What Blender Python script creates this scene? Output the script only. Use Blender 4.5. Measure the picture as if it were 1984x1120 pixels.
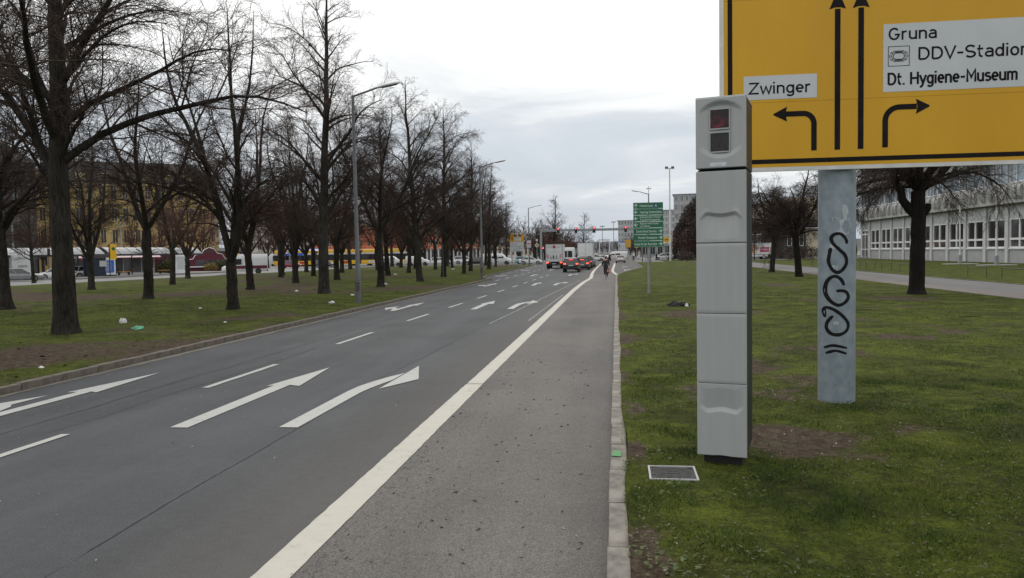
import bpy, bmesh, math, random
import numpy as np
from mathutils import Matrix, Vector
R = math.radians
for o in list(bpy.data.objects):
    bpy.data.objects.remove(o)
SC = bpy.context.scene
COL = SC.collection

# ------------------------------------------------------------------ camera
FPX, CU, CV, CAMH = 1490.0, 992.0, 560.0, 2.25        # photo pixels (1984 wide), metres
_Y = np.array([1192 - CU, 486 - CV, FPX]); _Y = _Y / np.linalg.norm(_Y)
_UP = np.cross(_Y, np.array([1, -0.017, 0.0])); _UP /= np.linalg.norm(_UP)
if _UP[1] > 0: _UP = -_UP
_X = np.cross(_Y, _UP)
if _X[0] < 0: _X = -_X
cam = bpy.data.cameras.new('camera')
cam.sensor_width = 36; cam.lens = 36 * FPX / 1984
cam.clip_start = 0.05; cam.clip_end = 8000
co = bpy.data.objects.new('camera', cam); COL.objects.link(co)
# rows: world axes expressed in camera coordinates (x right, y down, z forward)
W = np.array([_X, _Y, _UP])
M = Matrix(((W[0][0], -W[0][1], -W[0][2], 0), (W[1][0], -W[1][1], -W[1][2], 0), (W[2][0], -W[2][1], -W[2][2], CAMH), (0, 0, 0, 1)))
co.matrix_world = M
SC.camera = co

def ray(u, v):
    return W @ np.array([(u - CU) / FPX, (v - CV) / FPX, 1.0])
def gnd(u, v, z=0.0):
    r = ray(u, v); t = (z - CAMH) / r[2]; return (r[0] * t, r[1] * t)
def atY(u, v, y):
    r = ray(u, v); t = y / r[1]; return (r[0] * t, y, r[2] * t + CAMH)

# ------------------------------------------------------------------ sky, sun, exposure
SUN_EL, SUN_AZ = R(48), R(-25)        # azimuth from +Y towards +X
wd = bpy.data.worlds.new('World'); SC.world = wd; wd.use_nodes = True
nt = wd.node_tree; nt.nodes.clear()
N = nt.nodes.new; LK = nt.links.new
out = N('ShaderNodeOutputWorld'); bg = N('ShaderNodeBackground'); bgc = N('ShaderNodeBackground'); mixs = N('ShaderNodeMixShader')
sky = N('ShaderNodeTexSky'); sky.sky_type = 'NISHITA'; sky.sun_disc = False
sky.sun_elevation = SUN_EL; sky.sun_rotation = SUN_AZ
sky.air_density = 1.2; sky.dust_density = 3.0
bg.inputs[1].default_value = 0.10
LK(sky.outputs[0], bg.inputs[0])
tc = N('ShaderNodeTexCoord'); sep = N('ShaderNodeSeparateXYZ'); LK(tc.outputs['Generated'], sep.inputs[0])
def mth(op, a, b=None, c=None, nt=nt):
    n = nt.nodes.new('ShaderNodeMath'); n.operation = op
    for i, v in enumerate((a, b, c)):
        if v is None: continue
        if isinstance(v, (int, float)): n.inputs[i].default_value = v
        else: nt.links.new(v, n.inputs[i])
    return n.outputs[0]
zc = mth('MAXIMUM', sep.outputs[2], 0.0)
den = mth('ADD', zc, 0.22)
cx = mth('DIVIDE', sep.outputs[0], den); cy = mth('DIVIDE', sep.outputs[1], den)
cmb = N('ShaderNodeCombineXYZ'); LK(cx, cmb.inputs[0]); LK(cy, cmb.inputs[1])
def noise(vec, scale, detail=6, rough=0.55, dist=0.0, nt=nt):
    n = nt.nodes.new('ShaderNodeTexNoise'); n.inputs['Scale'].default_value = scale; n.inputs['Detail'].default_value = detail
    n.inputs['Roughness'].default_value = rough; n.inputs['Distortion'].default_value = dist
    if vec is not None: nt.links.new(vec, n.inputs['Vector'])
    return n.outputs['Fac']
def ramp(fac, stops, nt=nt, interp='LINEAR'):
    n = nt.nodes.new('ShaderNodeValToRGB'); n.color_ramp.interpolation = interp
    e = n.color_ramp.elements
    while len(e) < len(stops): e.new(0.5)
    for i, (p, c) in enumerate(stops):
        e[i].position = p; e[i].color = (c[0], c[1], c[2], 1) if not isinstance(c, (int, float)) else (c, c, c, 1)
    nt.links.new(fac, n.inputs[0]); return n.outputs[0]
mpx = N('ShaderNodeMapping'); mpx.inputs['Location'].default_value = (3.1, 0.4, 0); mpx.inputs['Scale'].default_value = (0.75, 1.0, 1)
LK(cmb.outputs[0], mpx.inputs[0])
n1 = noise(mpx.outputs[0], 1.5, 8, 0.56, 0.5)
n2 = noise(mpx.outputs[0], 0.45, 4, 0.5, 0.2)
# a high bright deck over a greyer layer low above the horizon: billows from two noises plus elevation
el = mth('MULTIPLY', mth('SMOOTH_MIN', zc, 0.5, 0.1), 2.6)
v = mth('ADD', mth('ADD', mth('MULTIPLY', mth('SUBTRACT', n1, 0.5), 1.15), mth('MULTIPLY', mth('SUBTRACT', n2, 0.5), 0.9)), mth('ADD', el, 0.0))
cl = ramp(v, [(0.0, (0.60, 0.66, 0.735)), (0.18, (0.66, 0.72, 0.79)), (0.30, (0.74, 0.785, 0.84)), (0.42, (0.95, 0.97, 0.985)), (0.52, (1.10, 1.10, 1.10)), (1.0, (1.18, 1.18, 1.17))])
LK(cl, bgc.inputs[0]); bgc.inputs[1].default_value = 1.0
mixs.inputs[0].default_value = 0.93
LK(bg.outputs[0], mixs.inputs[1]); LK(bgc.outputs[0], mixs.inputs[2]); LK(mixs.outputs[0], out.inputs[0])

sl = bpy.data.lights.new('sun', 'SUN'); sl.energy = 1.0; sl.angle = R(28); sl.color = (1.0, 0.96, 0.90)
so = bpy.data.objects.new('sun', sl); COL.objects.link(so)
sd = Vector((math.sin(SUN_AZ) * math.cos(SUN_EL), math.cos(SUN_AZ) * math.cos(SUN_EL), math.sin(SUN_EL)))
so.rotation_euler = sd.to_track_quat('Z', 'Y').to_euler(); so.location = (0, 0, 60)
SC.view_settings.view_transform = 'Standard'; SC.view_settings.look = 'None'
SC.view_settings.exposure = 0.0; SC.view_settings.gamma = 1.0
SC.view_settings.use_curve_mapping = False
try:
    SC.cycles.use_denoising = True
except Exception: pass

# ------------------------------------------------------------------ materials
MATS = {}
def mk(name, c1, c2=None, scale=4.0, rough=0.7, bump=0.0, bscale=None, metal=0.0, detail=5, emit=None, estr=0.0, spec=None, rnd=0.0, stretch=None, contrast=(0.35, 0.65), coat=0.0):
    """principled material; colour wanders between c1 and c2 with noise"""
    m = bpy.data.materials.new(name); m.use_nodes = True; t = m.node_tree; b = t.nodes['Principled BSDF']
    b.inputs['Roughness'].default_value = rough; b.inputs['Metallic'].default_value = metal
    if spec is not None: b.inputs['Specular IOR Level'].default_value = spec
    if coat: b.inputs['Coat Weight'].default_value = coat; b.inputs['Coat Roughness'].default_value = 0.08
    tcn = t.nodes.new('ShaderNodeTexCoord'); vec = tcn.outputs['Object']
    if stretch:
        mp = t.nodes.new('ShaderNodeMapping'); mp.inputs['Scale'].default_value = stretch; t.links.new(vec, mp.inputs[0]); vec = mp.outputs[0]
    colo = None
    if c2 is not None:
        f = noise(vec, scale, detail, 0.6, 0.0, t)
        colo = ramp(f, [(contrast[0], c1), (contrast[1], c2)], t)
    if rnd:
        oi = t.nodes.new('ShaderNodeObjectInfo'); hsv = t.nodes.new('ShaderNodeHueSaturation')
        if colo is not None: t.links.new(colo, hsv.inputs['Color'])
        else: hsv.inputs['Color'].default_value = (*c1, 1)
        t.links.new(mth('ADD', mth('MULTIPLY', oi.outputs['Random'], rnd * 2, nt=t), 1 - rnd, nt=t), hsv.inputs['Value'])
        colo = hsv.outputs[0]
    if colo is not None: t.links.new(colo, b.inputs['Base Color'])
    else: b.inputs['Base Color'].default_value = (*c1, 1)
    if bump:
        bn = t.nodes.new('ShaderNodeBump'); bn.inputs['Strength'].default_value = bump; bn.inputs['Distance'].default_value = 0.02
        t.links.new(noise(vec, bscale or scale * 4, 6, 0.6, 0.0, t), bn.inputs['Height']); t.links.new(bn.outputs[0], b.inputs['Normal'])
    if emit is not None:
        b.inputs['Emission Color'].default_value = (*emit, 1); b.inputs['Emission Strength'].default_value = estr
    MATS[name] = m
    return m

# asphalt: two ages of surface
def asphalt(name, a, b_, speck, warm=False, dust=False):
    m = bpy.data.materials.new(name); m.use_nodes = True; t = m.node_tree; b = t.nodes['Principled BSDF']
    tcn = t.nodes.new('ShaderNodeTexCoord'); v = tcn.outputs['Object']
    mp = t.nodes.new('ShaderNodeMapping'); mp.inputs['Scale'].default_value = (0.9, 0.06, 1); t.links.new(v, mp.inputs[0])
    big = noise(v, 0.35, 5, 0.6, 0.3, t); lane = noise(mp.outputs[0], 1.0, 4, 0.55, 0.0, t); fine = noise(v, 70, 3, 0.7, 0.0, t); mid = noise(v, 9, 6, 0.7, 0.4, t)
    f = mth('ADD', mth('MULTIPLY', big, 0.40, nt=t), mth('ADD', mth('MULTIPLY', lane, 0.50, nt=t), mth('MULTIPLY', mid, 0.25, nt=t), nt=t), nt=t)
    colo = ramp(f, [(0.42, a), (0.68, b_)], t)
    mx = t.nodes.new('ShaderNodeMix'); mx.data_type = 'RGBA'; mx.blend_type = 'MULTIPLY'; mx.inputs[0].default_value = 1.0
    t.links.new(colo, mx.inputs[6]); t.links.new(ramp(fine, [(0.3, speck * 0.8), (0.5, 1.0), (0.70, 1.65)], t), mx.inputs[7])
    if dust:
        sx = t.nodes.new('ShaderNodeSeparateXYZ'); t.links.new(v, sx.inputs[0])
        k = mth('MULTIPLY', mth('MINIMUM', mth('MAXIMUM', mth('MULTIPLY', mth('ADD', sx.outputs[0], 4.1, nt=t), 0.65, nt=t), 0.0, nt=t), 1.0, nt=t), mth('MULTIPLY', mth('ADD', mid, 0.2, nt=t), 0.75, nt=t), nt=t)
        md = t.nodes.new('ShaderNodeMix'); md.data_type = 'RGBA'; t.links.new(k, md.inputs[0]); t.links.new(mx.outputs[2], md.inputs[6]); md.inputs[7].default_value = (0.090, 0.081, 0.071, 1); mx = md
    if warm:
        # coarse dark aggregate where the surface has ravelled, worst beside the painted line
        sx = t.nodes.new('ShaderNodeSeparateXYZ'); t.links.new(v, sx.inputs[0])
        mq = t.nodes.new('ShaderNodeMapping'); mq.inputs['Scale'].default_value = (1.0, 0.45, 1); t.links.new(v, mq.inputs[0])
        rav = noise(mq.outputs[0], 34, 4, 0.65, 0.8, t); zone = noise(v, 0.8, 4, 0.6, 0.2, t)
        w = mth('ADD', mth('MULTIPLY', mth('ADD', sx.outputs[0], 1.3, nt=t), 0.075, nt=t), mth('MULTIPLY', mth('SUBTRACT', zone, 0.5, nt=t), -0.28, nt=t), nt=t)
        yk = mth('MINIMUM', mth('MAXIMUM', mth('MULTIPLY', mth('SUBTRACT', sx.outputs[1], 8.0, nt=t), 0.010, nt=t), 0.0, nt=t), 0.12, nt=t)
        th = mth('ADD', mth('ADD', w, yk, nt=t), 0.610, nt=t)
        dk = mth('MINIMUM', mth('MAXIMUM', mth('MULTIPLY', mth('SUBTRACT', rav, th, nt=t), 14.0, nt=t), 0.0, nt=t), 0.8, nt=t)
        mw = t.nodes.new('ShaderNodeMix'); mw.data_type = 'RGBA'; t.links.new(dk, mw.inputs[0]); t.links.new(mx.outputs[2], mw.inputs[6]); mw.inputs[7].default_value = (0.035, 0.034, 0.033, 1); mx = mw
    # pale grit
    vo = t.nodes.new('ShaderNodeTexVoronoi'); vo.inputs['Scale'].default_value = 16; t.links.new(v, vo.inputs['Vector'])
    g = mth('LESS_THAN', vo.outputs['Distance'], mth('MULTIPLY', mth('SUBTRACT', noise(v, 3.0, 3, 0.5, 0, t), 0.42, nt=t), 0.30, nt=t), nt=t)
    m2 = t.nodes.new('ShaderNodeMix'); m2.data_type = 'RGBA'; t.links.new(mth('MULTIPLY', g, 0.35, nt=t), m2.inputs[0]); t.links.new(mx.outputs[2], m2.inputs[6]); m2.inputs[7].default_value = (0.25, 0.24, 0.22, 1)
    t.links.new(m2.outputs[2], b.inputs['Base Color'])
    b.inputs['Roughness'].default_value = 0.78; b.inputs['Specular IOR Level'].default_value = 0.35
    bn = t.nodes.new('ShaderNodeBump'); bn.inputs['Strength'].default_value = 0.5; bn.inputs['Distance'].default_value = 0.006
    t.links.new(fine, bn.inputs['Height']); t.links.new(bn.outputs[0], b.inputs['Normal'])
    MATS[name] = m; return m
asphalt('asphalt', (0.030, 0.0325, 0.036), (0.066, 0.070, 0.075), 0.50, False, True)
asphalt('asphalt_lane', (0.070, 0.066, 0.061), (0.128, 0.119, 0.110), 0.50, True)
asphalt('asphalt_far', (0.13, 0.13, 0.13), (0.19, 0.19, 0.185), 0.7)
asphalt('asphalt_path', (0.085, 0.084, 0.083), (0.135, 0.132, 0.128), 0.7)

def ground_mat(name, bare_cols, green_cols):
    """lawn soil: vertex attribute 'bare' says where the turf is worn; noises give moss, leaf mould, earth"""
    m = bpy.data.materials.new(name); m.use_nodes = True; t = m.node_tree; b = t.nodes['Principled BSDF']
    tcn = t.nodes.new('ShaderNodeTexCoord'); v = tcn.outputs['Object']
    at = t.nodes.new('ShaderNodeAttribute'); at.attribute_name = 'bare'
    n1 = noise(v, 6, 8, 0.72, 0.6, t); n2 = noise(v, 30, 6, 0.8, 0.3, t); n3 = noise(v, 0.9, 5, 0.62, 0.5, t)
    gcol = ramp(mth('ADD', mth('MULTIPLY', n1, 0.5, nt=t), mth('MULTIPLY', n3, 0.5, nt=t), nt=t), [(0.40, green_cols[0]), (0.50, green_cols[1]), (0.60, green_cols[2])], t)
    bcol = ramp(n1, [(0.32, bare_cols[0]), (0.5, bare_cols[1]), (0.68, bare_cols[2])], t)
    mx = t.nodes.new('ShaderNodeMix'); mx.data_type = 'RGBA'
    fac = mth('ADD', at.outputs['Fac'], mth('MULTIPLY', mth('SUBTRACT', n1, 0.5, nt=t), 1.3, nt=t), nt=t)
    t.links.new(ramp(fac, [(0.38, 0.0), (0.62, 1.0)], t), mx.inputs[0]); t.links.new(gcol, mx.inputs[6]); t.links.new(bcol, mx.inputs[7])
    mm = t.nodes.new('ShaderNodeMix'); mm.data_type = 'RGBA'; mm.blend_type = 'MULTIPLY'; mm.inputs[0].default_value = 1
    t.links.new(mx.outputs[2], mm.inputs[6]); t.links.new(ramp(n2, [(0.32, 0.40), (0.68, 1.65)], t), mm.inputs[7])
    t.links.new(mm.outputs[2], b.inputs['Base Color']); b.inputs['Roughness'].default_value = 0.95; b.inputs['Specular IOR Level'].default_value = 0.1
    bn = t.nodes.new('ShaderNodeBump'); bn.inputs['Strength'].default_value = 0.9; bn.inputs['Distance'].default_value = 0.04
    t.links.new(mth('ADD', n1, mth('MULTIPLY', n2, 0.5, nt=t), nt=t), bn.inputs['Height']); t.links.new(bn.outputs[0], b.inputs['Normal'])
    MATS[name] = m; return m
ground_mat('lawn', [(0.034, 0.025, 0.017), (0.066, 0.049, 0.034), (0.115, 0.088, 0.064)], [(0.027, 0.031, 0.008), (0.052, 0.064, 0.010), (0.090, 0.108, 0.013)])
def blade_mat():
    m = bpy.data.materials.new('grass'); m.use_nodes = True; t = m.node_tree; b = t.nodes['Principled BSDF']
    at = t.nodes.new('ShaderNodeAttribute'); at.attribute_name = 'tone'
    tcn = t.nodes.new('ShaderNodeTexCoord')
    n1 = noise(tcn.outputs['Object'], 1.1, 5, 0.65, 0.4, t)
    f = mth('ADD', mth('MULTIPLY', at.outputs['Fac'], 0.55, nt=t), mth('MULTIPLY', mth('SUBTRACT', n1, 0.36, nt=t), 1.9, nt=t), nt=t)
    t.links.new(ramp(f, [(0.05, (0.017, 0.040, 0.006)), (0.36, (0.046, 0.077, 0.008)), (0.62, (0.098, 0.125, 0.013)), (0.90, (0.105, 0.088, 0.030))], t), b.inputs['Base Color'])
    b.inputs['Roughness'].default_value = 0.65; b.inputs['Specular IOR Level'].default_value = 0.25
    MATS['grass'] = m
blade_mat()
def bark_mat(name, a, b_, rnd=0.25, bump=0.8):
    m = bpy.data.materials.new(name); m.use_nodes = True; t = m.node_tree; b = t.nodes['Principled BSDF']
    tcn = t.nodes.new('ShaderNodeTexCoord'); mp = t.nodes.new('ShaderNodeMapping'); mp.inputs['Scale'].default_value = (13, 13, 1.3); t.links.new(tcn.outputs['Object'], mp.inputs[0])
    n1 = noise(mp.outputs[0], 2.2, 7, 0.7, 0.6, t); n2 = noise(tcn.outputs['Object'], 1.1, 4, 0.6, 0, t)
    f = mth('ADD', mth('MULTIPLY', n1, 0.7, nt=t), mth('MULTIPLY', n2, 0.3, nt=t), nt=t)
    oi = t.nodes.new('ShaderNodeObjectInfo'); hsv = t.nodes.new('ShaderNodeHueSaturation')
    t.links.new(ramp(f, [(0.40, a), (0.62, b_)], t), hsv.inputs['Color'])
    t.links.new(mth('ADD', mth('MULTIPLY', oi.outputs['Random'], rnd * 2, nt=t), 1 - rnd, nt=t), hsv.inputs['Value'])
    t.links.new(hsv.outputs[0], b.inputs['Base Color']); b.inputs['Roughness'].default_value = 0.9; b.inputs['Specular IOR Level'].default_value = 0.15
    if bump:
        bn = t.nodes.new('ShaderNodeBump'); bn.inputs['Strength'].default_value = 1.0; bn.inputs['Distance'].default_value = 0.07
        t.links.new(n1, bn.inputs['Height']); t.links.new(bn.outputs[0], b.inputs['Normal'])
    MATS[name] = m
bark_mat('bark', (0.011, 0.0095, 0.008), (0.066, 0.059, 0.048))
bark_mat('bark_dark', (0.012, 0.010, 0.009), (0.036, 0.031, 0.026))
bark_mat('twig', (0.040, 0.029, 0.024), (0.085, 0.062, 0.052), 0.3, 0)
bark_mat('twig_red', (0.080, 0.040, 0.032), (0.150, 0.080, 0.064), 0.35, 0)
bark_mat('twig_grey', (0.075, 0.065, 0.06), (0.12, 0.105, 0.095), 0.3, 0)

def paint_mat(name, c, dirt, thr=(0.56, 0.74)):
    m = bpy.data.materials.new(name); m.use_nodes = True; t = m.node_tree; b = t.nodes['Principled BSDF']
    v = t.nodes.new('ShaderNodeTexCoord').outputs['Object']
    n1 = noise(v, 6, 8, 0.75, 0.5, t); n2 = noise(v, 60, 4, 0.8, 0, t); n3 = noise(v, 0.8, 3, 0.5, 0, t)
    f = mth('ADD', mth('MULTIPLY', n1, 0.5, nt=t), mth('ADD', mth('MULTIPLY', n2, 0.3, nt=t), mth('MULTIPLY', n3, 0.2, nt=t), nt=t), nt=t)
    t.links.new(ramp(f, [(thr[0] - 0.2, c), (thr[0], tuple(x * 0.9 for x in c)), (thr[1], dirt)], t), b.inputs['Base Color'])
    b.inputs['Roughness'].default_value = 0.7
    MATS[name] = m
paint_mat('road_paint', (0.43, 0.43, 0.41), (0.12, 0.12, 0.117), (0.54, 0.70))
paint_mat('edge_paint', (0.49, 0.47, 0.41), (0.15, 0.14, 0.128), (0.54, 0.70))
paint_mat('old_paint', (0.26, 0.26, 0.25), (0.10, 0.10, 0.10), (0.50, 0.62))
mk('kerb_left', (0.085, 0.070, 0.055), (0.17, 0.15, 0.125), 5, 0.92, 0.6, 40)
mk('kerb_right', (0.13, 0.12, 0.105), (0.27, 0.25, 0.215), 5, 0.9, 0.5, 45)
mk('kerb_side', (0.10, 0.085, 0.07), (0.16, 0.14, 0.12), 6, 0.92, 0.6, 40)
mk('gutter_dust', (0.13, 0.115, 0.095), (0.21, 0.19, 0.165), 3, 0.95, 0.3, 50)
mk('crack', (0.030, 0.030, 0.031), (0.075, 0.076, 0.078), 6, 0.9)
mk('patch_dark', (0.055, 0.053, 0.050), (0.13, 0.122, 0.113), 10, 0.85, 0.4, 90, contrast=(0.30, 0.62))
mk('pavers', (0.12, 0.103, 0.095), (0.175, 0.152, 0.14), 3, 0.9, 0.3, 30)
mk('concrete', (0.30, 0.30, 0.29), (0.40, 0.40, 0.385), 2, 0.85, 0.15, 20)
mk('plaza', (0.20, 0.195, 0.185), (0.27, 0.265, 0.25), 0.5, 0.9)
mk('terrain', (0.055, 0.062, 0.045), (0.085, 0.085, 0.07), 0.02, 0.95)
mk('hill', (0.055, 0.062, 0.072), (0.075, 0.082, 0.092), 0.05, 1.0)
mk('green_spray', (0.05, 0.34, 0.11), (0.16, 0.24, 0.14), 30, 0.9)
# metals, plastics, paint
mk('pillar_grey', (0.325, 0.343, 0.342), (0.352, 0.368, 0.366), 3.0, 0.50, 0.02, 60, spec=0.35, stretch=(5, 5, 0.5), contrast=(0.28, 0.60), detail=8)
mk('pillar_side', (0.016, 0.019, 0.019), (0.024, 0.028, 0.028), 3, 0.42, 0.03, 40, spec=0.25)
mk('pillar_gap', (0.008, 0.008, 0.008), None, 1, 0.7)
mk('lens_glass', (0.008, 0.008, 0.009), (0.030, 0.028, 0.029), 40, 0.12, spec=0.3)
mk('lens_red', (0.010, 0.005, 0.006), (0.16, 0.008, 0.025), 16, 0.14, spec=0.3, contrast=(0.46, 0.68))
mk('sticker', (0.62, 0.64, 0.66), (0.45, 0.48, 0.56), 50, 0.6)
mk('galv', (0.17, 0.215, 0.245), (0.30, 0.345, 0.375), 8, 0.50, 0.04, 60, metal=0.30, detail=5, contrast=(0.25, 0.78), stretch=(1, 1, 0.8))
mk('galv_far', (0.22, 0.235, 0.245), (0.33, 0.345, 0.35), 5, 0.55, metal=0.3)
mk('lamp_grey', (0.085, 0.088, 0.095), (0.125, 0.128, 0.135), 1.5, 0.6, metal=0.1)
mk('lamp_dark', (0.055, 0.055, 0.055), (0.085, 0.085, 0.085), 3, 0.6)
mk('pole_white', (0.55, 0.55, 0.54), (0.68, 0.68, 0.67), 2, 0.6)
mk('scrape', (0.33, 0.37, 0.39), (0.43, 0.46, 0.47), 18, 0.65)
mk('spray_black', (0.006, 0.006, 0.007), (0.012, 0.012, 0.014), 30, 0.6, spec=0.15)
mk('sign_yellow', (0.52, 0.272, 0.002), (0.62, 0.342, 0.004), 0.8, 0.34, 0.0, spec=0.35, stretch=(1, 1, 0.35), contrast=(0.25, 0.75))
mk('sign_white', (0.45, 0.48, 0.50), (0.51, 0.535, 0.55), 1.3, 0.45)
mk('sign_black', (0.007, 0.006, 0.006), (0.012, 0.010, 0.010), 5, 0.6, spec=0.12)
mk('sign_rim', (0.62, 0.62, 0.60), (0.50, 0.51, 0.50), 4, 0.5)
mk('sign_back', (0.25, 0.26, 0.27), (0.32, 0.33, 0.33), 2, 0.5, metal=0.4)
mk('hotel_green', (0.006, 0.105, 0.052), (0.010, 0.135, 0.070), 2, 0.45)
mk('hotel_text', (0.50, 0.62, 0.55), None, 1, 0.6)
mk('sign_blue', (0.02, 0.035, 0.17), (0.03, 0.05, 0.21), 3, 0.5)
mk('iron', (0.030, 0.030, 0.030), (0.070, 0.068, 0.065), 14, 0.7, 0.3, 60, spec=0.25)
mk('rail_metal', (0.045, 0.048, 0.045), (0.08, 0.08, 0.075), 4, 0.6)
mk('black', (0.012, 0.012, 0.013), None, 1, 0.6)
mk('rubber', (0.014, 0.014, 0.015), (0.028, 0.027, 0.026), 8, 0.85)
mk('rim', (0.32, 0.33, 0.34), (0.22, 0.22, 0.23), 12, 0.35, metal=0.6)
mk('glass_dark', (0.010, 0.012, 0.014), (0.018, 0.02, 0.022), 2, 0.05, spec=0.9)
mk('glass_mid', (0.05, 0.055, 0.06), (0.10, 0.105, 0.11), 0.8, 0.10, spec=0.8)
mk('car_white', (0.62, 0.63, 0.64), (0.68, 0.69, 0.69), 2, 0.30, coat=0.6)
mk('car_cream', (0.60, 0.52, 0.50), (0.66, 0.58, 0.56), 2, 0.30, coat=0.6)
mk('car_black', (0.016, 0.016, 0.018), (0.024, 0.023, 0.024), 3, 0.25, coat=0.8)
mk('car_brown', (0.035, 0.026, 0.024), (0.045, 0.036, 0.034), 3, 0.25, coat=0.8)
mk('car_red', (0.16, 0.012, 0.028), (0.20, 0.018, 0.036), 3, 0.28, coat=0.8)
mk('car_maroon', (0.10, 0.012, 0.026), (0.13, 0.018, 0.034), 3, 0.4)
mk('car_grey', (0.19, 0.195, 0.20), (0.24, 0.245, 0.25), 3, 0.3, metal=0.3, coat=0.6)
mk('car_blue', (0.018, 0.026, 0.06), (0.026, 0.036, 0.08), 3, 0.28, coat=0.7)
mk('car_teal', (0.20, 0.42, 0.47), (0.24, 0.47, 0.52), 3, 0.3, coat=0.7)
mk('bumper', (0.022, 0.022, 0.022), (0.035, 0.035, 0.035), 4, 0.65)
mk('tram_yellow', (0.68, 0.38, 0.012), (0.74, 0.43, 0.02), 1, 0.4)
mk('brake_on', (0.5, 0.02, 0.02), None, 1, 0.4, emit=(1.0, 0.10, 0.05), estr=3.0)
mk('tail_off', (0.20, 0.012, 0.012), None, 1, 0.25)
mk('head_off', (0.55, 0.56, 0.56), None, 1, 0.15)
mk('red_on', (0.4, 0.02, 0.02), None, 1, 0.4, emit=(1.0, 0.07, 0.07), estr=5.0)
mk('signal_off', (0.02, 0.02, 0.02), None, 1, 0.4)
mk('truck_grey', (0.33, 0.34, 0.34), (0.42, 0.43, 0.43), 2, 0.55)
mk('truck_panel', (0.55, 0.56, 0.57), (0.63, 0.64, 0.64), 1.2, 0.5)
mk('warn_red', (0.45, 0.03, 0.04), None, 1, 0.5)
mk('warn_orange', (0.65, 0.16, 0.02), None, 1, 0.5)
mk('poster_blue', (0.03, 0.09, 0.38), (0.05, 0.16, 0.50), 2, 0.4)
mk('poster_pink', (0.45, 0.05, 0.12), (0.55, 0.10, 0.18), 2, 0.5)
mk('poster_face', (0.62, 0.22, 0.07), (0.70, 0.48, 0.36), 1.4, 0.5)
mk('shelter_dark', (0.022, 0.026, 0.030), (0.04, 0.043, 0.045), 2, 0.5)
mk('shelter_roof', (0.19, 0.20, 0.21), (0.29, 0.30, 0.31), 1, 0.45, spec=0.3)
mk('bench_orange', (0.52, 0.20, 0.02), None, 1, 0.5)
mk('navy', (0.010, 0.016, 0.030), (0.018, 0.026, 0.045), 2, 0.5)
mk('cloth_black', (0.012, 0.013, 0.014), (0.024, 0.025, 0.026), 8, 0.9)
mk('cloth_dark', (0.018, 0.020, 0.022), (0.03, 0.032, 0.034), 6, 0.9)
mk('cloth_red', (0.36, 0.02, 0.025), (0.22, 0.012, 0.02), 9, 0.8)
mk('cloth_white', (0.58, 0.58, 0.57), None, 1, 0.85)
mk('skin', (0.42, 0.24, 0.17), None, 1, 0.6)
mk('hair', (0.035, 0.025, 0.02), None, 1, 0.8)
mk('bike_paint', (0.02, 0.022, 0.025), None, 1, 0.4)
mk('litter_white', (0.62, 0.62, 0.62), (0.72, 0.72, 0.72), 9, 0.6)
mk('litter_green', (0.08, 0.36, 0.20), (0.16, 0.48, 0.30), 12, 0.4)
mk('soil', (0.030, 0.023, 0.016), (0.085, 0.065, 0.046), 14, 0.95, 0.8, 50)
mk('leaf_litter', (0.060, 0.032, 0.018), (0.14, 0.075, 0.04), 3, 0.9, rnd=0.3)
mk('straw', (0.11, 0.095, 0.045), (0.17, 0.14, 0.075), 3, 0.9)
mk('stone_bit', (0.20, 0.18, 0.16), (0.42, 0.40, 0.37), 2, 0.9)
# masonry
mk('panel_grey', (0.28, 0.285, 0.29), (0.36, 0.365, 0.37), 0.35, 0.75, 0.1, 12)
mk('panel_light', (0.47, 0.485, 0.49), (0.55, 0.56, 0.565), 0.3, 0.6)
mk('fascia', (0.29, 0.29, 0.285), (0.38, 0.38, 0.37), 0.4, 0.8, 0.3, 14)
mk('frame_white', (0.66, 0.68, 0.69), (0.74, 0.75, 0.755), 1, 0.5)
mk('pane_dark', (0.022, 0.023, 0.024), (0.060, 0.056, 0.054), 0.35, 0.07, spec=0.8)
mk('pane_blue', (0.20, 0.26, 0.31), (0.31, 0.37, 0.41), 0.2, 0.12, spec=0.8)
mk('sandstone', (0.42, 0.30, 0.11), (0.56, 0.41, 0.17), 0.25, 0.9)
mk('sandstone_trim', (0.44, 0.36, 0.20), (0.52, 0.43, 0.26), 0.5, 0.9)
mk('roof_dark', (0.055, 0.05, 0.047), (0.085, 0.075, 0.07), 0.5, 0.85)
mk('plaster_red', (0.60, 0.14, 0.065), (0.66, 0.18, 0.09), 0.3, 0.9)
mk('plaster_cream', (0.50, 0.43, 0.32), (0.57, 0.50, 0.38), 0.4, 0.9)
mk('plaster_white', (0.50, 0.49, 0.47), (0.58, 0.57, 0.55), 0.3, 0.9)
mk('slab_grey', (0.33, 0.34, 0.345), (0.41, 0.415, 0.42), 0.15, 0.9)
mk('roof_metal', (0.20, 0.205, 0.21), (0.27, 0.275, 0.28), 0.4, 0.6)
mk('copper_leaf', (0.030, 0.020, 0.018), (0.070, 0.046, 0.040), 1.3, 0.8, rnd=0.25)
mk('evergreen', (0.014, 0.022, 0.012), (0.030, 0.042, 0.020), 1.3, 0.8, rnd=0.25)
mk('shrub_leaf', (0.030, 0.050, 0.014), (0.080, 0.095, 0.03), 2, 0.8, rnd=0.25)
mk('shrub_ochre', (0.16, 0.11, 0.03), (0.24, 0.17, 0.05), 2, 0.8)

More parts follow.
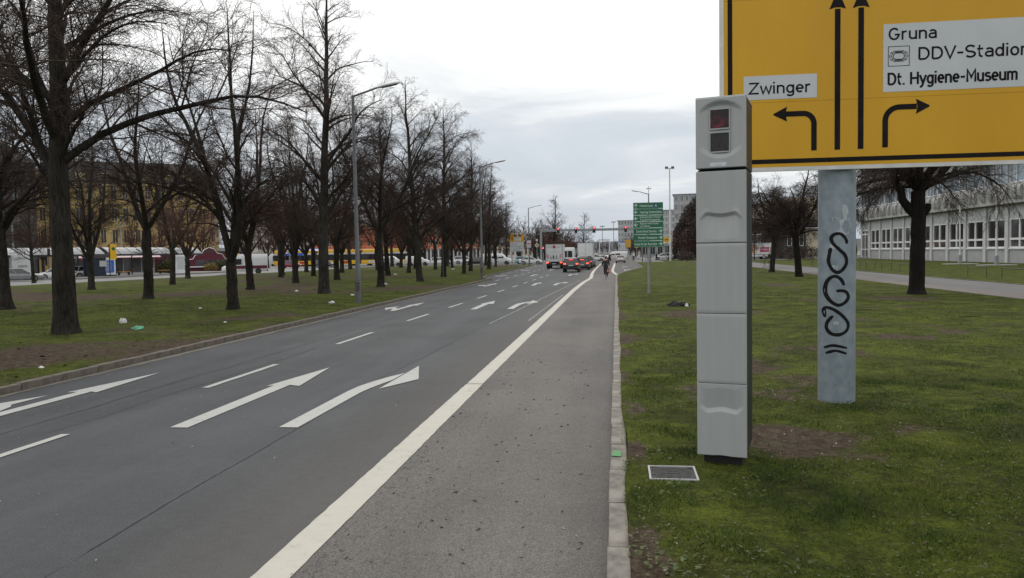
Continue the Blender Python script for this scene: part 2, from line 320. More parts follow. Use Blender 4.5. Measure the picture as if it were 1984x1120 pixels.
# ------------------------------------------------------------------ helpers
def mesh_np(name, V, F4=None, F3=None, mat=None, smooth=False):
    me = bpy.data.meshes.new(name); V = np.asarray(V, np.float32).reshape(-1, 3)
    lv, st, n = [], [], 0
    if F4 is not None and len(F4):
        F4 = np.asarray(F4, np.int32).reshape(-1, 4); lv.append(F4.ravel()); st.append(np.arange(len(F4)) * 4); n = len(F4) * 4
    if F3 is not None and len(F3):
        F3 = np.asarray(F3, np.int32).reshape(-1, 3); lv.append(F3.ravel()); st.append(n + np.arange(len(F3)) * 3)
    lv = np.concatenate(lv); st = np.concatenate(st).astype(np.int32)
    me.vertices.add(len(V)); me.vertices.foreach_set('co', V.ravel())
    me.loops.add(len(lv)); me.loops.foreach_set('vertex_index', lv)
    me.polygons.add(len(st)); me.polygons.foreach_set('loop_start', st)
    me.update(calc_edges=True); me.validate()
    if smooth: me.polygons.foreach_set('use_smooth', np.ones(len(me.polygons), bool))
    if mat: me.materials.append(MATS[mat])
    return me

class MB:
    """collects boxes, tubes, prisms; build() links them as one mesh object"""
    def __init__(s): s.v = []; s.f = []
    def add(s, vs, fs):
        n = len(s.v); s.v += [tuple(map(float, p)) for p in vs]; s.f += [tuple(i + n for i in f) for f in fs]; return s
    def box(s, x0, x1, y0, y1, z0, z1):
        return s.add([(x0, y0, z0), (x1, y0, z0), (x1, y1, z0), (x0, y1, z0), (x0, y0, z1), (x1, y0, z1), (x1, y1, z1), (x0, y1, z1)],
                     [(0, 3, 2, 1), (4, 5, 6, 7), (0, 1, 5, 4), (1, 2, 6, 5), (2, 3, 7, 6), (3, 0, 4, 7)])
    def cbox(s, x0, x1, y0, y1, z0, z1, c):
        """box with chamfered vertical-plane edges (about all axes)"""
        b = bmesh.new(); bmesh.ops.create_cube(b, size=1)
        for v in b.verts: v.co = Vector(((x0 + x1) / 2 + v.co.x * (x1 - x0), (y0 + y1) / 2 + v.co.y * (y1 - y0), (z0 + z1) / 2 + v.co.z * (z1 - z0)))
        bmesh.ops.bevel(b, geom=list(b.edges), offset=c, segments=2, affect='EDGES', profile=0.5)
        b.verts.index_update()
        s.add([v.co for v in b.verts], [[v.index for v in f.verts] for f in b.faces]); b.free(); return s
    def tube(s, pts, rad, n=8, cap=True):
        pts = [Vector(p) for p in pts]
        if isinstance(rad, (int, float)): rad = [rad] * len(pts)
        rings = []; a = None
        for i, p in enumerate(pts):
            d = (pts[min(i + 1, len(pts) - 1)] - pts[max(i - 1, 0)]).normalized()
            if a is None:
                a = d.orthogonal().normalized()
            else:
                a = (a - d * a.dot(d)); a = a.normalized() if a.length > 1e-6 else d.orthogonal().normalized()
            b = d.cross(a)
            rings.append([p + (a * math.cos(2 * math.pi * k / n) + b * math.sin(2 * math.pi * k / n)) * rad[i] for k in range(n)])
        vs = [v for r in rings for v in r]; fs = []
        for i in range(len(pts) - 1):
            for k in range(n):
                fs.append((i * n + k, i * n + (k + 1) % n, (i + 1) * n + (k + 1) % n, (i + 1) * n + k))
        if cap: fs.append(tuple(range(n))[::-1]); fs.append(tuple((len(pts) - 1) * n + k for k in range(n)))
        return s.add(vs, fs)
    def prism(s, poly, fn, t0, t1):
        """polygon (a,b) pushed from t0 to t1; fn(a,b,t)->xyz"""
        n = len(poly)
        return s.add([fn(a, b, t0) for a, b in poly] + [fn(a, b, t1) for a, b in poly],
                     [tuple(range(n))[::-1], tuple(range(n, 2 * n))] + [(k, (k + 1) % n, n + (k + 1) % n, n + k) for k in range(n)])
    def sphere(s, c, r, nu=10, nv=6, sq=(1, 1, 1)):
        vs = [(c[0], c[1], c[2] - r * sq[2])]
        for j in range(1, nv):
            t = -math.pi / 2 + math.pi * j / nv
            for i in range(nu):
                a = 2 * math.pi * i / nu
                vs.append((c[0] + r * sq[0] * math.cos(t) * math.cos(a), c[1] + r * sq[1] * math.cos(t) * math.sin(a), c[2] + r * sq[2] * math.sin(t)))
        vs.append((c[0], c[1], c[2] + r * sq[2])); L = len(vs) - 1; fs = []
        for i in range(nu):
            fs.append((0, 1 + (i + 1) % nu, 1 + i)); fs.append((L, L - nu + i, L - nu + (i + 1) % nu))
            for j in range(nv - 2):
                fs.append((1 + j * nu + i, 1 + j * nu + (i + 1) % nu, 1 + (j + 1) * nu + (i + 1) % nu, 1 + (j + 1) * nu + i))
        return s.add(vs, fs)
    def mesh(s, name, mat, smooth=False):
        me = bpy.data.meshes.new(name); me.from_pydata(s.v, [], s.f); me.update()
        b = bmesh.new(); b.from_mesh(me); bmesh.ops.recalc_face_normals(b, faces=b.faces); b.to_mesh(me); b.free()
        if smooth:
            me.polygons.foreach_set('use_smooth', np.ones(len(me.polygons), bool))
            try: me.set_sharp_from_angle(angle=R(40))
            except Exception: pass
        me.materials.append(MATS[mat]); return me
    def build(s, name, mat, parent=None, smooth=False, loc=None):
        return ob(name, s.mesh(name, mat, smooth), parent, loc)
def ob(name, me, parent=None, loc=None, rotz=None):
    o = bpy.data.objects.new(name, me); COL.objects.link(o)
    if parent is not None: o.parent = parent
    if loc is not None: o.location = loc
    if rotz is not None: o.rotation_euler[2] = rotz
    return o
def tag(o, label, cat, group=None):
    o['label'] = label; o['category'] = cat
    if group: o['group'] = group
    return o
def thing(name, label, cat, loc=(0, 0, 0), rotz=0.0, group=None):
    o = ob(name, None, None, loc, rotz); o.empty_display_size = 0.3
    return tag(o, label, cat, group)
def struct(o): o['kind'] = 'structure'; return o
def stuff(o): o['kind'] = 'stuff'; return o
def dup(root, loc, rotz, label=None, group=None, scale=None):
    r = root.copy(); COL.objects.link(r); r.location = loc; r.rotation_euler[2] = rotz
    if scale is not None: r.scale = scale if hasattr(scale, '__len__') else (scale,) * 3
    if label: r['label'] = label
    if group: r['group'] = group
    for ch in root.children:
        c = ch.copy(); COL.objects.link(c); c.parent = r
        for g in ch.children:
            d = g.copy(); COL.objects.link(d); d.parent = c
    return r
def sheet(name, poly, z, mat, parent=None):
    me = bpy.data.meshes.new(name); me.from_pydata([(x, y, z) for x, y in poly], [], [tuple(range(len(poly)))]); me.update()
    if me.polygons[0].normal.z < 0: me.flip_normals()
    me.materials.append(MATS[mat]); return ob(name, me, parent)
_tc = {}
def text_mesh(s, bold=0.0):
    k = (s, bold)
    if k in _tc: return _tc[k]
    cu = bpy.data.curves.new('t', 'FONT'); cu.body = s; cu.size = 1; cu.offset = bold; cu.resolution_u = 3
    o = bpy.data.objects.new('t', cu); COL.objects.link(o)
    dg = bpy.context.evaluated_depsgraph_get(); dg.update()
    me = bpy.data.meshes.new_from_object(o.evaluated_get(dg)); bpy.data.objects.remove(o)
    c = np.array([v.co[:] for v in me.vertices]); _tc[k] = (c, [tuple(p.vertices) for p in me.polygons]); bpy.data.meshes.remove(me)
    return _tc[k]
def text(s, x0, x1, zb, cap, y, mat, parent, name='lettering', bold=0.0, thick=0.0):
    """lettering on a plane facing -Y: from x0 to x1, baseline zb, capital height cap"""
    c, f = text_mesh(s, bold); ref, _ = text_mesh('H', bold)
    sx = (x1 - x0) / (c[:, 0].max() - c[:, 0].min()); sz = cap / (ref[:, 1].max() - ref[:, 1].min()); b0 = ref[:, 1].min()
    V = np.stack([x0 + (c[:, 0] - c[:, 0].min()) * sx, np.full(len(c), y), zb + (c[:, 1] - b0) * sz], 1)
    me = bpy.data.meshes.new(name); me.from_pydata(V.tolist(), [], f); me.update(); me.materials.append(MATS[mat])
    return ob(name, me, parent)
def vnoise(x, y, seed=0):
    """smooth value noise on arrays, 0..1"""
    xi = np.floor(x).astype(np.int64); yi = np.floor(y).astype(np.int64); fx = x - xi; fy = y - yi
    fx = fx * fx * (3 - 2 * fx); fy = fy * fy * (3 - 2 * fy)
    def h(a, b):
        n = (a * 374761393 + b * 668265263 + seed * 974634777) & 0x7fffffff
        n = ((n ^ (n >> 13)) * 1274126177) & 0x7fffffff
        return ((n ^ (n >> 16)) & 0xffff) / 65535.0
    return (h(xi, yi) * (1 - fx) + h(xi + 1, yi) * fx) * (1 - fy) + (h(xi, yi + 1) * (1 - fx) + h(xi + 1, yi + 1) * fx) * fy
def fbm(x, y, seed=0, oct=4):
    a, s, t = 0.5, 0.0, 0.0
    for i in range(oct):
        s = s + a * vnoise(x * 2 ** i, y * 2 ** i, seed + i); t += a; a *= 0.5
    return s / t
# ================================================================== the setting
rng = np.random.default_rng(11); random.seed(5)
def disc_sheet(name, r, z, mat):
    n = 64
    return struct(sheet(name, [(r * math.cos(2 * math.pi * k / n), r * math.sin(2 * math.pi * k / n)) for k in range(n)], z, mat))
disc_sheet('ground', 3500, -0.06, 'terrain')
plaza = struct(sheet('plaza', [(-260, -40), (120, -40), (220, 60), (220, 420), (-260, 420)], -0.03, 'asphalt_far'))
# edges of the left and right lawns, seen from above (y, x)
LR = ([-20, 8, 60, 63.5, 64.6, 66, 69, 74, 90, 108, 126, 131, 134], [-10.36, -10.36, -10.40, -10.5, -10.75, -11.3, -12.0, -12.4, -12.9, -13.4, -13.5, -14.2, -18.0])
LL = ([-20, 0, 45, 58, 70, 82, 95, 108, 119, 130, 134], [-62, -58, -53, -50.5, -48.2, -46.5, -44.8, -43.6, -42.7, -41.2, -40])
RL = ([-20, 5, 50, 69, 73, 77, 85, 97, 100, 110, 142], [0.11, 0.11, 0.16, 0.22, 0.45, 0.75, 1.7, 3.2, 3.55, 3.6, 3.75])
def lerp_(y, T): return np.interp(y, T[0], T[1])
RXP = 15.6        # near edge of the path on the right
def gz_left(x, y):
    e = np.clip((lerp_(y, LR) - x) / 2.5, 0, 1)
    return 0.115 + e * 0.10 * (fbm(x * 0.22, y * 0.22, 3) - 0.35) + e * 0.05
def gz_right(x, y):
    e = np.clip(np.minimum(x - lerp_(y, RL), RXP - x) / 1.5, 0, 1)
    return 0.122 + e * 0.10 * (fbm(x * 0.35, y * 0.35, 8) - 0.50)
def bare_left(x, y):
    b = 2.5 * (fbm(x * 0.16, y * 0.16, 21, 5) - 0.47) + 0.50 * np.exp(-((y - 42) / 5.5) ** 2) * np.clip((-15.5 - x) / 3, 0, 1) + 0.8 * (fbm(x * 0.9, y * 0.9, 25, 3) - 0.5)
    b = b + 0.5 * np.exp(-(((x + 21) / 8) ** 2 + ((y - 43) / 5) ** 2)) + 0.35 * np.exp(-(((x + 12.2) / 1.0) ** 2 + ((y - 14.2) / 0.9) ** 2))
    d = lerp_(y, LR) - x
    return b + 0.30 * np.exp(-(d / 0.35) ** 2)
def bare_right(x, y):
    b = 2.6 * (fbm(x * 0.42 + 5, y * 0.42, 31, 5) - 0.52) + 1.3 * (fbm(x * 1.7, y * 1.7, 35, 3) - 0.5)
    for cx, cy, sx, sy, a in [(1.95, 8.85, 0.75, 0.50, 1.25), (0.50, 5.2, 0.35, 0.45, 0.5), (0.28, 7.4, 0.18, 1.0, 0.9), (0.35, 10.2, 0.25, 1.1, 0.5), (2.1, 5.7, 0.5, 0.35, 0.45), (0.95, 6.6, 0.35, 0.3, 0.35), (1.6, 16, 2.2, 1.0, 0.35), (2.5, 27, 2.5, 3.0, 0.4), (3.05, 11.1, 0.45, 0.45, 0.3), (4.6, 10, 1.0, 0.8, 0.3)]:
        b = b + a * np.exp(-(((x - cx) / sx) ** 2 + ((y - cy) / sy) ** 2))
    for cx, cy, sx, sy, a in [(1.6, 6.6, 1.3, 0.6, 0.45), (0.8, 8.3, 0.35, 0.4, 0.5), (1.3, 7.7, 0.5, 0.25, 0.5)]:
        b = b - a * np.exp(-(((x - cx) / sx) ** 2 + ((y - cy) / sy) ** 2))
    d = x - lerp_(y, RL)
    return b + 0.5 * np.exp(-(d / 0.22) ** 2)
def lawn(name, ys, xs_of_y, gz, bare):
    X = np.array([xs_of_y(y) for y in ys]); Y = np.repeat(np.array(ys)[:, None], X.shape[1], 1)
    Z = gz(X, Y); Bf = bare(X, Y); ny, nx = X.shape
    V = np.stack([X, Y, Z], -1).reshape(-1, 3)
    i = np.arange((ny - 1) * nx).reshape(ny - 1, nx)[:, :-1].ravel()
    F = np.stack([i, i + 1, i + nx + 1, i + nx], 1)
    # skirt down to the ground
    per = np.concatenate([np.arange(nx), np.arange(1, ny) * nx + nx - 1, (ny - 1) * nx + np.arange(nx - 2, -1, -1), np.arange(ny - 2, 0, -1) * nx])
    Vs = V[per].copy(); Vs[:, 2] = -0.05; n0 = len(V); m = len(per); k = np.arange(m)
    F = np.concatenate([F, np.stack([per, n0 + k, n0 + (k + 1) % m, per[(k + 1) % m]], 1)])
    V = np.concatenate([V, Vs]); Bf = np.concatenate([Bf.ravel(), Bf.reshape(-1)[per]])
    me = mesh_np(name, V, F, None, 'lawn', True)
    a = me.attributes.new('bare', 'FLOAT', 'POINT'); a.data.foreach_set('value', np.clip(Bf, -1, 2).astype(np.float32))
    return struct(ob(name, me))
ysR = list(np.arange(-4, 14, 0.09)) + list(np.arange(14, 34, 0.4)) + list(np.arange(34, 142.1, 1.5)); ysR[-1] = 142
def rl_edge(y): return lerp_(y, RL) - 0.02 - 0.10 * max(0.0, float(fbm(np.array(y * 0.35), np.array(4.2), 61, 2)) - 0.45) + 0.018 * (float(fbm(np.array(y * 5.0), np.array(9.2), 65, 3)) - 0.5) + 0.03 * math.exp(-((y - 8.6) / 1.2) ** 2)
lawn('lawn_right', ysR, lambda y: rl_edge(y) + (RXP - rl_edge(y)) * np.linspace(0, 1, 110) ** 1.35, gz_right, bare_right)
ysL = list(np.arange(-6, 30, 0.3)) + list(np.arange(30, 70, 0.5)) + list(np.arange(70, 134.1, 1.0)); ysL[-1] = 134
lawn('lawn_left', ysL, lambda y: lerp_(y, LR) + (lerp_(y, LL) - lerp_(y, LR)) * np.linspace(0, 1, 130) ** 1.5, gz_left, bare_left)
def gz_far(x, y): return 0.10 + 0.06 * (fbm(x * 0.2, y * 0.2, 5) - 0.5)
lawn('lawn_school', list(np.arange(10, 150, 1.5)), lambda y: np.linspace(21.2, 44.9, 40), gz_far, lambda x, y: 1.2 * (fbm(x * 0.2, y * 0.2, 77) - 0.62))
lawn('lawn_corner', list(np.arange(191, 240, 2.0)), lambda y: np.linspace(14, 60, 30), gz_far, lambda x, y: 1.2 * (fbm(x * 0.2, y * 0.2, 79) - 0.6))
lawn('lawn_hedge', list(np.arange(151, 176.5, 1.0)), lambda y: np.linspace(9.5, 24.5, 24), gz_far, lambda x, y: 1.2 * (fbm(x * 0.2, y * 0.2, 81) - 0.5))
def sc(y): return float(lerp_(y, RL))

# ---- roads
rd = [(float(lerp_(y, LR)), y) for y in (-15, 30, 63, 66, 70, 74, 90, 108, 126, 131)] + [(-18, 136), (-60, 136), (-60, 172), (-17, 172), (-17, 400), (7, 400), (7, 190), (70, 190), (70, 177), (3.8, 177), (3.8, 143.5)] + [(sc(y), y) for y in (140, 110, 100, 97, 85, 77, 73, 69, 50, 5, -15)]
road = struct(sheet('road', rd, 0.0, 'asphalt'))
cyc = struct(sheet('cycle_lane', [(-2.40, -15), (-0.02, -15), (0.0, 40), (0.12, 66), (-0.15, 74), (-2.2, 74), (-2.40, 60)], 0.004, 'asphalt_lane'))
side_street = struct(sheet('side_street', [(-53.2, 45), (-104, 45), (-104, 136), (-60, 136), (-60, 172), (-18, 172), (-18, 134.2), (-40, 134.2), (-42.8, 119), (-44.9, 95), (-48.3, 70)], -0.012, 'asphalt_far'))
path = struct(sheet('path', [(17.1, 5), (21.3, 5), (21.3, 150), (17.1, 150)], 0.095, 'asphalt_path'))
pav = struct(sheet('paved_strip', [(15.55, 5), (17.1, 5), (17.1, 150), (15.55, 150)], 0.10, 'pavers'))
for i, y in enumerate(np.arange(30, 150, 2.0)):
    MB().box(21.24, 21.36, y + 0.02, y + 1.98, -0.05, 0.13).build('edging_stone', 'kerb_side', path)
yard = struct(sheet('yard', [(3.9, 143.6), (80, 143.6), (80, 176.9), (3.9, 176.9)], 0.03, 'asphalt_path'))

# ---- painted markings
def mark(poly, mat='road_paint', z=0.009, name='lane_arrow', parent=road): return sheet(name, poly, z, mat, parent)
def jit(poly, a=0.004): return [(x + random.uniform(-a, a), y + random.uniform(-a, a)) for x, y in poly]
# broad line between carriageway and cycle lane, laid in lengths
def edge_strip(cl, w, y_from, name='edge_line'):
    L = []; Rr = []
    for (x, y) in cl: L.append((x - w / 2, y)); Rr.append((x + w / 2, y))
    mark(L + Rr[::-1], 'edge_paint', 0.010, name)
def rough_line(x0, x1, y0, y1, w, step=0.12, jt=0.005):
    n = max(2, int((y1 - y0) / step)); L, Rr = [], []
    for i in range(n + 1):
        t = i / n; x = x0 + (x1 - x0) * t; y = y0 + (y1 - y0) * t
        L.append((x - w / 2 + random.uniform(-jt, jt), y)); Rr.append((x + w / 2 + random.uniform(-jt, jt), y))
    return L + Rr[::-1]
mark(rough_line(-2.415, -2.415, -12, 12.88, 0.285), 'edge_paint', 0.010, 'edge_line')
mark(rough_line(-2.415, -2.42, 12.93, 45, 0.28), 'edge_paint', 0.010, 'edge_line')
edge_strip([(-2.42, 45.02), (-2.30, 56), (-2.05, 64), (-2.1, 68), (-2.3, 76), (-2.45, 90), (-2.55, 137)], 0.30, 0)
edge_strip([(0.22, 71), (0.05, 75), (-0.25, 82), (-0.33, 90), (-0.2, 115), (-0.1, 140)], 0.30, 0)
# dashed lane line
dash = [(5.9, 8.97), (12.37, 15.15), (18.66, 21.5), (25.2, 28.0), (31.4, 34.0), (37.6, 40.1), (43.6, 46.0), (49.4, 51.8), (55.2, 57.6), (61.0, 63.4), (66.8, 69.2), (72.6, 75)]
def dx(y): return float(np.interp(y, [5, 25, 50, 80], [-7.07, -6.99, -6.62, -6.45]))
for a, b in dash: mark(jit(rough_line(dx(a), dx(b), a, b, 0.125, 0.25, 0.004)), name='lane_dash')
for a in np.arange(61, 122, 5.8): mark(rough_line(-9.55, -9.6, a, a + 2.4, 0.13, 0.8, 0.004), name='lane_dash')
for a in np.arange(64, 100, 5.8): mark(rough_line(-12.0, -12.0, a + 16, a + 18.4, 0.13, 0.8, 0.004), name='lane_dash')
def arrow_straight(x, y): mark(jit([(x - 0.125, y), (x + 0.125, y), (x + 0.10, y + 3.35), (x - 0.16, y + 3.35)])); mark(jit([(x - 0.27, y + 3.15), (x + 0.03, y + 3.30), (x + 0.32, y + 3.18), (x + 0.06, y + 5.3)]), z=0.0105)
def arrow_right(x, y):
    L = [(x - 0.13, y), (x - 0.13, y + 2.6), (x - 0.10, y + 3.1), (x, y + 3.6), (x + 0.14, y + 4.1), (x + 0.31, y + 4.55)]
    Rr = [(x + 0.13, y), (x + 0.13, y + 2.5), (x + 0.16, y + 2.9), (x + 0.22, y + 3.3), (x + 0.30, y + 3.75), (x + 0.31, y + 4.0)]
    mark(jit(L + Rr[::-1]))
    mark(jit([(x + 0.33, y + 2.85), (x + 0.345, y + 5.45), (x + 0.76, y + 3.85)]), z=0.0105)
def arrow_left_straight(x, y):
    mark(jit([(x - 0.11, y), (x + 0.11, y), (x + 0.12, y + 3.1), (x - 0.12, y + 3.1)])); mark(jit([(x - 0.27, y + 2.95), (x + 0.05, y + 3.1), (x + 0.26, y + 2.98), (x + 0.08, y + 5.1)]), z=0.0105)
    mark(jit([(x - 0.115, y + 0.3), (x - 0.115, y + 1.2), (x - 0.28, y + 1.75), (x - 0.40, y + 1.9), (x - 0.40, y + 2.7), (x - 0.80, y + 1.7), (x - 0.40, y + 0.5), (x - 0.40, y + 1.2), (x - 0.28, y + 1.05)]))
for k, y in enumerate((9.42, 30.2, 51.5)):
    arrow_straight(-5.76 + 0.10 * k, y)
    arrow_right(-4.28 + 0.10 * k, y + 0.1)
    arrow_left_straight(-8.98 + 0.12 * k, y - 0.55)
for y in (72, 93):
    arrow_straight(-7.9, y); arrow_right(-4.3, y); arrow_left_straight(-10.9, y)
for y in (88, 105): arrow_right(1.1, y); 
mark(rough_line(-3.98, -2.75, 24, 60, 0.06, 0.5, 0.01), 'old_paint', 0.008, 'old_lane_line')
mark(rough_line(-2.84, -2.72, 25, 40, 0.05, 0.4, 0.012), 'old_paint', 0.008, 'old_lane_line')
# seams in the asphalt
def wavy(x0, x1, y0, y1, w, seed):
    L, Rr = [], []
    for y in np.arange(y0, y1, 0.15):
        t = (y - y0) / (y1 - y0); x = x0 + (x1 - x0) * t + 0.16 * (fbm(np.array(y * 0.6), np.array(seed * 7.1), seed, 5) - 0.5)
        ww = w * max(0.08, 2.6 * float(fbm(np.array(y * 1.6), np.array(seed * 3.3), seed + 9, 5)) - 0.55)
        L.append((x - ww / 2, y)); Rr.append((x + ww / 2, y))
    return L + Rr[::-1]
mark(wavy(-4.02, -4.2, 2, 13, 0.020, 1), 'crack', 0.005, 'asphalt_seam')
mark(wavy(-4.24, -3.9, 13, 30, 0.016, 2), 'crack', 0.005, 'asphalt_seam')
mark(wavy(-8.0, -7.7, 5, 34, 0.024, 3), 'crack', 0.005, 'asphalt_seam')
mark(wavy(-7.35, -7.2, 9, 22, 0.022, 4), 'crack', 0.005, 'asphalt_seam')
# worn dark rim of the cycle lane beside the line, and the patched bay
def blotch(pts, mat, z, name, parent, a=0.05):
    out_ = []
    for i in range(len(pts)):
        p, q = pts[i], pts[(i + 1) % len(pts)]; L = math.hypot(q[0] - p[0], q[1] - p[1]); n = max(1, int(L / 0.18))
        for k in range(n):
            t = k / n; out_.append((p[0] + (q[0] - p[0]) * t + random.uniform(-a, a), p[1] + (q[1] - p[1]) * t + random.uniform(-a, a)))
    return sheet(name, out_, z, mat, parent)

# ---- kerbs: every stone its own piece
kerbL = struct(ob('kerb_left', None)); kerbR = struct(ob('kerb_right', None))
def stone_mesh(w, l, z0, z1, mat, seed):
    rs = random.Random(seed); m = MB().cbox(0, w, 0, l, z0, z1, 0.012)
    m.v = [(x + rs.uniform(-0.003, 0.003), y + rs.uniform(-0.002, 0.002), z + rs.uniform(-0.004, 0.004)) for x, y, z in m.v]
    return m.mesh('kerb_stone', mat)
smR = [stone_mesh(0.172, 0.985, -0.05, 0.105, 'kerb_right', s) for s in range(4)]
smL = [stone_mesh(0.150, 0.985, -0.05, 0.140, 'kerb_left', s) for s in range(4)]
y = 3.55; i = 0
while y < 72:
    o = ob('kerb_stone', random.choice(smR), kerbR, (sc(y) - 0.185 + random.uniform(-0.004, 0.004), y, random.uniform(-0.007, 0.002))); o.rotation_euler = (0, R(random.uniform(-0.5, 0.5)), R(random.uniform(-0.15, 0.15)))
    y += 1.0; i += 1
y = 5.0
while y < 63.5:
    o = ob('kerb_stone', random.choice(smL), kerbL, (float(lerp_(y, LR)) - 0.012 + random.uniform(-0.008, 0.008), y, random.uniform(-0.012, 0.006))); o.rotation_euler = (0, R(random.uniform(-1, 1)), R(random.uniform(-0.25, 0.25)))
    y += 1.0
def kerb_run(pts, mat, parent, w=0.15, h=0.12):
    for (a, b) in zip(pts[:-1], pts[1:]):
        d = Vector((b[0] - a[0], b[1] - a[1])); L = d.length; n = max(1, round(L / 1.0 if L < 12 else L / 2.0)); ang = math.atan2(d.y, d.x)
        for k in range(n):
            m = MB().box(0.006, L / n - 0.006, -w / 2, w / 2, -0.05, h)
            o = m.build('kerb_stone', mat, parent, loc=(a[0] + d.x * k / n, a[1] + d.y * k / n, 0)); o.rotation_euler[2] = ang
kerb_run([(float(lerp_(y, LR)) + 0.05, y) for y in (64, 66, 69, 74, 90, 108, 126, 131)] + [(-18.0, 134.1)], 'kerb_left', kerbL)
kerb_run([(sc(y) - 0.06, y) for y in (72, 77, 85, 97, 100, 110, 142)], 'kerb_right', kerbR)
blotch([(-10.33, 5), (-10.06, 5), (-10.10, 12), (-10.02, 16), (-10.06, 24), (-10.08, 40), (-10.16, 62), (-10.38, 62)], 'gutter_dust', 0.006, 'gutter', road, 0.02)
blotch([(-0.055, 8.02), (0.03, 8.0), (0.04, 8.2), (-0.03, 8.27)], 'green_spray', 0.109, 'spray_mark', kerbR, 0.012)

# ---- grass blades
def blades(name, n, xr, yr, gz, bare, hgt, wid, seed, wy=1.0, thr=0.50):
    r = np.random.default_rng(seed)
    u = r.random(n); y = yr[0] + (yr[1] - yr[0]) * u ** wy; x = xr[0] + (xr[1] - xr[0]) * r.random(n)
    if gz is gz_right: keep = x > lerp_(y, RL) - 0.09 + 0.12 * r.random(n)
    else: keep = x < lerp_(y, LR) + 0.03 - 0.05 * r.random(n)
    keep &= ~((np.abs(x - 0.52) < 0.235) & (np.abs(y - 7.37) < 0.24)) & (np.hypot(x - 3.03, y - 11.13) > 0.245) & ~((np.abs(x - 1.12) < 0.30) & (np.abs(y - 7.98) < 0.28))
    b = bare(x, y); cl = fbm(x * 2.6, y * 2.6, seed + 4, 3)
    keep &= (b + 0.7 * (cl - 0.5) + 0.25 * r.standard_normal(n) < thr)
    x, y, b, cl = x[keep], y[keep], b[keep], cl[keep]; n = len(x)
    z = gz(x, y) - 0.006
    h = hgt * (0.45 + 0.75 * r.random(n)) * (0.40 + 1.5 * np.clip((cl - 0.35) * 2.2, 0, 1)) * np.clip(1.1 - 0.55 * np.clip(b, 0, 1), 0.4, 1)
    a = r.random(n) * 2 * np.pi; til = 0.25 + 0.95 * r.random(n); ta = r.random(n) * 2 * np.pi
    w = wid * (0.6 + 0.8 * r.random(n))
    P0 = np.stack([x - np.cos(a) * w / 2, y - np.sin(a) * w / 2, z], 1); P1 = np.stack([x + np.cos(a) * w / 2, y + np.sin(a) * w / 2, z], 1)
    P2 = np.stack([x + np.cos(ta) * h * np.sin(til), y + np.sin(ta) * h * np.sin(til), z + h * np.cos(til)], 1)
    V = np.stack([P0, P1, P2], 1).reshape(-1, 3)
    me = mesh_np(name, V, None, np.arange(3 * n).reshape(-1, 3), 'grass')
    at = me.attributes.new('tone', 'FLOAT', 'POINT')
    at.data.foreach_set('value', np.repeat(np.clip(0.40 + 0.25 * r.standard_normal(n) + 0.45 * np.clip(b, -0.5, 1) - 0.5 * (cl - 0.5), 0, 1.2), 3).astype(np.float32))
    o = stuff(ob(name, me)); return o
g = blades('grass', 260000, (0.05, 7.2), (4.2, 13), gz_right, bare_right, 0.048, 0.0065, 1, 1.15, 0.30)
tag(g, 'short patchy grass around the grey pillar', 'grass')
g = blades('grass', 170000, (0.05, 15.5), (12.5, 46), gz_right, bare_right, 0.045, 0.012, 2, 1.5, 0.30)
tag(g, 'thin grass beyond the thick galvanised post', 'grass')
g = blades('grass', 200000, (-34, -10.3), (9, 48), gz_left, bare_left, 0.055, 0.013, 3, 1.3, 0.32)
tag(g, 'short grass under the bare trees across the road', 'grass')
# leaf litter, straw and grit scattered on the lawns and in the cycle lane
def scatter(name, n, xr, yr, gz, size, mat, seed, label, cat, asp=1.0, cond=None, zoff=0.012):
    r = np.random.default_rng(seed); x = xr[0] + (xr[1] - xr[0]) * r.random(n); y = yr[0] + (yr[1] - yr[0]) * r.random(n) ** 1.2
    k = cond(x, y, r) & ~((np.abs(x - 0.52) < 0.27) & (np.abs(y - 7.37) < 0.27)); x, y = x[k], y[k]; n = len(x); z = gz(x, y) + zoff * r.random(n)
    a = r.random(n) * 6.28; s = size * (0.4 + 0.9 * r.random(n)); c_, s_ = np.cos(a), np.sin(a); w = s / asp; t = 0.5 * s * (r.random(n) - 0.5)
    P = [np.stack([x + c_ * p * s - s_ * q * w, y + s_ * p * s + c_ * q * w, z + tt], 1) for p, q, tt in ((-.5, 0, 0 * t), (0, -.5, t), (.5, 0.1, 0.006 + 0 * t), (0.1, .5, -0.5 * t + 0.004))]
    me = mesh_np(name, np.stack(P, 1).reshape(-1, 3), np.arange(4 * n).reshape(-1, 4), None, mat)
    return tag(stuff(ob(name, me)), label, cat)
scatter('fallen_leaves', 2600, (-30, -10.6), (10, 45), gz_left, 0.09, 'leaf_litter', 5, 'brown leaf litter strewn under the bare trees', 'leaves', 1.4, lambda x, y, r: bare_left(x, y) + 0.3 * r.standard_normal(len(x)) > 0.25, 0.03)
scatter('fallen_leaves', 2200, (0.2, 12), (4.5, 34), gz_right, 0.035, 'leaf_litter', 6, 'small brown leaf bits on the worn turf by the pillar', 'leaves', 1.6, lambda x, y, r: bare_right(x, y) + 0.4 * r.standard_normal(len(x)) > 0.2, 0.02)
scatter('dry_straw', 5000, (0.15, 8), (4.4, 18), gz_right, 0.035, 'straw', 7, 'pale dry grass stalks in the turf', 'straw', 12.0, lambda x, y, r: x > 0.2, 0.03)
scatter('grit', 700, (0.12, 5), (4.4, 14), gz_right, 0.022, 'stone_bit', 8, 'small pale stones on the bare soil', 'gravel', 1.2, lambda x, y, r: bare_right(x, y) + 0.3 * r.standard_normal(len(x)) > 0.1, 0.01)
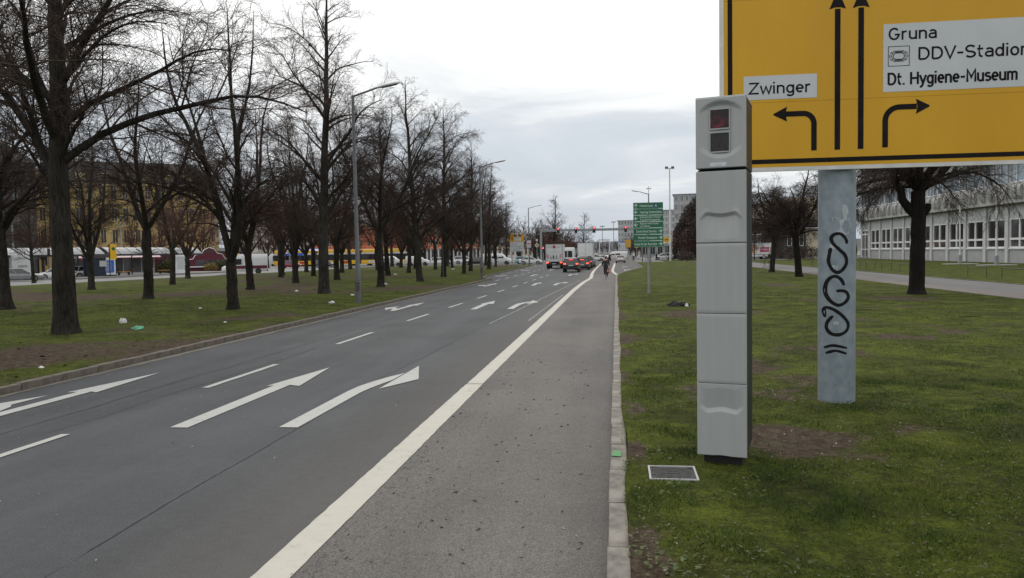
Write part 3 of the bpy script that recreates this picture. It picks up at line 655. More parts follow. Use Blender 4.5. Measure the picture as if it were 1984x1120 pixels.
scatter('twig_litter', 420, (-2.25, -0.25), (3.5, 16), lambda x, y: 0 * x + 0.008, 0.05, 'crack', 9, 'tiny dark twigs lying on the cycle lane', 'twigs', 7.0, lambda x, y, r: r.random(len(x)) < np.clip(1.1 - (x + 2.2) * 0.25, 0.2, 1), 0.004)
scatter('road_grit', 160, (-10, -0.2), (4, 26), lambda x, y: 0 * x + 0.009, 0.03, 'stone_bit', 10, 'pale grit crumbs on the carriageway', 'grit', 2.0, lambda x, y, r: x < 9, 0.002)

scatter('low_weeds', 9000, (0.12, 7.0), (4.4, 12), gz_right, 0.034, 'shrub_leaf', 12, 'small broad-leaved weeds and clover in the turf', 'weeds', 1.7, lambda x, y, r: fbm(x * 1.3, y * 1.3, 91, 3) + 0.12 * r.standard_normal(len(x)) > 0.52, 0.045)
scatter('low_weeds', 700, (0.06, 0.55), (4.4, 9), gz_right, 0.05, 'shrub_leaf', 13, 'broad weed leaves along the concrete kerb', 'weeds', 2.2, lambda x, y, r: fbm(x * 2, y * 2, 95, 3) > 0.5, 0.07)
# ================================================================== bare trees
def nrm(a): return a / np.maximum(np.linalg.norm(a, axis=-1, keepdims=True), 1e-9)
def grow(p, d, L, k, wob, trop, r):
    """n polylines of k segments; trop: array (k,) of vertical pull per segment"""
    n = len(p); P = np.zeros((n, k + 1, 3)); P[:, 0] = p; d = nrm(d)
    for i in range(k):
        d = nrm(d + wob * r.standard_normal((n, 3)) + np.array([0, 0, 1.0]) * (trop[i] if np.ndim(trop) else trop))
        P[:, i + 1] = P[:, i] + d * (L / k)[:, None]
    return P
def tubes(P, Rd, s):
    n, k, _ = P.shape; T = np.zeros_like(P); T[:, 1:-1] = P[:, 2:] - P[:, :-2]; T[:, 0] = P[:, 1] - P[:, 0]; T[:, -1] = P[:, -1] - P[:, -2]; T = nrm(T)
    ref = np.where(np.abs(T[..., 2:3]) > 0.9, np.array([1.0, 0, 0]), np.array([0, 0, 1.0])); A = nrm(np.cross(T, ref)); B = np.cross(T, A)
    an = 2 * np.pi * np.arange(s) / s
    V = P[:, :, None] + Rd[:, :, None, None] * (A[:, :, None] * np.cos(an)[:, None] + B[:, :, None] * np.sin(an)[:, None])
    idx = np.arange(n * k * s).reshape(n, k, s); a = idx[:, :-1]; b = idx[:, 1:]
    F = np.stack([a, np.roll(a, -1, 2), np.roll(b, -1, 2), b], -1).reshape(-1, 4)
    return V.reshape(-1, 3), F
def kids(P, Rd, m, t0, t1, ang, r, flat=0.0):
    n, k, _ = P.shape; t = t0 + (t1 - t0) * (np.arange(m)[None] + r.random((n, m))) / m
    f = t * (k - 1); i = np.minimum(f.astype(int), k - 2); w = (f - i)[..., None]; rows = np.arange(n)[:, None]
    p = P[rows, i] * (1 - w) + P[rows, i + 1] * w; tg = nrm(P[rows, i + 1] - P[rows, i]); rd = Rd[rows, i] * (1 - w[..., 0]) + Rd[rows, i + 1] * w[..., 0]
    q = r.standard_normal((n, m, 3)); q[..., 2] *= (1 - flat)
    q = nrm(q - tg * np.sum(q * tg, -1, keepdims=True)); a = ang[0] + (ang[1] - ang[0]) * r.random((n, m, 1))
    d = np.cos(a) * tg + np.sin(a) * q
    return p.reshape(-1, 3), d.reshape(-1, 3), rd.ravel(), t.ravel()
def merge(parts):
    V, F, n = [], [], 0
    for v, f in parts: V.append(v); F.append(f + n); n += len(v)
    return np.concatenate(V), np.concatenate(F)
def tree_meshes(seed, H=16.0, r0=0.27, start=3.8, lean=(0, 0), fork=0, nl=34, crown=5.6, arch=-0.15, twig_r=0.0045, droop=-0.04, bark='bark', twig='twig', n2=17, n3=14, n4=7, spread=(0.75, 1.1), crook=0.03, inc0=(0.25, 0.6), fork_len=(0.75, 1.1), forkr=0.62, extra=()):
    r = np.random.default_rng(seed); tk, cr = [], []
    k = 18; zz = np.linspace(0, 1, k + 1) ** 1.6; top = H if not fork else start
    wx = np.cumsum(r.standard_normal(k + 1)) * crook; wy = np.cumsum(r.standard_normal(k + 1)) * crook; wx = (wx - wx[0]) * (0.4 + zz); wy = (wy - wy[0]) * (0.4 + zz)
    f_ = 1 if not fork else 0.4
    S = np.stack([lean[0] * zz * top + wx * f_, lean[1] * zz * top + wy * f_, zz * top], 1)[None]
    Rs = (r0 * (1 - zz) ** 0.8 + 0.012 if not fork else r0 * (1 - 0.10 * zz)); Rs = Rs * (1 + 0.38 * np.exp(-zz * top / 0.16)); Rs = Rs[None]
    S[0, 0, 2] = -0.12
    v, f = tubes(S, Rs, 14); ctr = np.repeat(S[0], 14, 0); v = ctr + (v - ctr) * (1 + 0.07 * np.sin(np.tile(np.arange(14), k + 1) * 2.7 + seed)[:, None] + 0.03 * r.standard_normal((len(v), 1)))
    tk.append((v, f))
    for pts_, rd_ in extra:
        n_ = 26; q_ = np.linspace(0, len(pts_) - 1, n_); P_ = np.stack([np.interp(q_, range(len(pts_)), [a_[j] for a_ in pts_]) for j in range(3)], 1)[None]; tk.append(tubes(P_, np.interp(q_, range(len(rd_)), rd_)[None], 10))
    def keep(prob, *arrs):
        m = r.random(len(prob)) < prob; return [a_[m] for a_ in arrs]
    if fork:
        az = r.random() * 6.28 + np.arange(fork) * 6.283 / fork + 0.4 * r.standard_normal(fork); inc = inc0[0] + (inc0[1] - inc0[0]) * r.random(fork)
        d = np.stack([np.cos(az) * np.sin(inc), np.sin(az) * np.sin(inc), np.cos(inc)], 1); p = np.repeat(S[:, -1], fork, 0) - d * 0.12
        L = (H - start) * (fork_len[0] + (fork_len[1] - fork_len[0]) * r.random(fork)); St = grow(p, d, L, 14, 0.07, np.linspace(0.06, 0.0, 14), r)
        Rt = r0 * forkr * (0.75 + 0.4 * r.random((fork, 1))) * np.linspace(1, 0.05, 15)[None] ** 0.85; tk.append(tubes(St, Rt, 10))
        nlf = max(5, int(nl / fork)); p, d, rd, t = kids(St, Rt, nlf, 0.06, 0.98, (0.6, 1.1), r, 0.4); d = nrm(d + np.array([0, 0, 0.15])); L = crown * (1.0 - 0.75 * t) * (0.55 + 0.6 * r.random(len(t)))
    else:
        p, d, rd, t = kids(S, Rs, nl, (start / H) ** (1 / 1.6), 0.985, spread, r, 0.9)
        u = np.clip((t ** 1.6 - start / H) / (1 - start / H), 0, 1); d = nrm(d + np.array([0, 0, 1.0]) * (0.12 + 0.35 * u)[:, None])
        L = crown * (1.05 - 0.80 * u ** 1.5) * (0.55 + 0.6 * r.random(len(t)))
    rl = np.minimum(rd * 0.55, 0.014 + 0.0155 * L); kk = 10
    P1 = grow(p, d, L, kk, 0.09, np.linspace(0.03, arch, kk), r); R1 = rl[:, None] * np.linspace(1, 0.14, kk + 1)[None]
    big = rl > 0.05
    if big.any(): tk.append(tubes(P1[big], R1[big], 7))
    if (~big).any(): cr.append(tubes(P1[~big], R1[~big], 5))
    p, d, rd, t = kids(P1, R1, n2, 0.10, 1.0, (0.5, 0.95), r, 0.2); Lp = np.repeat(L, n2)
    p, d, rd, t, Lp = keep(np.clip(Lp / (0.85 * crown), 0.12, 1), p, d, rd, t, Lp); L2 = np.clip(Lp * 0.52 * (1.0 - 0.5 * t) * (0.45 + 0.85 * r.random(len(t))), 0.35, 3)
    P2 = grow(p, d, L2, 6, 0.11, np.linspace(0.02, droop * 2, 6), r); R2 = np.minimum(rd * 0.6, 0.005 + 0.0085 * L2)[:, None] * np.linspace(1, 0.25, 7)[None]; cr.append(tubes(P2, np.maximum(R2, twig_r), 4))
    p, d, rd, t = kids(P2, R2, n3, 0.06, 1.0, (0.45, 0.95), r, 0.1); Lp = np.repeat(L2, n3)
    p, d, rd, t, Lp = keep(np.clip(Lp / 1.7, 0.15, 1), p, d, rd, t, Lp); L3 = np.clip(Lp * 0.5 * (1.0 - 0.4 * t) * (0.4 + 0.9 * r.random(len(t))), 0.22, 1.3)
    P3 = grow(p, d, L3, 3, 0.13, droop, r); R3 = np.minimum(rd * 0.6, 0.008)[:, None] * np.linspace(1, 0.45, 4)[None]; cr.append(tubes(P3, np.maximum(R3, twig_r), 3))
    if n4:
        p, d, rd, t = kids(P3, R3, n4, 0.05, 1.0, (0.4, 0.9), r, 0.0); Lp = np.repeat(L3, n4)
        p, d, rd, t, Lp = keep(np.clip(Lp / 0.75, 0.2, 1), p, d, rd, t, Lp); L4 = np.clip(Lp * 0.55, 0.15, 0.55) * (0.5 + 0.8 * r.random(len(t))); P4 = grow(p, d, L4, 1, 0.1, droop, r)
        cr.append(tubes(P4, np.full((len(p), 2), twig_r) * np.array([1, 0.7]), 3))
    v, f = merge(tk); mt = mesh_np('trunk', v, f, None, bark, True)
    v, f = merge(cr); mc = mesh_np('crown', v, f, None, twig, False)
    return mt, mc
TREES = {}
def ttype(k, **kw): TREES[k] = tree_meshes(**kw)
ttype('lime_a', seed=3, H=17, r0=0.27, start=3.3, nl=38, crown=6.2)
ttype('lime_b', seed=8, H=16.5, r0=0.25, start=3.4, nl=40, crown=5.4, lean=(0.01, 0.0))
ttype('lime_c', seed=15, H=15.5, r0=0.24, start=2.6, nl=36, crown=5.2, crook=0.05, spread=(0.6, 1.0))
ttype('fork_a', seed=21, H=14.5, r0=0.22, start=2.0, fork=4, nl=44, crown=4.6, inc0=(0.2, 0.75))
ttype('fork_b', seed=27, H=15, r0=0.24, start=3.5, fork=3, nl=42, crown=4.8, lean=(0.06, 0), inc0=(0.4, 0.85), crook=0.05)
ttype('fork_red', seed=34, H=14, r0=0.23, start=2.9, fork=4, nl=42, crown=4.6, twig='twig_red', inc0=(0.35, 0.95), crook=0.05)
ttype('dense_red', seed=40, H=12, r0=0.20, start=2.0, fork=5, nl=40, crown=4.0, n2=12, n3=9, n4=5, twig='twig_red', twig_r=0.009)
ttype('pollard_a', seed=52, H=10.5, r0=0.315, start=4.5, fork=8, nl=80, crown=4.6, droop=-0.17, arch=-0.34, bark='bark_dark', crook=0.05, inc0=(0.5, 1.35), fork_len=(0.55, 1.0), forkr=0.55, n2=18,
      extra=[([(0.1, 0, 3.3), (-0.34, 0, 3.75), (-0.64, -0.05, 4.15), (-0.70, -0.05, 4.55), (-1.03, -0.1, 5.05), (-0.97, -0.1, 5.5), (-0.70, 0, 5.95), (-0.75, 0.1, 6.8)], [0.20, 0.19, 0.17, 0.155, 0.15, 0.14, 0.11, 0.05]), ([(0, 0, 4.4), (0.35, 0.05, 5.1), (0.9, 0.1, 5.9), (1.8, 0.2, 6.7), (3.0, 0.3, 7.2)], [0.2, 0.17, 0.13, 0.09, 0.04]), ([(0.2, 0, 3.5), (0.40, -0.02, 3.75), (0.47, -0.02, 3.95)], [0.20, 0.17, 0.10])])
ttype('pollard_b', seed=58, H=10, r0=0.25, start=3.0, fork=7, nl=70, crown=4.6, droop=-0.14, arch=-0.28, bark='bark_dark', lean=(-0.05, 0), inc0=(0.5, 1.0), fork_len=(0.5, 1.0))
ttype('far_a', seed=61, H=15, r0=0.26, start=3.2, nl=30, crown=5.0, n2=11, n3=8, n4=4, twig_r=0.010, twig='twig')
ttype('far_b', seed=66, H=13, r0=0.26, start=2.2, fork=5, nl=34, crown=4.6, n2=11, n3=8, n4=4, twig_r=0.010, twig='twig_red', inc0=(0.3, 0.9), crook=0.05)
ttype('far_c', seed=71, H=14, r0=0.25, start=2.5, fork=3, nl=34, crown=4.8, n2=11, n3=8, n4=4, twig_r=0.010, twig='twig', inc0=(0.35, 0.85), crook=0.05)
def tree(kind, x, y, label, rot=None, s=1.0, z=None, group=None, lean=None, sz=None, name='bare_tree'):
    if z is None: z = float(gz_left(np.array(x), np.array(y))) if x < -8 else float(gz_right(np.array(x), np.array(y)))
    t = thing(name, label, 'tree', (x, y, z), random.uniform(0, 6.28) if rot is None else rot, group); t.scale = (s, s, sz or s)
    t.rotation_euler[0] = random.uniform(-0.045, 0.045); t.rotation_euler[1] = random.uniform(-0.045, 0.045)
    if lean: t.rotation_euler[0] = lean[0]; t.rotation_euler[1] = lean[1]
    ob('trunk', TREES[kind][0], t); ob('crown', TREES[kind][1], t); return t
ORDW = ['first', 'second', 'third', 'fourth', 'fifth', 'sixth', 'seventh', 'eighth']
# first row beside the kerb
tree('lime_a', -15.4, 19.8, 'thick bare tree with pruning scars, beside white litter and green plastic scrap', 0.4, 1.03)
tree('fork_a', -15.2, 29.0, 'bare tree forking low above a thin stem, standing close to the kerb', 2.2, 0.95)
tree('lime_b', -15.8, 40.3, 'tall straight bare tree just behind the foremost grey lamp post', 1.0, 1.06)
G1 = 'kerbside row of bare trees beyond the lamp post'; L1 = 'bare tree in the kerbside row beyond the foremost grey lamp post'
for k, (kd, x, y, s) in enumerate([('fork_b', -15.0, 47.9, 0.98), ('lime_c', -14.7, 57.0, 0.97), ('lime_a', -15.3, 67.6, 0.88), ('fork_a', -15.3, 77.0, 0.95), ('lime_b', -16.5, 87, 0.88), ('lime_c', -16.0, 97, 0.85), ('fork_b', -17.5, 112, 0.8)]):
    tree(kd, x, y, ORDW[k] + ' kerbside tree beyond the straight tree behind the lamp post', None, s, group=G1)
# second and third rows
tree('lime_c', -26.1, 30.0, 'stout dark bare tree standing behind the thick scarred tree', 5.0, 1.08)
tree('fork_b', -24.0, 36.9, 'leaning bare tree with a wide two-way fork over leaf litter', 0.25, 1.0)
G2 = 'middle row of bare trees on the grass'; L2 = 'bare tree in the middle row, on brown leaf-strewn grass'
for k, (kd, x, y, s) in enumerate([('fork_red', -23.0, 46.2, 1.0), ('fork_a', -24.6, 56.9, 1.0), ('fork_red', -23.5, 62.9, 1.02), ('lime_b', -22.1, 73.1, 0.95), ('fork_red', -23.0, 84, 1.0), ('fork_b', -23.4, 98.6, 0.9), ('fork_red', -24, 112, 0.9), ('far_a', -21, 124, 0.9)]):
    tree(kd, x, y, ORDW[k] + ' bare tree of the middle row, counting from the leaning fork', None, s, group=G2)
G3 = 'rear rows of bare trees towards the tram stop'; L3 = 'bare tree in the rear rows, towards the tram stop street'
for kd, x, y, s in [('fork_a', -36.0, 48.9, 0.95), ('fork_red', -34.8, 56.8, 0.95), ('fork_b', -32.9, 72.6, 0.95), ('fork_red', -31.2, 76.7, 1.0), ('far_b', -43.2, 73.3, 0.95), ('far_b', -33, 90, 1.0), ('fork_red', -32, 101, 1.0), ('far_b', -40, 96, 1.0), ('far_a', -39, 110, 1.0), ('far_b', -33, 116, 1.0), ('far_b', -42, 84, 0.9), ('far_a', -38, 128, 1.0), ('far_b', -29, 67, 0.9), ('far_b', -37, 82, 0.95), ('fork_red', -29, 95, 1.0), ('far_b', -28, 106, 0.95), ('far_c', -41, 104, 1.0), ('far_b', -27, 122, 1.0), ('fork_red', -46, 50, 1.0)]:
    tree(kd, x, y, L3, None, s, group=G3)
tree('far_a', *gnd(66, 548, 0.15), 'slim pale grey tree at the lawn edge by the parked white cars', 0.7, 0.62)
# beyond the side street
G4 = 'bare trees between the tram stop and the pale houses'; L4 = 'reddish bare tree rising behind the tram stop and tram'
r_ = random.Random(9)
far_spots = [(-95, 118), (-86, 128), (-104, 108), (-112, 128), (-80, 140), (-93, 150), (-74, 170), (-84, 180), (-66, 185), (-58, 192), (-72, 205), (-50, 195), (-44, 205), (-60, 215), (-36, 200), (-100, 165), (-120, 150), (-90, 200), (-28, 196), (-40, 225), (-126, 118), (-52, 240), (-110, 185), (-78, 118), (-70, 145), (-98, 135), (-115, 100), (-128, 95), (-82, 160), (-48, 180), (-38, 185), (-32, 210), (-68, 198), (-56, 205), (-30, 182), (-46, 215)]
for k, (x, y) in enumerate(far_spots):
    tree(('far_b', 'dense_red', 'far_a', 'dense_red')[k % 4], x + r_.uniform(-2, 2), y + r_.uniform(-2, 2), L4, None, r_.uniform(0.9, 1.2), 0.0, G4)
G5 = 'bare trees lining the road past the signal gantry'; L5 = 'bare tree lining the far road past the signal gantry'
FR = [(-19.5 + 1.5 * math.sin(i * 2.1), 185 + 9 * i, 0.75 + 0.35 * ((i * 37) % 10) / 10) for i in range(22)] + [(-27 + 2 * math.sin(i * 1.7), 190 + 14 * i, 0.85 + 0.3 * ((i * 53) % 10) / 10) for i in range(13)] + [(8.5 + 1.6 * math.sin(i * 1.9), 262 + 11 * i, 0.55 + 0.3 * ((i * 29) % 10) / 10) for i in range(14)] + [(-14 + 3.2 * i, 455 + 6 * (i % 3), 0.8) for i in range(8)]
for k, (x, y, s) in enumerate(FR):
    tree(('far_b', 'dense_red', 'far_c')[k % 3], x, y, L5, None, s, -0.03, G5)
tree('far_a', -17.5, 222, 'upright bare tree just left of the signal gantry, taller than its neighbours', 1.2, 1.22, -0.03)
tree('far_a', -12.5, 300, 'broad bare tree beyond the middle of the signal gantry', 2.0, 1.15, -0.03)
# right side: cut-back trees by the path
tree('pollard_a', 13.1, 35.8, 'heavy dark tree with stubby pollarded limbs beside the path', 0.0, 1.0, lean=(0.0, 0.0))
tree('pollard_b', 13.3, 58.5, 'leaning dark tree with one side limb, beside the path', 0.3, 0.95)
tree('pollard_b', 13.7, 70.5, 'slim upright dark tree beside the path, behind the leaning one', 2.6, 0.92)
tree('pollard_a', 13.5, 90, 'dark spreading tree by the path, partly hidden by the grey pillar', 1.0, 0.95)
tree('far_a', 26, 150, 'young bare tree in front of the parked delivery truck', 0.5, 0.42, 0.03)
# dense copper-brown screen beside the corner lawn
def leaf_crown(seed, H, Rw, n, size, shape='cone'):
    r = np.random.default_rng(seed); t = r.random(n) ** 0.8; z = 0.4 + t * (H - 0.4)
    prof = (1 - t) ** 0.6 * (0.75 + 0.25 * np.minimum(1, t * 6)) if shape == 'cone' else np.sqrt(np.clip(1 - (2 * t - 0.9) ** 2 / 1.25, 0.02, 1))
    a = r.random(n) * 6.283; lob = 0.72 + 0.5 * fbm(np.cos(a) * 2 + 7 + z * 0.45, np.sin(a) * 2 + 3 + z * 0.2, seed, 3)
    rad = Rw * prof * lob * r.random(n) ** 0.33; c = np.stack([np.cos(a) * rad, np.sin(a) * rad, z + 0.25 * r.standard_normal(n)], 1)
    u = nrm(r.standard_normal((n, 3))); w = nrm(np.cross(u, r.standard_normal((n, 3)))); s = size * (0.5 + r.random((n, 1)))
    V = np.stack([c - u * s, c - w * s * 0.45, c + u * s, c + w * s * 0.45], 1).reshape(-1, 3)
    return V, np.arange(4 * n).reshape(-1, 4)
def leafy(name, label, cat, x, y, z, seed, H, Rw, n, size, mat, shape='cone', group=None, trunk=0.12):
    t = thing(name, label, cat, (x, y, z), 0, group)
    V, F = leaf_crown(seed, H, Rw, n, size, shape); ob('crown', mesh_np('crown', V, F, None, mat), t)
    MB().tube([(0, 0, -0.1), (0.05, 0, H * 0.4), (0, 0.05, H * 0.8)], [trunk, trunk * 0.8, trunk * 0.3], 7).build('trunk', 'bark_dark', t); return t
GC = 'dense copper-brown hedge trees at the corner'
for k, (x, y, H, Rw) in enumerate([(14.6, 172, 8.0, 2.6), (16.6, 170, 11.5, 3.2), (18.6, 172, 14.0, 3.6), (20.8, 169, 16.5, 4.2), (17.4, 176, 12.5, 3.4), (23.5, 172, 18.0, 4.4), (15.8, 166, 6.5, 2.4), (19.8, 165, 11.0, 3.2)]):
    leafy('hedge_tree', 'dense dark copper-brown tree in the screen behind the green hotel sign', 'tree', x, y, 0.03, 90 + k, H, Rw, 6500, 0.17, 'copper_leaf', 'round', GC)
    tree('dense_red', x - 0.6, y - 2.6, 'reddish bare tree tangled into the copper-brown screen at the corner', None, H / 13.5, 0.05, 'bare trees in the copper-brown screen')
for k, (x, y) in enumerate([(-50, 190), (-33, 330)]):
    leafy('evergreen_tree', 'dark evergreen tree among the bare trees past the crossing', 'tree', x, y, -0.05, 120 + k, 9, 3.2, 2200, 0.3, 'evergreen', 'cone', 'evergreens past the crossing')
GS = 'low shrubs around the kiosk'
# ================================================================== speed-camera pillar
def sstep(a, b, x): t = np.clip((x - a) / (b - a), 0, 1); return t * t * (3 - 2 * t)
PW, PD = 0.470, 0.66
pil = thing('speed_camera_pillar', 'tall light grey speed camera pillar with dark sides and two square lenses', 'speed camera', (1.065, 7.86, 0.05), R(-15.0))
HW = PW / 2; FY = -0.19                      # front plane (local), body reaches back from it
def relief(name, z0, z1, fn, nx=64, nz=72, bot=None, mat='pillar_grey'):
    """front cover: a moulded sheet with real depth, closed at the rim; fn(x,z)->how far pushed in"""
    xs = np.linspace(-HW, HW, nx); ts = np.linspace(0, 1, nz); V = []
    for t in ts:
        for x in xs:
            zb = z0 if bot is None else z0 + bot(x); z = zb + (z1 - zb) * t
            V.append((x, FY + float(fn(x, z)), z))
    V = np.array(V); i = np.arange((nz - 1) * nx).reshape(nz - 1, nx)[:, :-1].ravel(); F = np.stack([i, i + 1, i + nx + 1, i + nx], 1)
    per = np.concatenate([np.arange(nx), np.arange(1, nz) * nx + nx - 1, (nz - 1) * nx + np.arange(nx - 2, -1, -1), np.arange(nz - 2, 0, -1) * nx])
    B = V[per].copy(); B[:, 1] = FY + 0.068; n0 = len(V); m = len(per); k = np.arange(m)
    F2 = np.stack([per, per[(k + 1) % m], n0 + (k + 1) % m, n0 + k], 1)
    me = mesh_np(name, np.concatenate([V, B]), np.concatenate([F, F2[:, ::-1]]), None, mat, True)
    b = bmesh.new(); b.from_mesh(me); bmesh.ops.recalc_face_normals(b, faces=b.faces); b.to_mesh(me); b.free()
    try: me.set_sharp_from_angle(angle=R(35))
    except Exception: pass
    return ob(name, me, pil)
rim = lambda x, z, z0, z1: 0.006 * (1 - np.minimum(1, np.minimum(np.minimum(x + HW, HW - x), np.minimum(z - z0, z1 - z)) / 0.006)) ** 2
# head: a shell between an upper and a lower arc is pushed in, fading out at the sides
def head_fn(x, z):
    q = abs(x) / 0.205; a = 3.632 - 0.085 * q ** 2.2; b = 3.078 + 0.085 * q ** 2.2
    side = np.clip(1 - q ** 2.4, 0, 1)
    return rim(x, z, 2.985, 3.66) + 0.040 * side * sstep(a + 0.004, a - 0.050, z) * sstep(b - 0.006, b + 0.060, z)
relief('head_cover', 2.985, 3.66, head_fn, 90, 130)
def upper_fn(x, z):
    q = abs(x) / 0.205; w = 2.545 + 0.020 * (1 - np.cos(q * math.pi * 1.15)) / 2 - 0.055 * sstep(0.62, 1.0, q)
    side = np.clip(1 - q ** 3, 0, 1); bulge = 0.010 * sstep(0.09, 0.15, abs(x)) * sstep(w, w + 0.05, z) * (1 - sstep(w + 0.1, 2.95, z)) * side
    return rim(x, z, 2.263, 2.955) + bulge + 0.036 * side * np.clip((w - z) / 0.034, 0, 1) * (1 - np.clip((w - 0.034 - z) / 0.22, 0, 1))
relief('upper_panel', 2.263, 2.955, upper_fn, 90, 170)
relief('middle_panel', 1.575, 2.257, lambda x, z: rim(x, z, 1.575, 2.257), 30, 40)
relief('lower_panel', 0.887, 1.569, lambda x, z: rim(x, z, 0.887, 1.569), 30, 40)
def foot_fn(x, z):
    q = abs(x) / 0.212; w = 0.606 - 0.022 * (1 - np.cos(q * math.pi * 1.25)) / 2 + 0.050 * sstep(0.60, 1.0, q)
    side = np.clip(1 - q ** 4, 0, 1)
    return rim(x, z, 0.165, 0.881) + 0.034 * side * np.clip((z - w) / 0.040, 0, 1) * (1 - np.clip((z - w - 0.040) / 0.20, 0, 1))
relief('foot_panel', 0.165, 0.881, foot_fn, 80, 150, bot=lambda x: 0.010 * math.cos(x / HW * 3.1))
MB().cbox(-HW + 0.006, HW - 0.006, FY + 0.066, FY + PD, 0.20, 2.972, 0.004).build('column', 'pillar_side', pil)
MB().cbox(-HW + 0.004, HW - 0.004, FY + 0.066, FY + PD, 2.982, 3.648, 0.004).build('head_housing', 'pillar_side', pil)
MB().cbox(-HW - 0.002, HW + 0.002, FY + 0.012, FY + PD + 0.01, 3.650, 3.672, 0.008).build('top_cap', 'pillar_grey', pil)
MB().box(-HW + 0.05, HW - 0.05, FY + 0.10, FY + PD - 0.05, -0.10, 0.22).build('plinth', 'pillar_gap', pil)
for nm, z0, z1, mt in (('upper_lens', 3.368, 3.546, 'lens_red'), ('lower_lens', 3.146, 3.322, 'lens_glass')):
    fr = MB()
    for a in [(-0.108, 0.088, z0 - 0.012, z0), (-0.108, 0.088, z1, z1 + 0.012), (-0.108, -0.098, z0, z1), (0.078, 0.088, z0, z1)]:
        fr.box(a[0], a[1], FY + 0.022, FY + 0.08, a[2], a[3])
    w = fr.build('lens_window', 'pillar_grey', pil)
    w2 = MB().box(-0.098, 0.078, FY + 0.032, FY + 0.08, z0, z1).build(nm, mt, w)
MB().box(-0.100, 0.055, FY - 0.001, FY + 0.02, 3.000, 3.036).build('sticker', 'sticker', pil)
MB().box(-0.058, 0.013, FY - 0.0025, FY + 0.01, 3.006, 3.028).build('sticker', 'sign_white', pil)

# ================================================================== big yellow direction sign
SY = 10.80                                   # front face of the board
sg = thing('direction_sign', 'huge yellow overhead-size direction board on one thick grey post', 'road sign', (3.03, 11.13, 0.05), 0)
def sgc(x, z): return x - 3.03, z - 0.05
class SB(MB):
    pass
def board(x0, x1, z0, z1, y, mat, name, t=0.004, parent=sg):
    a, b = sgc(x0, z0); c, d = sgc(x1, z1); return MB().box(a, c, y - 11.13, y - 11.13 + t, b, d).build(name, mat, parent)
X0, X1, Z0, Z1 = 1.425, 6.25, 3.285, 7.05
def frame4(x0, x1, z0, z1, w, y, t, mat, name):
    m = MB(); f = lambda a, b, c, d: m.box(a - 3.03, b - 3.03, y - 11.13, y - 11.13 + t, c - 0.05, d - 0.05)
    f(x0, x1, z0, z0 + w); f(x0, x1, z1 - w, z1); f(x0, x0 + w, z0 + w, z1 - w); f(x1 - w, x1, z0 + w, z1 - w); return m.build(name, mat, sg)
frame4(X0, X1, Z0, Z1, 0.052, SY - 0.004, 0.06, 'sign_rim', 'rim')
# the board is made of stacked aluminium planks with fine joints
zj = [Z0 + 0.052, 4.205, 5.57, Z1 - 0.052]
for a, b in zip(zj[:-1], zj[1:]):
    board(X0 + 0.052, X1 - 0.052, a + 0.0015, b - 0.0015, SY, 'sign_yellow', 'board_panel', 0.03)
board(X0 + 0.06, X1 - 0.06, Z0 + 0.06, Z1 - 0.06, SY + 0.032, 'sign_back', 'backing', 0.02)
frame4(X0 + 0.105, X1 - 0.10, Z0 + 0.10, Z1 - 0.10, 0.060, SY - 0.003, 0.002, 'sign_black', 'border')
yw = SY - 0.003
board(1.735, 2.682, 4.245, 4.560, yw, 'sign_white', 'name_plate', 0.002)
board(3.515, 5.90, 4.275, 5.155, yw, 'sign_white', 'name_plate', 0.002)

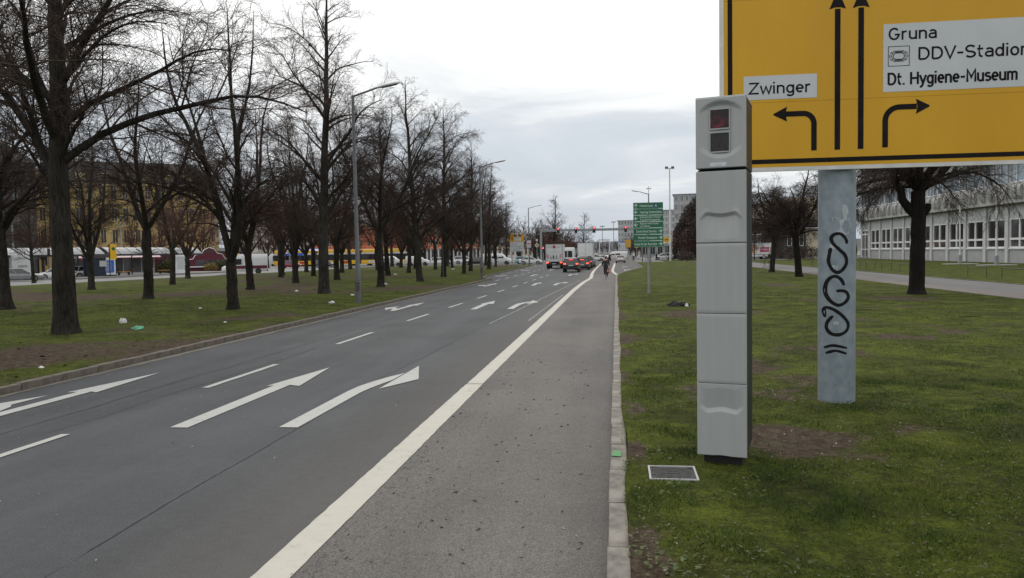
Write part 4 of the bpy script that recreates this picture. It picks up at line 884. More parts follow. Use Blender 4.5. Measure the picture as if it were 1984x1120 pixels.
# road-sign lettering drawn as strokes (cap height 1)
def A_(cx, cy, rx, ry, a0, a1, n=12): return [(cx + rx * math.cos(R(a0 + (a1 - a0) * k / n)), cy + ry * math.sin(R(a0 + (a1 - a0) * k / n))) for k in range(n + 1)]
_bowl = A_(.255, .365, .175, .295, 0, 360, 22)
GL = {' ': ([], .30), '.': ([[(.10, 0), (.10, .14)]], .22), '-': ([[(.06, .43), (.36, .43)]], .42),
 'Z': ([[(.06, .935), (.57, .935), (.07, .065), (.60, .065)]], .66), 'w': ([[(.04, .72), (.185, .03), (.345, .62), (.505, .03), (.65, .72)]], .69),
 'i': ([[(.10, 0), (.10, .72)], [(.10, .86), (.10, 1.0)]], .215), 'n': ([[(.09, 0), (.09, .72)], [(.09, .46)] + A_(.26, .475, .17, .185, 180, 0) + [(.43, 0)]], .53),
 'g': ([[(.43, .72), (.43, -.05)] + A_(.255, -.05, .175, .155, 0, -155), _bowl], .53), 'e': ([[(.08, .37), (.43, .37)] + A_(.255, .37, .175, .29, 0, 312, 20)], .51),
 'r': ([[(.09, 0), (.09, .72)], [(.09, .44)] + A_(.27, .46, .18, .20, 180, 75)], .39), 'G': ([A_(.33, .5, .255, .435, 42, 345, 22) + [(.585, .44), (.36, .44)]], .69),
 'u': ([[(.09, .72), (.09, .25)] + A_(.26, .25, .17, .185, 180, 360), [(.43, .72), (.43, 0)]], .53), 'a': ([[(.11, .60)] + A_(.255, .49, .165, .17, 120, 0) + [(.42, 0)], [(.42, .40), (.24, .40)] + A_(.23, .232, .15, .168, 90, 270) + [(.30, .065), (.42, .15)]], .51),
 'D': ([[(.10, .065), (.10, .935), (.30, .935)] + A_(.30, .5, .275, .435, 90, -90, 16) + [(.10, .065)]], .67), 'V': ([[(.04, 1.0), (.31, .04), (.58, 1.0)]], .61),
 'S': ([A_(.30, .705, .215, .23, 28, 270, 14) + A_(.30, .27, .225, .205, 90, -152, 14)], .60), 't': ([[(.15, .95), (.15, .21)] + A_(.28, .21, .13, .145, 180, 280), [(.03, .655), (.33, .655)]], .38),
 'd': ([[(.43, 1.0), (.43, 0)], _bowl], .53), 'o': ([_bowl], .51), 'H': ([[(.10, 0), (.10, 1.0)], [(.57, 0), (.57, 1.0)], [(.10, .5), (.57, .5)]], .67),
 'y': ([[(.05, .72), (.255, .05)], [(.46, .72), (.215, -.12), (.14, -.215), (.04, -.215)]], .50), 'M': ([[(.10, 0), (.10, .97), (.37, .36), (.64, .97), (.64, 0)]], .74),
 's': ([A_(.23, .528, .155, .135, 28, 270, 12) + A_(.23, .23, .165, .165, 90, -152, 12)], .46), 'm': ([[(.09, 0), (.09, .72)], [(.09, .48)] + A_(.235, .505, .145, .155, 180, 0) + [(.38, 0)], [(.38, .48)] + A_(.525, .505, .145, .155, 180, 0) + [(.67, 0)]], .77)}
def strip(path, w):
    L, Rr = [], []; n = len(path)
    for i, p in enumerate(path):
        d0 = Vector((p[0] - path[i - 1][0], p[1] - path[i - 1][1])).normalized() if i else None; d1 = Vector((path[i + 1][0] - p[0], path[i + 1][1] - p[1])).normalized() if i < n - 1 else None
        if d0 is None: d0 = d1
        if d1 is None: d1 = d0
        if d0.length < 1e-6: d0 = d1
        if d1.length < 1e-6: d1 = d0
        b = (d0 + d1); b = b.normalized() if b.length > 1e-4 else d1; k = 1 / max(0.5, b.dot(d1)); L.append((p[0] - b.y * w * k, p[1] + b.x * w * k)); Rr.append((p[0] + b.y * w * k, p[1] - b.x * w * k))
    return L, Rr
def road_text(s, x0, x1, zb, cap, y, mat, parent, w=0.066, xs=None):
    adv = sum(GL[c][1] for c in s); sx = (x1 - x0) / (adv - 0.08); m = MB(); x = -0.05; lay = 0; wx = w * cap / sx
    for c in s:
        for pth in GL[c][0]:
            P = [((x + px) * sx, pz * cap) for px, pz in pth]; L, Rr = strip(P, w * cap); lay = (lay + 1) % 3; yy = y - 0.0004 * lay
            vs = []
            for a, b in zip(L, Rr): vs += [(x0 + a[0], yy, zb + a[1]), (x0 + b[0], yy, zb + b[1])]
            m.add(vs, [(2 * i, 2 * i + 1, 2 * i + 3, 2 * i + 2) for i in range(len(P) - 1)])
        x += GL[c][1]
    return m.build('lettering', mat, parent)
yt = SY - 0.0055 - 11.13
def sgt(s, x0, x1, zb, cap, w=0.074): return road_text(s, x0 - 3.03, x1 - 3.03, zb - 0.05, cap, yt, 'sign_black', sg, w)
sgt('Zwinger', 1.805, 2.605, 4.318, 0.155)
sgt('Gruna', 3.585, 4.175, 4.945, 0.158)
sgt('DDV-Stadion', 3.950, 5.30, 4.672, 0.165)
sgt('Dt. Hygiene-Museum', 3.575, 5.155, 4.362, 0.160, 0.084)
# stadium pictogram
pm = MB()
def ringbox(m, x0, x1, z0, z1, w):
    for a, b, c, d in ((x0, x1, z0, z0 + w), (x0, x1, z1 - w, z1), (x0, x0 + w, z0 + w, z1 - w), (x1 - w, x1, z0 + w, z1 - w)): m.box(a - 3.03, b - 3.03, yt, yt + 0.002, c - 0.05, d - 0.05)
ringbox(pm, 3.575, 3.842, 4.605, 4.865, 0.007)
for s in (0.62, 0.80, 1.0):
    W2, H2 = 0.112 * s, 0.066 * s; pts = []
    for k in range(40):
        a = 2 * math.pi * k / 40; cxx = (W2 - H2) * (1 if math.cos(a) > 0 else -1); pts.append((3.708 + cxx + H2 * math.cos(a), 4.735 + H2 * math.sin(a)))
    for k in range(40):
        if s > 0.7 and k % 5 == 2: continue
        p, q = pts[k], pts[(k + 1) % 40]; dv = Vector((q[0] - p[0], q[1] - p[1])); n = Vector((-dv.y, dv.x)).normalized() * 0.0045
        pm.add([(p[0] - n.x - 3.03, yt, p[1] - n.y - 0.05), (q[0] - n.x - 3.03, yt, q[1] - n.y - 0.05), (q[0] + n.x - 3.03, yt, q[1] + n.y - 0.05), (p[0] + n.x - 3.03, yt, p[1] + n.y - 0.05)], [(0, 1, 2, 3)])
pm.build('stadium_pictogram', 'sign_black', sg)
def sign_poly(poly, name='arrow'):
    me = bpy.data.meshes.new(name); me.from_pydata([(x - 3.03, yt + 0.0012, z - 0.05) for x, z in poly], [], [tuple(range(len(poly)))]); me.update(); me.materials.append(MATS['sign_black']); return ob(name, me, sg)
hw = 0.035
def arc(cx_, cz_, r, a0, a1, n=10): return [(cx_ + r * math.cos(a0 + (a1 - a0) * k / n), cz_ + r * math.sin(a0 + (a1 - a0) * k / n)) for k in range(n + 1)]
def shaft(path, w=hw):
    L, Rr = [], []
    for i, p in enumerate(path):
        a = path[max(i - 1, 0)]; b = path[min(i + 1, len(path) - 1)]; d = Vector((b[0] - a[0], b[1] - a[1])).normalized(); L.append((p[0] - d.y * w, p[1] + d.x * w)); Rr.append((p[0] + d.y * w, p[1] - d.x * w))
    return L + Rr[::-1]
for x in (2.943, 3.238):
    sign_poly(shaft([(x, 3.545), (x, 5.39)])); h = 5.388
    sign_poly([(x - 0.105, h), (x - 0.035, h + 0.022), (x + 0.035, h + 0.022), (x + 0.105, h), (x + 0.022, h + 0.20), (x, h + 0.215), (x - 0.022, h + 0.20)], 'arrow_head')
sign_poly(shaft([(2.645, 3.545), (2.645, 3.90)] + arc(2.505, 3.90, 0.14, 0, math.pi / 2)[1:] + [(2.28, 4.04)]))
sign_poly([(2.30, 4.04 - 0.098), (2.278, 4.04), (2.30, 4.04 + 0.098), (2.13, 4.052), (2.118, 4.04), (2.13, 4.028)][::-1], 'arrow_head')
sign_poly(shaft([(3.545, 3.555), (3.545, 3.90)] + arc(3.72, 3.90, 0.175, math.pi, math.pi / 2)[1:] + [(3.935, 4.075)]))
sign_poly([(3.925, 4.075 - 0.098), (3.945, 4.075), (3.925, 4.075 + 0.098), (4.085, 4.088), (4.097, 4.075), (4.085, 4.062)], 'arrow_head')
# post: thick galvanised tube with welded foot tabs, scrapes and sprayed letters
PR = 0.243
post = MB().tube([(0, 0, -0.10), (0, 0, 2.0), (0, 0, 6.85)], PR, 40).build('post', 'galv', sg, True)
def on_post(px, pz, r=PR + 0.0025):
    """crop pixel (2.8 per photo pixel, origin 1560,400) -> point on the tube"""
    u = 1560 + px / 2.8; v = 400 + pz / 2.8; rr = ray(u, v); y_ = 11.13 - r * 0.8; z = CAMH + rr[2] / rr[1] * (y_ - 0); sx = max(-0.97, min(0.97, (u - 1620) / 33.5)); a = math.asin(sx)
    return (r * math.sin(a), -r * math.cos(a), z - 0.05)
def cat(pts, n=6):
    out_ = []
    for i in range(len(pts) - 1):
        p0 = pts[max(i - 1, 0)]; p1 = pts[i]; p2 = pts[i + 1]; p3 = pts[min(i + 2, len(pts) - 1)]
        for k in range(n):
            t = k / n; out_.append(tuple(0.5 * ((2 * p1[j]) + (-p0[j] + p2[j]) * t + (2 * p0[j] - 5 * p1[j] + 4 * p2[j] - p3[j]) * t * t + (-p0[j] + 3 * p1[j] - 3 * p2[j] + p3[j]) * t ** 3) for j in (0, 1)))
    return out_ + [pts[-1]]
def stroke(pts, w, name='graffiti_stroke', mat='spray_black', r=PR + 0.0025):
    pts = cat(pts); m = MB(); vs = []
    for i, p in enumerate(pts):
        a = pts[max(i - 1, 0)]; b = pts[min(i + 1, len(pts) - 1)]; d = Vector((b[0] - a[0], b[1] - a[1])).normalized(); ww = w * (0.55 + 0.45 * min(1, i / 3, (len(pts) - 1 - i) / 3)) * (0.72 + 0.55 * float(fbm(np.array(i * 0.16), np.array(w + pts[0][1]), 3, 3)))
        vs += [on_post(p[0] - d.y * ww, p[1] + d.x * ww, r), on_post(p[0] + d.y * ww, p[1] - d.x * ww, r)]
    m.add(vs, [(2 * i, 2 * i + 1, 2 * i + 3, 2 * i + 2) for i in range(len(pts) - 1)]); return m.build(name, mat, post)
stroke([(194, 203), (188, 178), (165, 152), (137, 150), (119, 170), (126, 200), (156, 235), (184, 265), (192, 305), (172, 343), (145, 358), (122, 340), (108, 300), (112, 255), (117, 225)], 8.5)
stroke([(180, 428), (165, 397), (140, 379), (115, 388), (98, 420), (96, 470), (115, 512), (150, 535), (185, 520), (203, 490), (190, 463), (165, 456), (142, 459)], 8.5)
stroke([(94, 602), (92, 552), (125, 556), (170, 590), (201, 632), (195, 670), (160, 693), (120, 690), (100, 660), (105, 625), (127, 592)], 8.0)
stroke([(90, 768), (130, 753), (196, 766)], 7.5); stroke([(97, 797), (140, 781), (194, 797)], 7.5)
def scrape(cx_, cz_, a, b, seed):
    rs = random.Random(seed); m = MB(); vs = [on_post(cx_, cz_, PR + 0.0012)]; n = 26
    for k in range(n): t = 2 * math.pi * k / n; q = 1 + rs.uniform(-0.22, 0.22); vs.append(on_post(cx_ + a * q * math.cos(t), cz_ + b * q * math.sin(t), PR + 0.0012))
    m.add(vs, [(0, 1 + k, 1 + (k + 1) % n) for k in range(n)]); m.build('scraped_patch', 'scrape', post)
scrape(165, 110, 62, 48, 1); scrape(185, 30, 14, 45, 2); scrape(128, 330, 26, 10, 3); scrape(130, 218, 20, 12, 4); scrape(140, 630, 14, 9, 5)
for dxp in (-0.02, 0.10): MB().box(dxp - 0.008, dxp + 0.008, -PR - 0.03, -PR + 0.03, 0.0, 0.11).build('foot_tab', 'galv', sg)
br = MB()
for z in (3.6, 4.9, 6.3): br.box(-1.4, 3.0, -0.30, -PR + 0.05, z, z + 0.09)
br.build('bracket_rail', 'galv', sg)

# ================================================================== small things on the right lawn
hz = float(gz_right(np.array(0.52), np.array(7.37)))
hp = thing('manhole_cover', 'rectangular cast iron access cover with a pale rim set in the grass', 'access cover', (0.52, 7.37, hz), 0)
def hq(m, x0, x1, y0, y1, z0, z1): m.box(x0, x1, y0, y1, z0, z1)
fm = MB()
for a in ((-0.225, 0.225, -0.225, -0.207), (-0.225, 0.225, 0.207, 0.225), (-0.225, -0.207, -0.207, 0.207), (0.207, 0.225, -0.207, 0.207)): fm.box(a[0], a[1], a[2], a[3], -0.06, 0.012)
fm.build('rim', 'truck_grey', hp); lid = MB().box(-0.203, 0.203, -0.203, 0.203, -0.06, 0.002).build('lid', 'iron', hp)
rb = MB()
for i in range(9):
    for j in range(9):
        if (i in (3, 4, 5)) and j in (3, 4, 5): continue
        rb.box(-0.18 + i * 0.04, -0.152 + i * 0.04, -0.18 + j * 0.04, -0.150 + j * 0.04, 0.000, 0.008)
rb.box(-0.055, 0.055, -0.02, 0.02, 0.000, 0.008); rb.build('tread', 'iron', lid)
for sx in (-1, 1):
    for sy in (-1, 1): MB().tube([(sx * 0.17, sy * 0.17, 0.0), (sx * 0.17, sy * 0.17, 0.011)], 0.022, 10).build('bolt', 'iron', hp)

# hotel route sign
hs = thing('hotel_sign', 'green stack of seven hotel direction panels on a slim grey post', 'direction sign', (1.61, 38.2, 0.06), R(-2))
MB().tube([(0, 0.09, -0.1), (0, 0.09, 4.45)], 0.062, 14).build('post', 'galv_far', hs, True)
MB().tube([(0, 0.09, -0.02), (0, 0.09, 0.10)], 0.075, 14).build('foot_sleeve', 'galv_far', hs)
rows = [('Hotelroute', 'u', -0.40, 0.22), ('Hapimag Stadtresidenz', 'l', -0.40, 0.66), ('Kempinski Hotel|Taschenbergpalais', 'l', -0.40, 0.58), ('Hyperion Hotel Dresden|am Schloss', 'l', -0.40, 0.50), ('Dorint Hotel Dresden', 'r', -0.58, 0.40), ('Hotel Smetana', 'r', -0.50, 0.42), ('Hotel An der Rennbahn', 'r', -0.66, 0.42)]
HW2 = 0.715; zt = 4.52
def harrow(kind, cx_, cz_, par):
    P = {'r': [(-.09, -.018), (.03, -.018), (-.02, -.075), (.015, -.09), (.10, 0), (.015, .09), (-.02, .075), (.03, .018), (-.09, .018)]}['r']
    if kind == 'l': P = [(-a, b) for a, b in P][::-1]
    if kind == 'u': P = [(-b, a) for a, b in P]
    me = bpy.data.meshes.new('arrow'); me.from_pydata([(cx_ + a, -0.0145, cz_ + b) for a, b in P], [], [tuple(range(len(P)))]); me.update(); me.materials.append(MATS['hotel_text']); ob('arrow', me, par)
for i, (s, k, a, b) in enumerate(rows):
    h = 0.302; z1_ = zt - i * 0.312; z0_ = z1_ - h; p = MB().cbox(-HW2, HW2, -0.010, 0.03, z0_, z1_, 0.006).build('panel', 'hotel_green', hs)
    e = MB()
    for q in ((-HW2 + .012, HW2 - .012, z0_ + .012, z0_ + .020), (-HW2 + .012, HW2 - .012, z1_ - .020, z1_ - .012)): e.box(q[0], q[1], -0.0125, -0.0105, q[2], q[3])
    e.build('border', 'hotel_text', p)
    zc_ = (z0_ + z1_) / 2; harrow(k, -0.585 if k != 'r' else 0.585, zc_, p)
    L = s.split('|')
    if len(L) == 1: text(s, a, b, zc_ - 0.062, 0.125, -0.0145, 'hotel_text', p, 'lettering', 0.01)
    else:
        text(L[0], a, b, zc_ + 0.022, 0.092, -0.0145, 'hotel_text', p, 'lettering', 0.01); text(L[1], a, a + (b - a) * (0.55 if i == 3 else 1.0), zc_ - 0.105, 0.092, -0.0145, 'hotel_text', p, 'lettering', 0.01)
    if i == 0:
        MB().box(0.29, 0.46, -0.0135, -0.011, zc_ - 0.105, zc_ + 0.105).build('route_badge', 'sign_blue', p); text('A', 0.32, 0.43, zc_ - 0.07, 0.14, -0.0155, 'hotel_text', p, 'lettering', 0.02)
bk = MB()
for z in (2.6, 3.4, 4.2): bk.box(-0.5, 0.5, 0.031, 0.06, z, z + 0.05)
bk.build('clamp_rail', 'galv_far', hs)

# litter
def crumple(name, x, y, gz, r, mat, label, cat_, seed, flat=0.45, cond=None, ax=(1, 1)):
    rs = random.Random(seed); m = MB().sphere((0, 0, r * flat * 0.6), r, 12, 8, (ax[0], ax[1], flat))
    m.v = [(a * rs.uniform(0.55, 1.25), b * rs.uniform(0.55, 1.25), max(-0.01, c * rs.uniform(0.5, 1.4))) for a, b, c in m.v]
    o = m.build(name, mat, None, False, (x, y, float(gz(np.array(x), np.array(y))))); return tag(o, label, cat_, None)
crumple('crumpled_paper', -15.95, 23.1, gz_left, 0.13, 'litter_white', 'crumpled white paper beside the thick scarred tree', 'litter', 1, 0.7)
crumple('plastic_scrap', -13.98, 20.94, gz_left, 0.17, 'litter_green', 'flattened green plastic scrap on the grass', 'litter', 2, 0.35, ax=(1.3, 0.8))
for k, (u, v, s, lb) in enumerate([(643, 588, 0.13, 'white litter on the grass left of the lamp post foot'), (683, 574, 0.10, 'white scrap lying just behind the lamp post'), (80, 712, 0.05, 'tiny white scrap on leaf litter near the kerb'), (747, 552, 0.14, 'white scrap beside a slim kerbside trunk'), (766, 533, 0.15, 'white scrap on grass between the tree rows'), (575, 566, 0.10, 'pale scrap on the brown leaf patch'), (878, 523, 0.18, 'white scrap near the far kerbside trees'), (388, 600, 0.07, 'small white scrap on grass right of the low-forking tree'), (436, 625, 0.05, 'tiny pale scrap by the kerb below the forked tree')]):
    x, y = gnd(u, v, 0.15); crumple('litter_scrap', x, y, gz_left, s, 'litter_white', lb, 'litter', 10 + k, 0.45)
crumple('dark_cloth', 2.32, 29.6, gz_right, 0.33, 'cloth_black', 'crumpled black cloth bundle lying on the lawn', 'cloth', 40, 0.35, ax=(1.35, 0.8))
crumple('litter_scrap', 2.62, 29.3, gz_right, 0.07, 'litter_white', 'small white scrap beside the black cloth bundle', 'litter', 41, 0.9)
rs = random.Random(77)
for k in range(12):
    x = rs.uniform(2.5, 11); y = rs.uniform(10, 30); a = rs.uniform(0, 6.28); L = rs.uniform(0.4, 1.3); pts = []
    for j in range(6): pts.append((L * (j / 5 - 0.5) * math.cos(a) + rs.uniform(-.03, .03), L * (j / 5 - 0.5) * math.sin(a) + rs.uniform(-.03, .03), 0.045 + rs.uniform(-.01, .012)))
    tag(MB().tube(pts, [0.008, 0.008, 0.007, 0.006, 0.005, 0.003], 5).build('fallen_branch', 'bark_dark', None, False, (x, y, float(gz_right(np.array(x), np.array(y))))), 'thin dark fallen branch lying in the grass beyond the thick post', 'branch', 'fallen branches on the lawn')
# ================================================================== vehicles
def loft_body(st, name, mat, parent, nside=None):
    """st: list of (x, halfwidth, z_bottom, z_top); rounded box sections"""
    m = MB(); rings = []
    for x, w, zb, zt in st:
        h = zt - zb; half = [(0, zb), (w * 0.86, zb), (w * 0.97, zb + h * 0.12), (w, zb + h * 0.42), (w * 0.985, zb + h * 0.72), (w * 0.93, zb + h * 0.93), (w * 0.82, zt), (0, zt + 0.012)]
        rings.append([(x, y, z) for y, z in half] + [(x, -y, z) for y, z in half[-2:0:-1]])
    n = len(rings[0]); vs = [p for r in rings for p in r]; fs = []
    for i in range(len(rings) - 1):
        for k in range(n): fs.append((i * n + k, i * n + (k + 1) % n, (i + 1) * n + (k + 1) % n, (i + 1) * n + k))
    fs.append(tuple(range(n))[::-1]); fs.append(tuple((len(rings) - 1) * n + k for k in range(n)))
    m.add(vs, fs); return m.build(name, mat, parent, True)
def wheel(parent, x, y, r, w=0.2, hub='rim'):
    s = 1 if y > 0 else -1
    t = MB().tube([(0, -s * w / 2, 0), (0, -s * w * 0.4, 0), (0, s * w * 0.4, 0), (0, s * w / 2, 0)], [r * 0.94, r, r, r * 0.92], 18).build('wheel', 'rubber', parent, True, (x, y, r))
    m = MB().tube([(0, s * w * 0.48, 0), (0, s * (w * 0.5 + 0.012), 0)], r * 0.66, 14)
    m.build('rim', hub, t)
    return t
KIND = {
 'hatch': dict(st=[(-.5, .80, .34, .72), (-.485, .90, .26, .90), (-.40, .97, .22, .95), (-.2, 1, .20, .96), (.1, 1, .20, .94), (.25, .99, .20, .92), (.40, .95, .22, .82), (.475, .86, .26, .70), (.5, .72, .34, .58)], g=(-.47, .27, -.40, .06), bz=.93),
 'sedan': dict(st=[(-.5, .82, .36, .80), (-.485, .90, .28, .92), (-.38, .96, .22, .95), (-.2, 1, .20, .95), (.1, 1, .20, .93), (.22, .99, .20, .90), (.40, .95, .22, .80), (.475, .86, .26, .68), (.5, .72, .34, .56)], g=(-.36, .22, -.22, .03), bz=.92),
 'suv': dict(st=[(-.5, .82, .44, .86), (-.487, .92, .34, 1.02), (-.40, .98, .28, 1.06), (-.2, 1, .26, 1.06), (.1, 1, .26, 1.05), (.25, .99, .26, 1.03), (.40, .96, .28, .95), (.48, .88, .32, .82), (.5, .76, .42, .68)], g=(-.475, .27, -.42, .09), bz=1.04),
 'wagon': dict(st=[(-.5, .80, .36, .76), (-.487, .90, .27, .90), (-.40, .97, .22, .94), (-.2, 1, .20, .94), (.1, 1, .20, .92), (.24, .99, .20, .89), (.40, .95, .22, .79), (.475, .86, .26, .68), (.5, .72, .34, .56)], g=(-.475, .23, -.44, .05), bz=.91)}
def car(kind, label, loc, rotz, col, L=4.3, Wd=1.78, Ht=1.48, brake=False, name='car', group=None, rails=False):
    t = thing(name, label, 'car', loc, rotz, group); K = KIND[kind]; hw_ = Wd / 2
    body = loft_body([(x * L, w * hw_, zb, zt) for x, w, zb, zt in K['st']], 'body', col, t)
    x0, x1, x2, x3 = [v * L for v in K['g']]; bz = K['bz']; wb, wr = hw_ * 0.90, hw_ * 0.72; rz = Ht - 0.05
    c8 = [(x0, -wb, bz), (x1, -wb, bz), (x1, wb, bz), (x0, wb, bz), (x2, -wr, rz), (x3, -wr, rz), (x3, wr, rz), (x2, wr, rz)]
    gl = MB().add(c8, [(0, 3, 2, 1), (4, 5, 6, 7), (0, 1, 5, 4), (1, 2, 6, 5), (2, 3, 7, 6), (3, 0, 4, 7)]).build('windows', 'glass_dark', t)
    rf = MB(); e = 0.02
    pts = [(x2 - 0.06, -wr - 0.01, rz - 0.03), (x3 + 0.06, -wr - 0.01, rz - 0.03), (x3 + 0.06, wr + 0.01, rz - 0.03), (x2 - 0.06, wr + 0.01, rz - 0.03)]; mid = [((x2 + x3) / 2 + (p[0] - (x2 + x3) / 2) * 0.9, p[1] * 0.86, rz + 0.05) for p in pts]
    rf.add(pts + mid, [(0, 3, 2, 1), (4, 5, 6, 7), (0, 1, 5, 4), (1, 2, 6, 5), (2, 3, 7, 6), (3, 0, 4, 7)]).build('roof', col, t, True)
    fr = MB()
    def bar(a, b, r_): fr.tube([a, b], r_, 5)
    for s in (-1, 1):
        bar((x0 + 0.03, s * wb, bz), (x2 + 0.02, s * wr, rz), 0.05); bar((x1, s * wb, bz), (x3, s * wr, rz), 0.035)
        for f in ((0.48,) if kind != 'wagon' else (0.30, 0.58)):
            xa, xb = x0 + (x1 - x0) * f, x2 + (x3 - x2) * f; bar((xa, s * (wb + 0.004), bz), (xb, s * (wr + 0.004), rz), 0.03)
    fr.build('pillars', col, t)
    wr_ = 0.315 if kind != 'suv' else 0.345
    for x in (-0.295 * L, 0.30 * L):
        for s in (-1, 1):
            wheel(t, x, s * (hw_ - 0.11), wr_, 0.21)
            MB().tube([(x, s * (hw_ - 0.25), wr_ + 0.02), (x, s * (hw_ + 0.004), wr_ + 0.02)], wr_ + 0.05, 18).build('wheel_arch', 'bumper', t)
    zt = 0.80 if kind != 'suv' else 0.92; tl = 'brake_on' if brake else 'tail_off'
    for s in (-1, 1):
        MB().cbox(-0.503 * L, -0.47 * L, s * hw_ * 0.74 - 0.12, s * hw_ * 0.74 + 0.12, zt - 0.07, zt + 0.06, 0.015).build('tail_light', tl, t)
        MB().cbox(0.455 * L, 0.492 * L, s * hw_ * 0.64 - 0.15, s * hw_ * 0.64 + 0.15, 0.60 + (0.14 if kind == 'suv' else 0), 0.72 + (0.14 if kind == 'suv' else 0), 0.015).build('headlight', 'head_off', t)
        MB().cbox(x1 - 0.12 - 0.16, x1 - 0.12, s * (hw_ + 0.02) - 0.08, s * (hw_ + 0.02) + 0.08, bz + 0.02, bz + 0.15, 0.02).build('mirror', col, t)
    if brake: MB().box(x0 + 0.02, x0 + 0.08, -0.22, 0.22, bz + 0.30, bz + 0.335).build('brake_light', 'brake_on', t)
    MB().box(-0.512 * L, -0.49 * L, -0.26, 0.26, zt - 0.24, zt - 0.13).build('number_plate', 'sign_white', t)
    MB().cbox(-0.508 * L, -0.44 * L, -hw_ * 0.86, hw_ * 0.86, 0.30 if kind != 'suv' else 0.36, 0.46 if kind != 'suv' else 0.55, 0.03).build('rear_bumper', 'bumper', t)
    MB().cbox(0.455 * L, 0.503 * L, -hw_ * 0.78, hw_ * 0.78, 0.28, 0.44, 0.03).build('front_bumper', 'bumper', t)
    if rails: MB().tube([(x2, -wr, rz + 0.05), (x3, -wr, rz + 0.05)], 0.02, 5).build('roof_rail', 'bumper', t); MB().tube([(x2, wr, rz + 0.05), (x3, wr, rz + 0.05)], 0.02, 5).build('roof_rail', 'bumper', t)
    return t
def van(label, loc, rotz, col, L=5.9, Wd=2.0, Ht=2.6, stripe=None, windows=0, name='van', group=None, beacon=False):
    t = thing(name, label, 'van', loc, rotz, group); hw_ = Wd / 2
    loft_body([(-L / 2, hw_ * 0.93, 0.38, Ht - 0.06), (-L / 2 + 0.06, hw_ * 0.99, 0.32, Ht), (0, hw_, 0.30, Ht + 0.02), (L / 2 - 2.0, hw_, 0.30, Ht), (L / 2 - 1.75, hw_ * 0.99, 0.30, Ht - 0.12), (L / 2 - 0.98, hw_ * 0.97, 0.30, 1.30), (L / 2 - 0.3, hw_ * 0.94, 0.32, 1.08), (L / 2 - 0.04, hw_ * 0.85, 0.36, 0.88), (L / 2, hw_ * 0.76, 0.42, 0.70)], 'body', col, t)
    xa, xb = L / 2 - 1.80, L / 2 - 0.95
    MB().add([(xb + 0.02, -hw_ * 0.80, 1.32), (xb + 0.02, hw_ * 0.80, 1.32), (xa + 0.05, hw_ * 0.76, Ht - 0.22), (xa + 0.05, -hw_ * 0.76, Ht - 0.22)], [(0, 1, 2, 3)]).build('windscreen', 'glass_dark', t)
    for s in (-1, 1):
        y_ = s * (hw_ + 0.012)
        MB().box(xa - 0.75, xa + 0.10, min(y_, y_ - s * 0.04), max(y_, y_ - s * 0.04), 1.25, Ht - 0.62).build('side_window', 'glass_dark', t)
        for k in range(windows):
            x = xa - 0.95 - k * 1.15; MB().box(x - 1.0, x, min(y_, y_ - s * 0.04), max(y_, y_ - s * 0.04), 1.25, Ht - 0.5).build('side_window', 'glass_dark', t)
        if stripe: MB().box(-L / 2 + 0.10, L / 2 - 1.1, min(y_, y_ - s * 0.03), max(y_, y_ - s * 0.03), 0.72, 1.12).build('stripe', stripe, t)
        MB().box(xa - 0.86, xa - 0.84, min(y_, y_ - s * 0.03), max(y_, y_ - s * 0.03), 0.5, Ht - 0.2).build('door_seam', 'bumper', t)
        MB().cbox(-L / 2 - 0.01, -L / 2 + 0.06, s * hw_ * 0.85 - 0.07, s * hw_ * 0.85 + 0.07, 0.9, 1.35, 0.01).build('tail_light', 'tail_off', t)
        MB().cbox(L / 2 - 0.22, L / 2 - 0.03, s * hw_ * 0.68 - 0.13, s * hw_ * 0.68 + 0.13, 0.74, 0.92, 0.02).build('headlight', 'head_off', t)
        MB().cbox(xa + 0.05, xa + 0.2, s * (hw_ + 0.1) - 0.1, s * (hw_ + 0.1) + 0.1, 1.35, 1.65, 0.03).build('mirror', 'bumper', t)
        for x in (-L * 0.29, L * 0.31):
            wheel(t, x, s * (hw_ - 0.13), 0.34, 0.23)
            MB().tube([(x, s * (hw_ - 0.25), 0.36), (x, s * (hw_ + 0.006), 0.36)], 0.40, 16).build('wheel_arch', 'bumper', t)
    MB().box(-L / 2 - 0.012, -L / 2 + 0.02, -hw_ * 0.7, -0.04, 1.35, Ht - 0.5).build('rear_window', 'glass_dark', t); MB().box(-L / 2 - 0.012, -L / 2 + 0.02, 0.04, hw_ * 0.7, 1.35, Ht - 0.5).build('rear_window', 'glass_dark', t)
    MB().cbox(-L / 2 - 0.04, -L / 2 + 0.15, -hw_ * 0.93, hw_ * 0.93, 0.34, 0.55, 0.03).build('rear_bumper', 'bumper', t)
    if beacon: MB().cbox(L / 2 - 2.3, L / 2 - 2.0, -0.6, 0.6, Ht, Ht + 0.16, 0.03).build('roof_sign', 'tram_yellow', t)
    return t
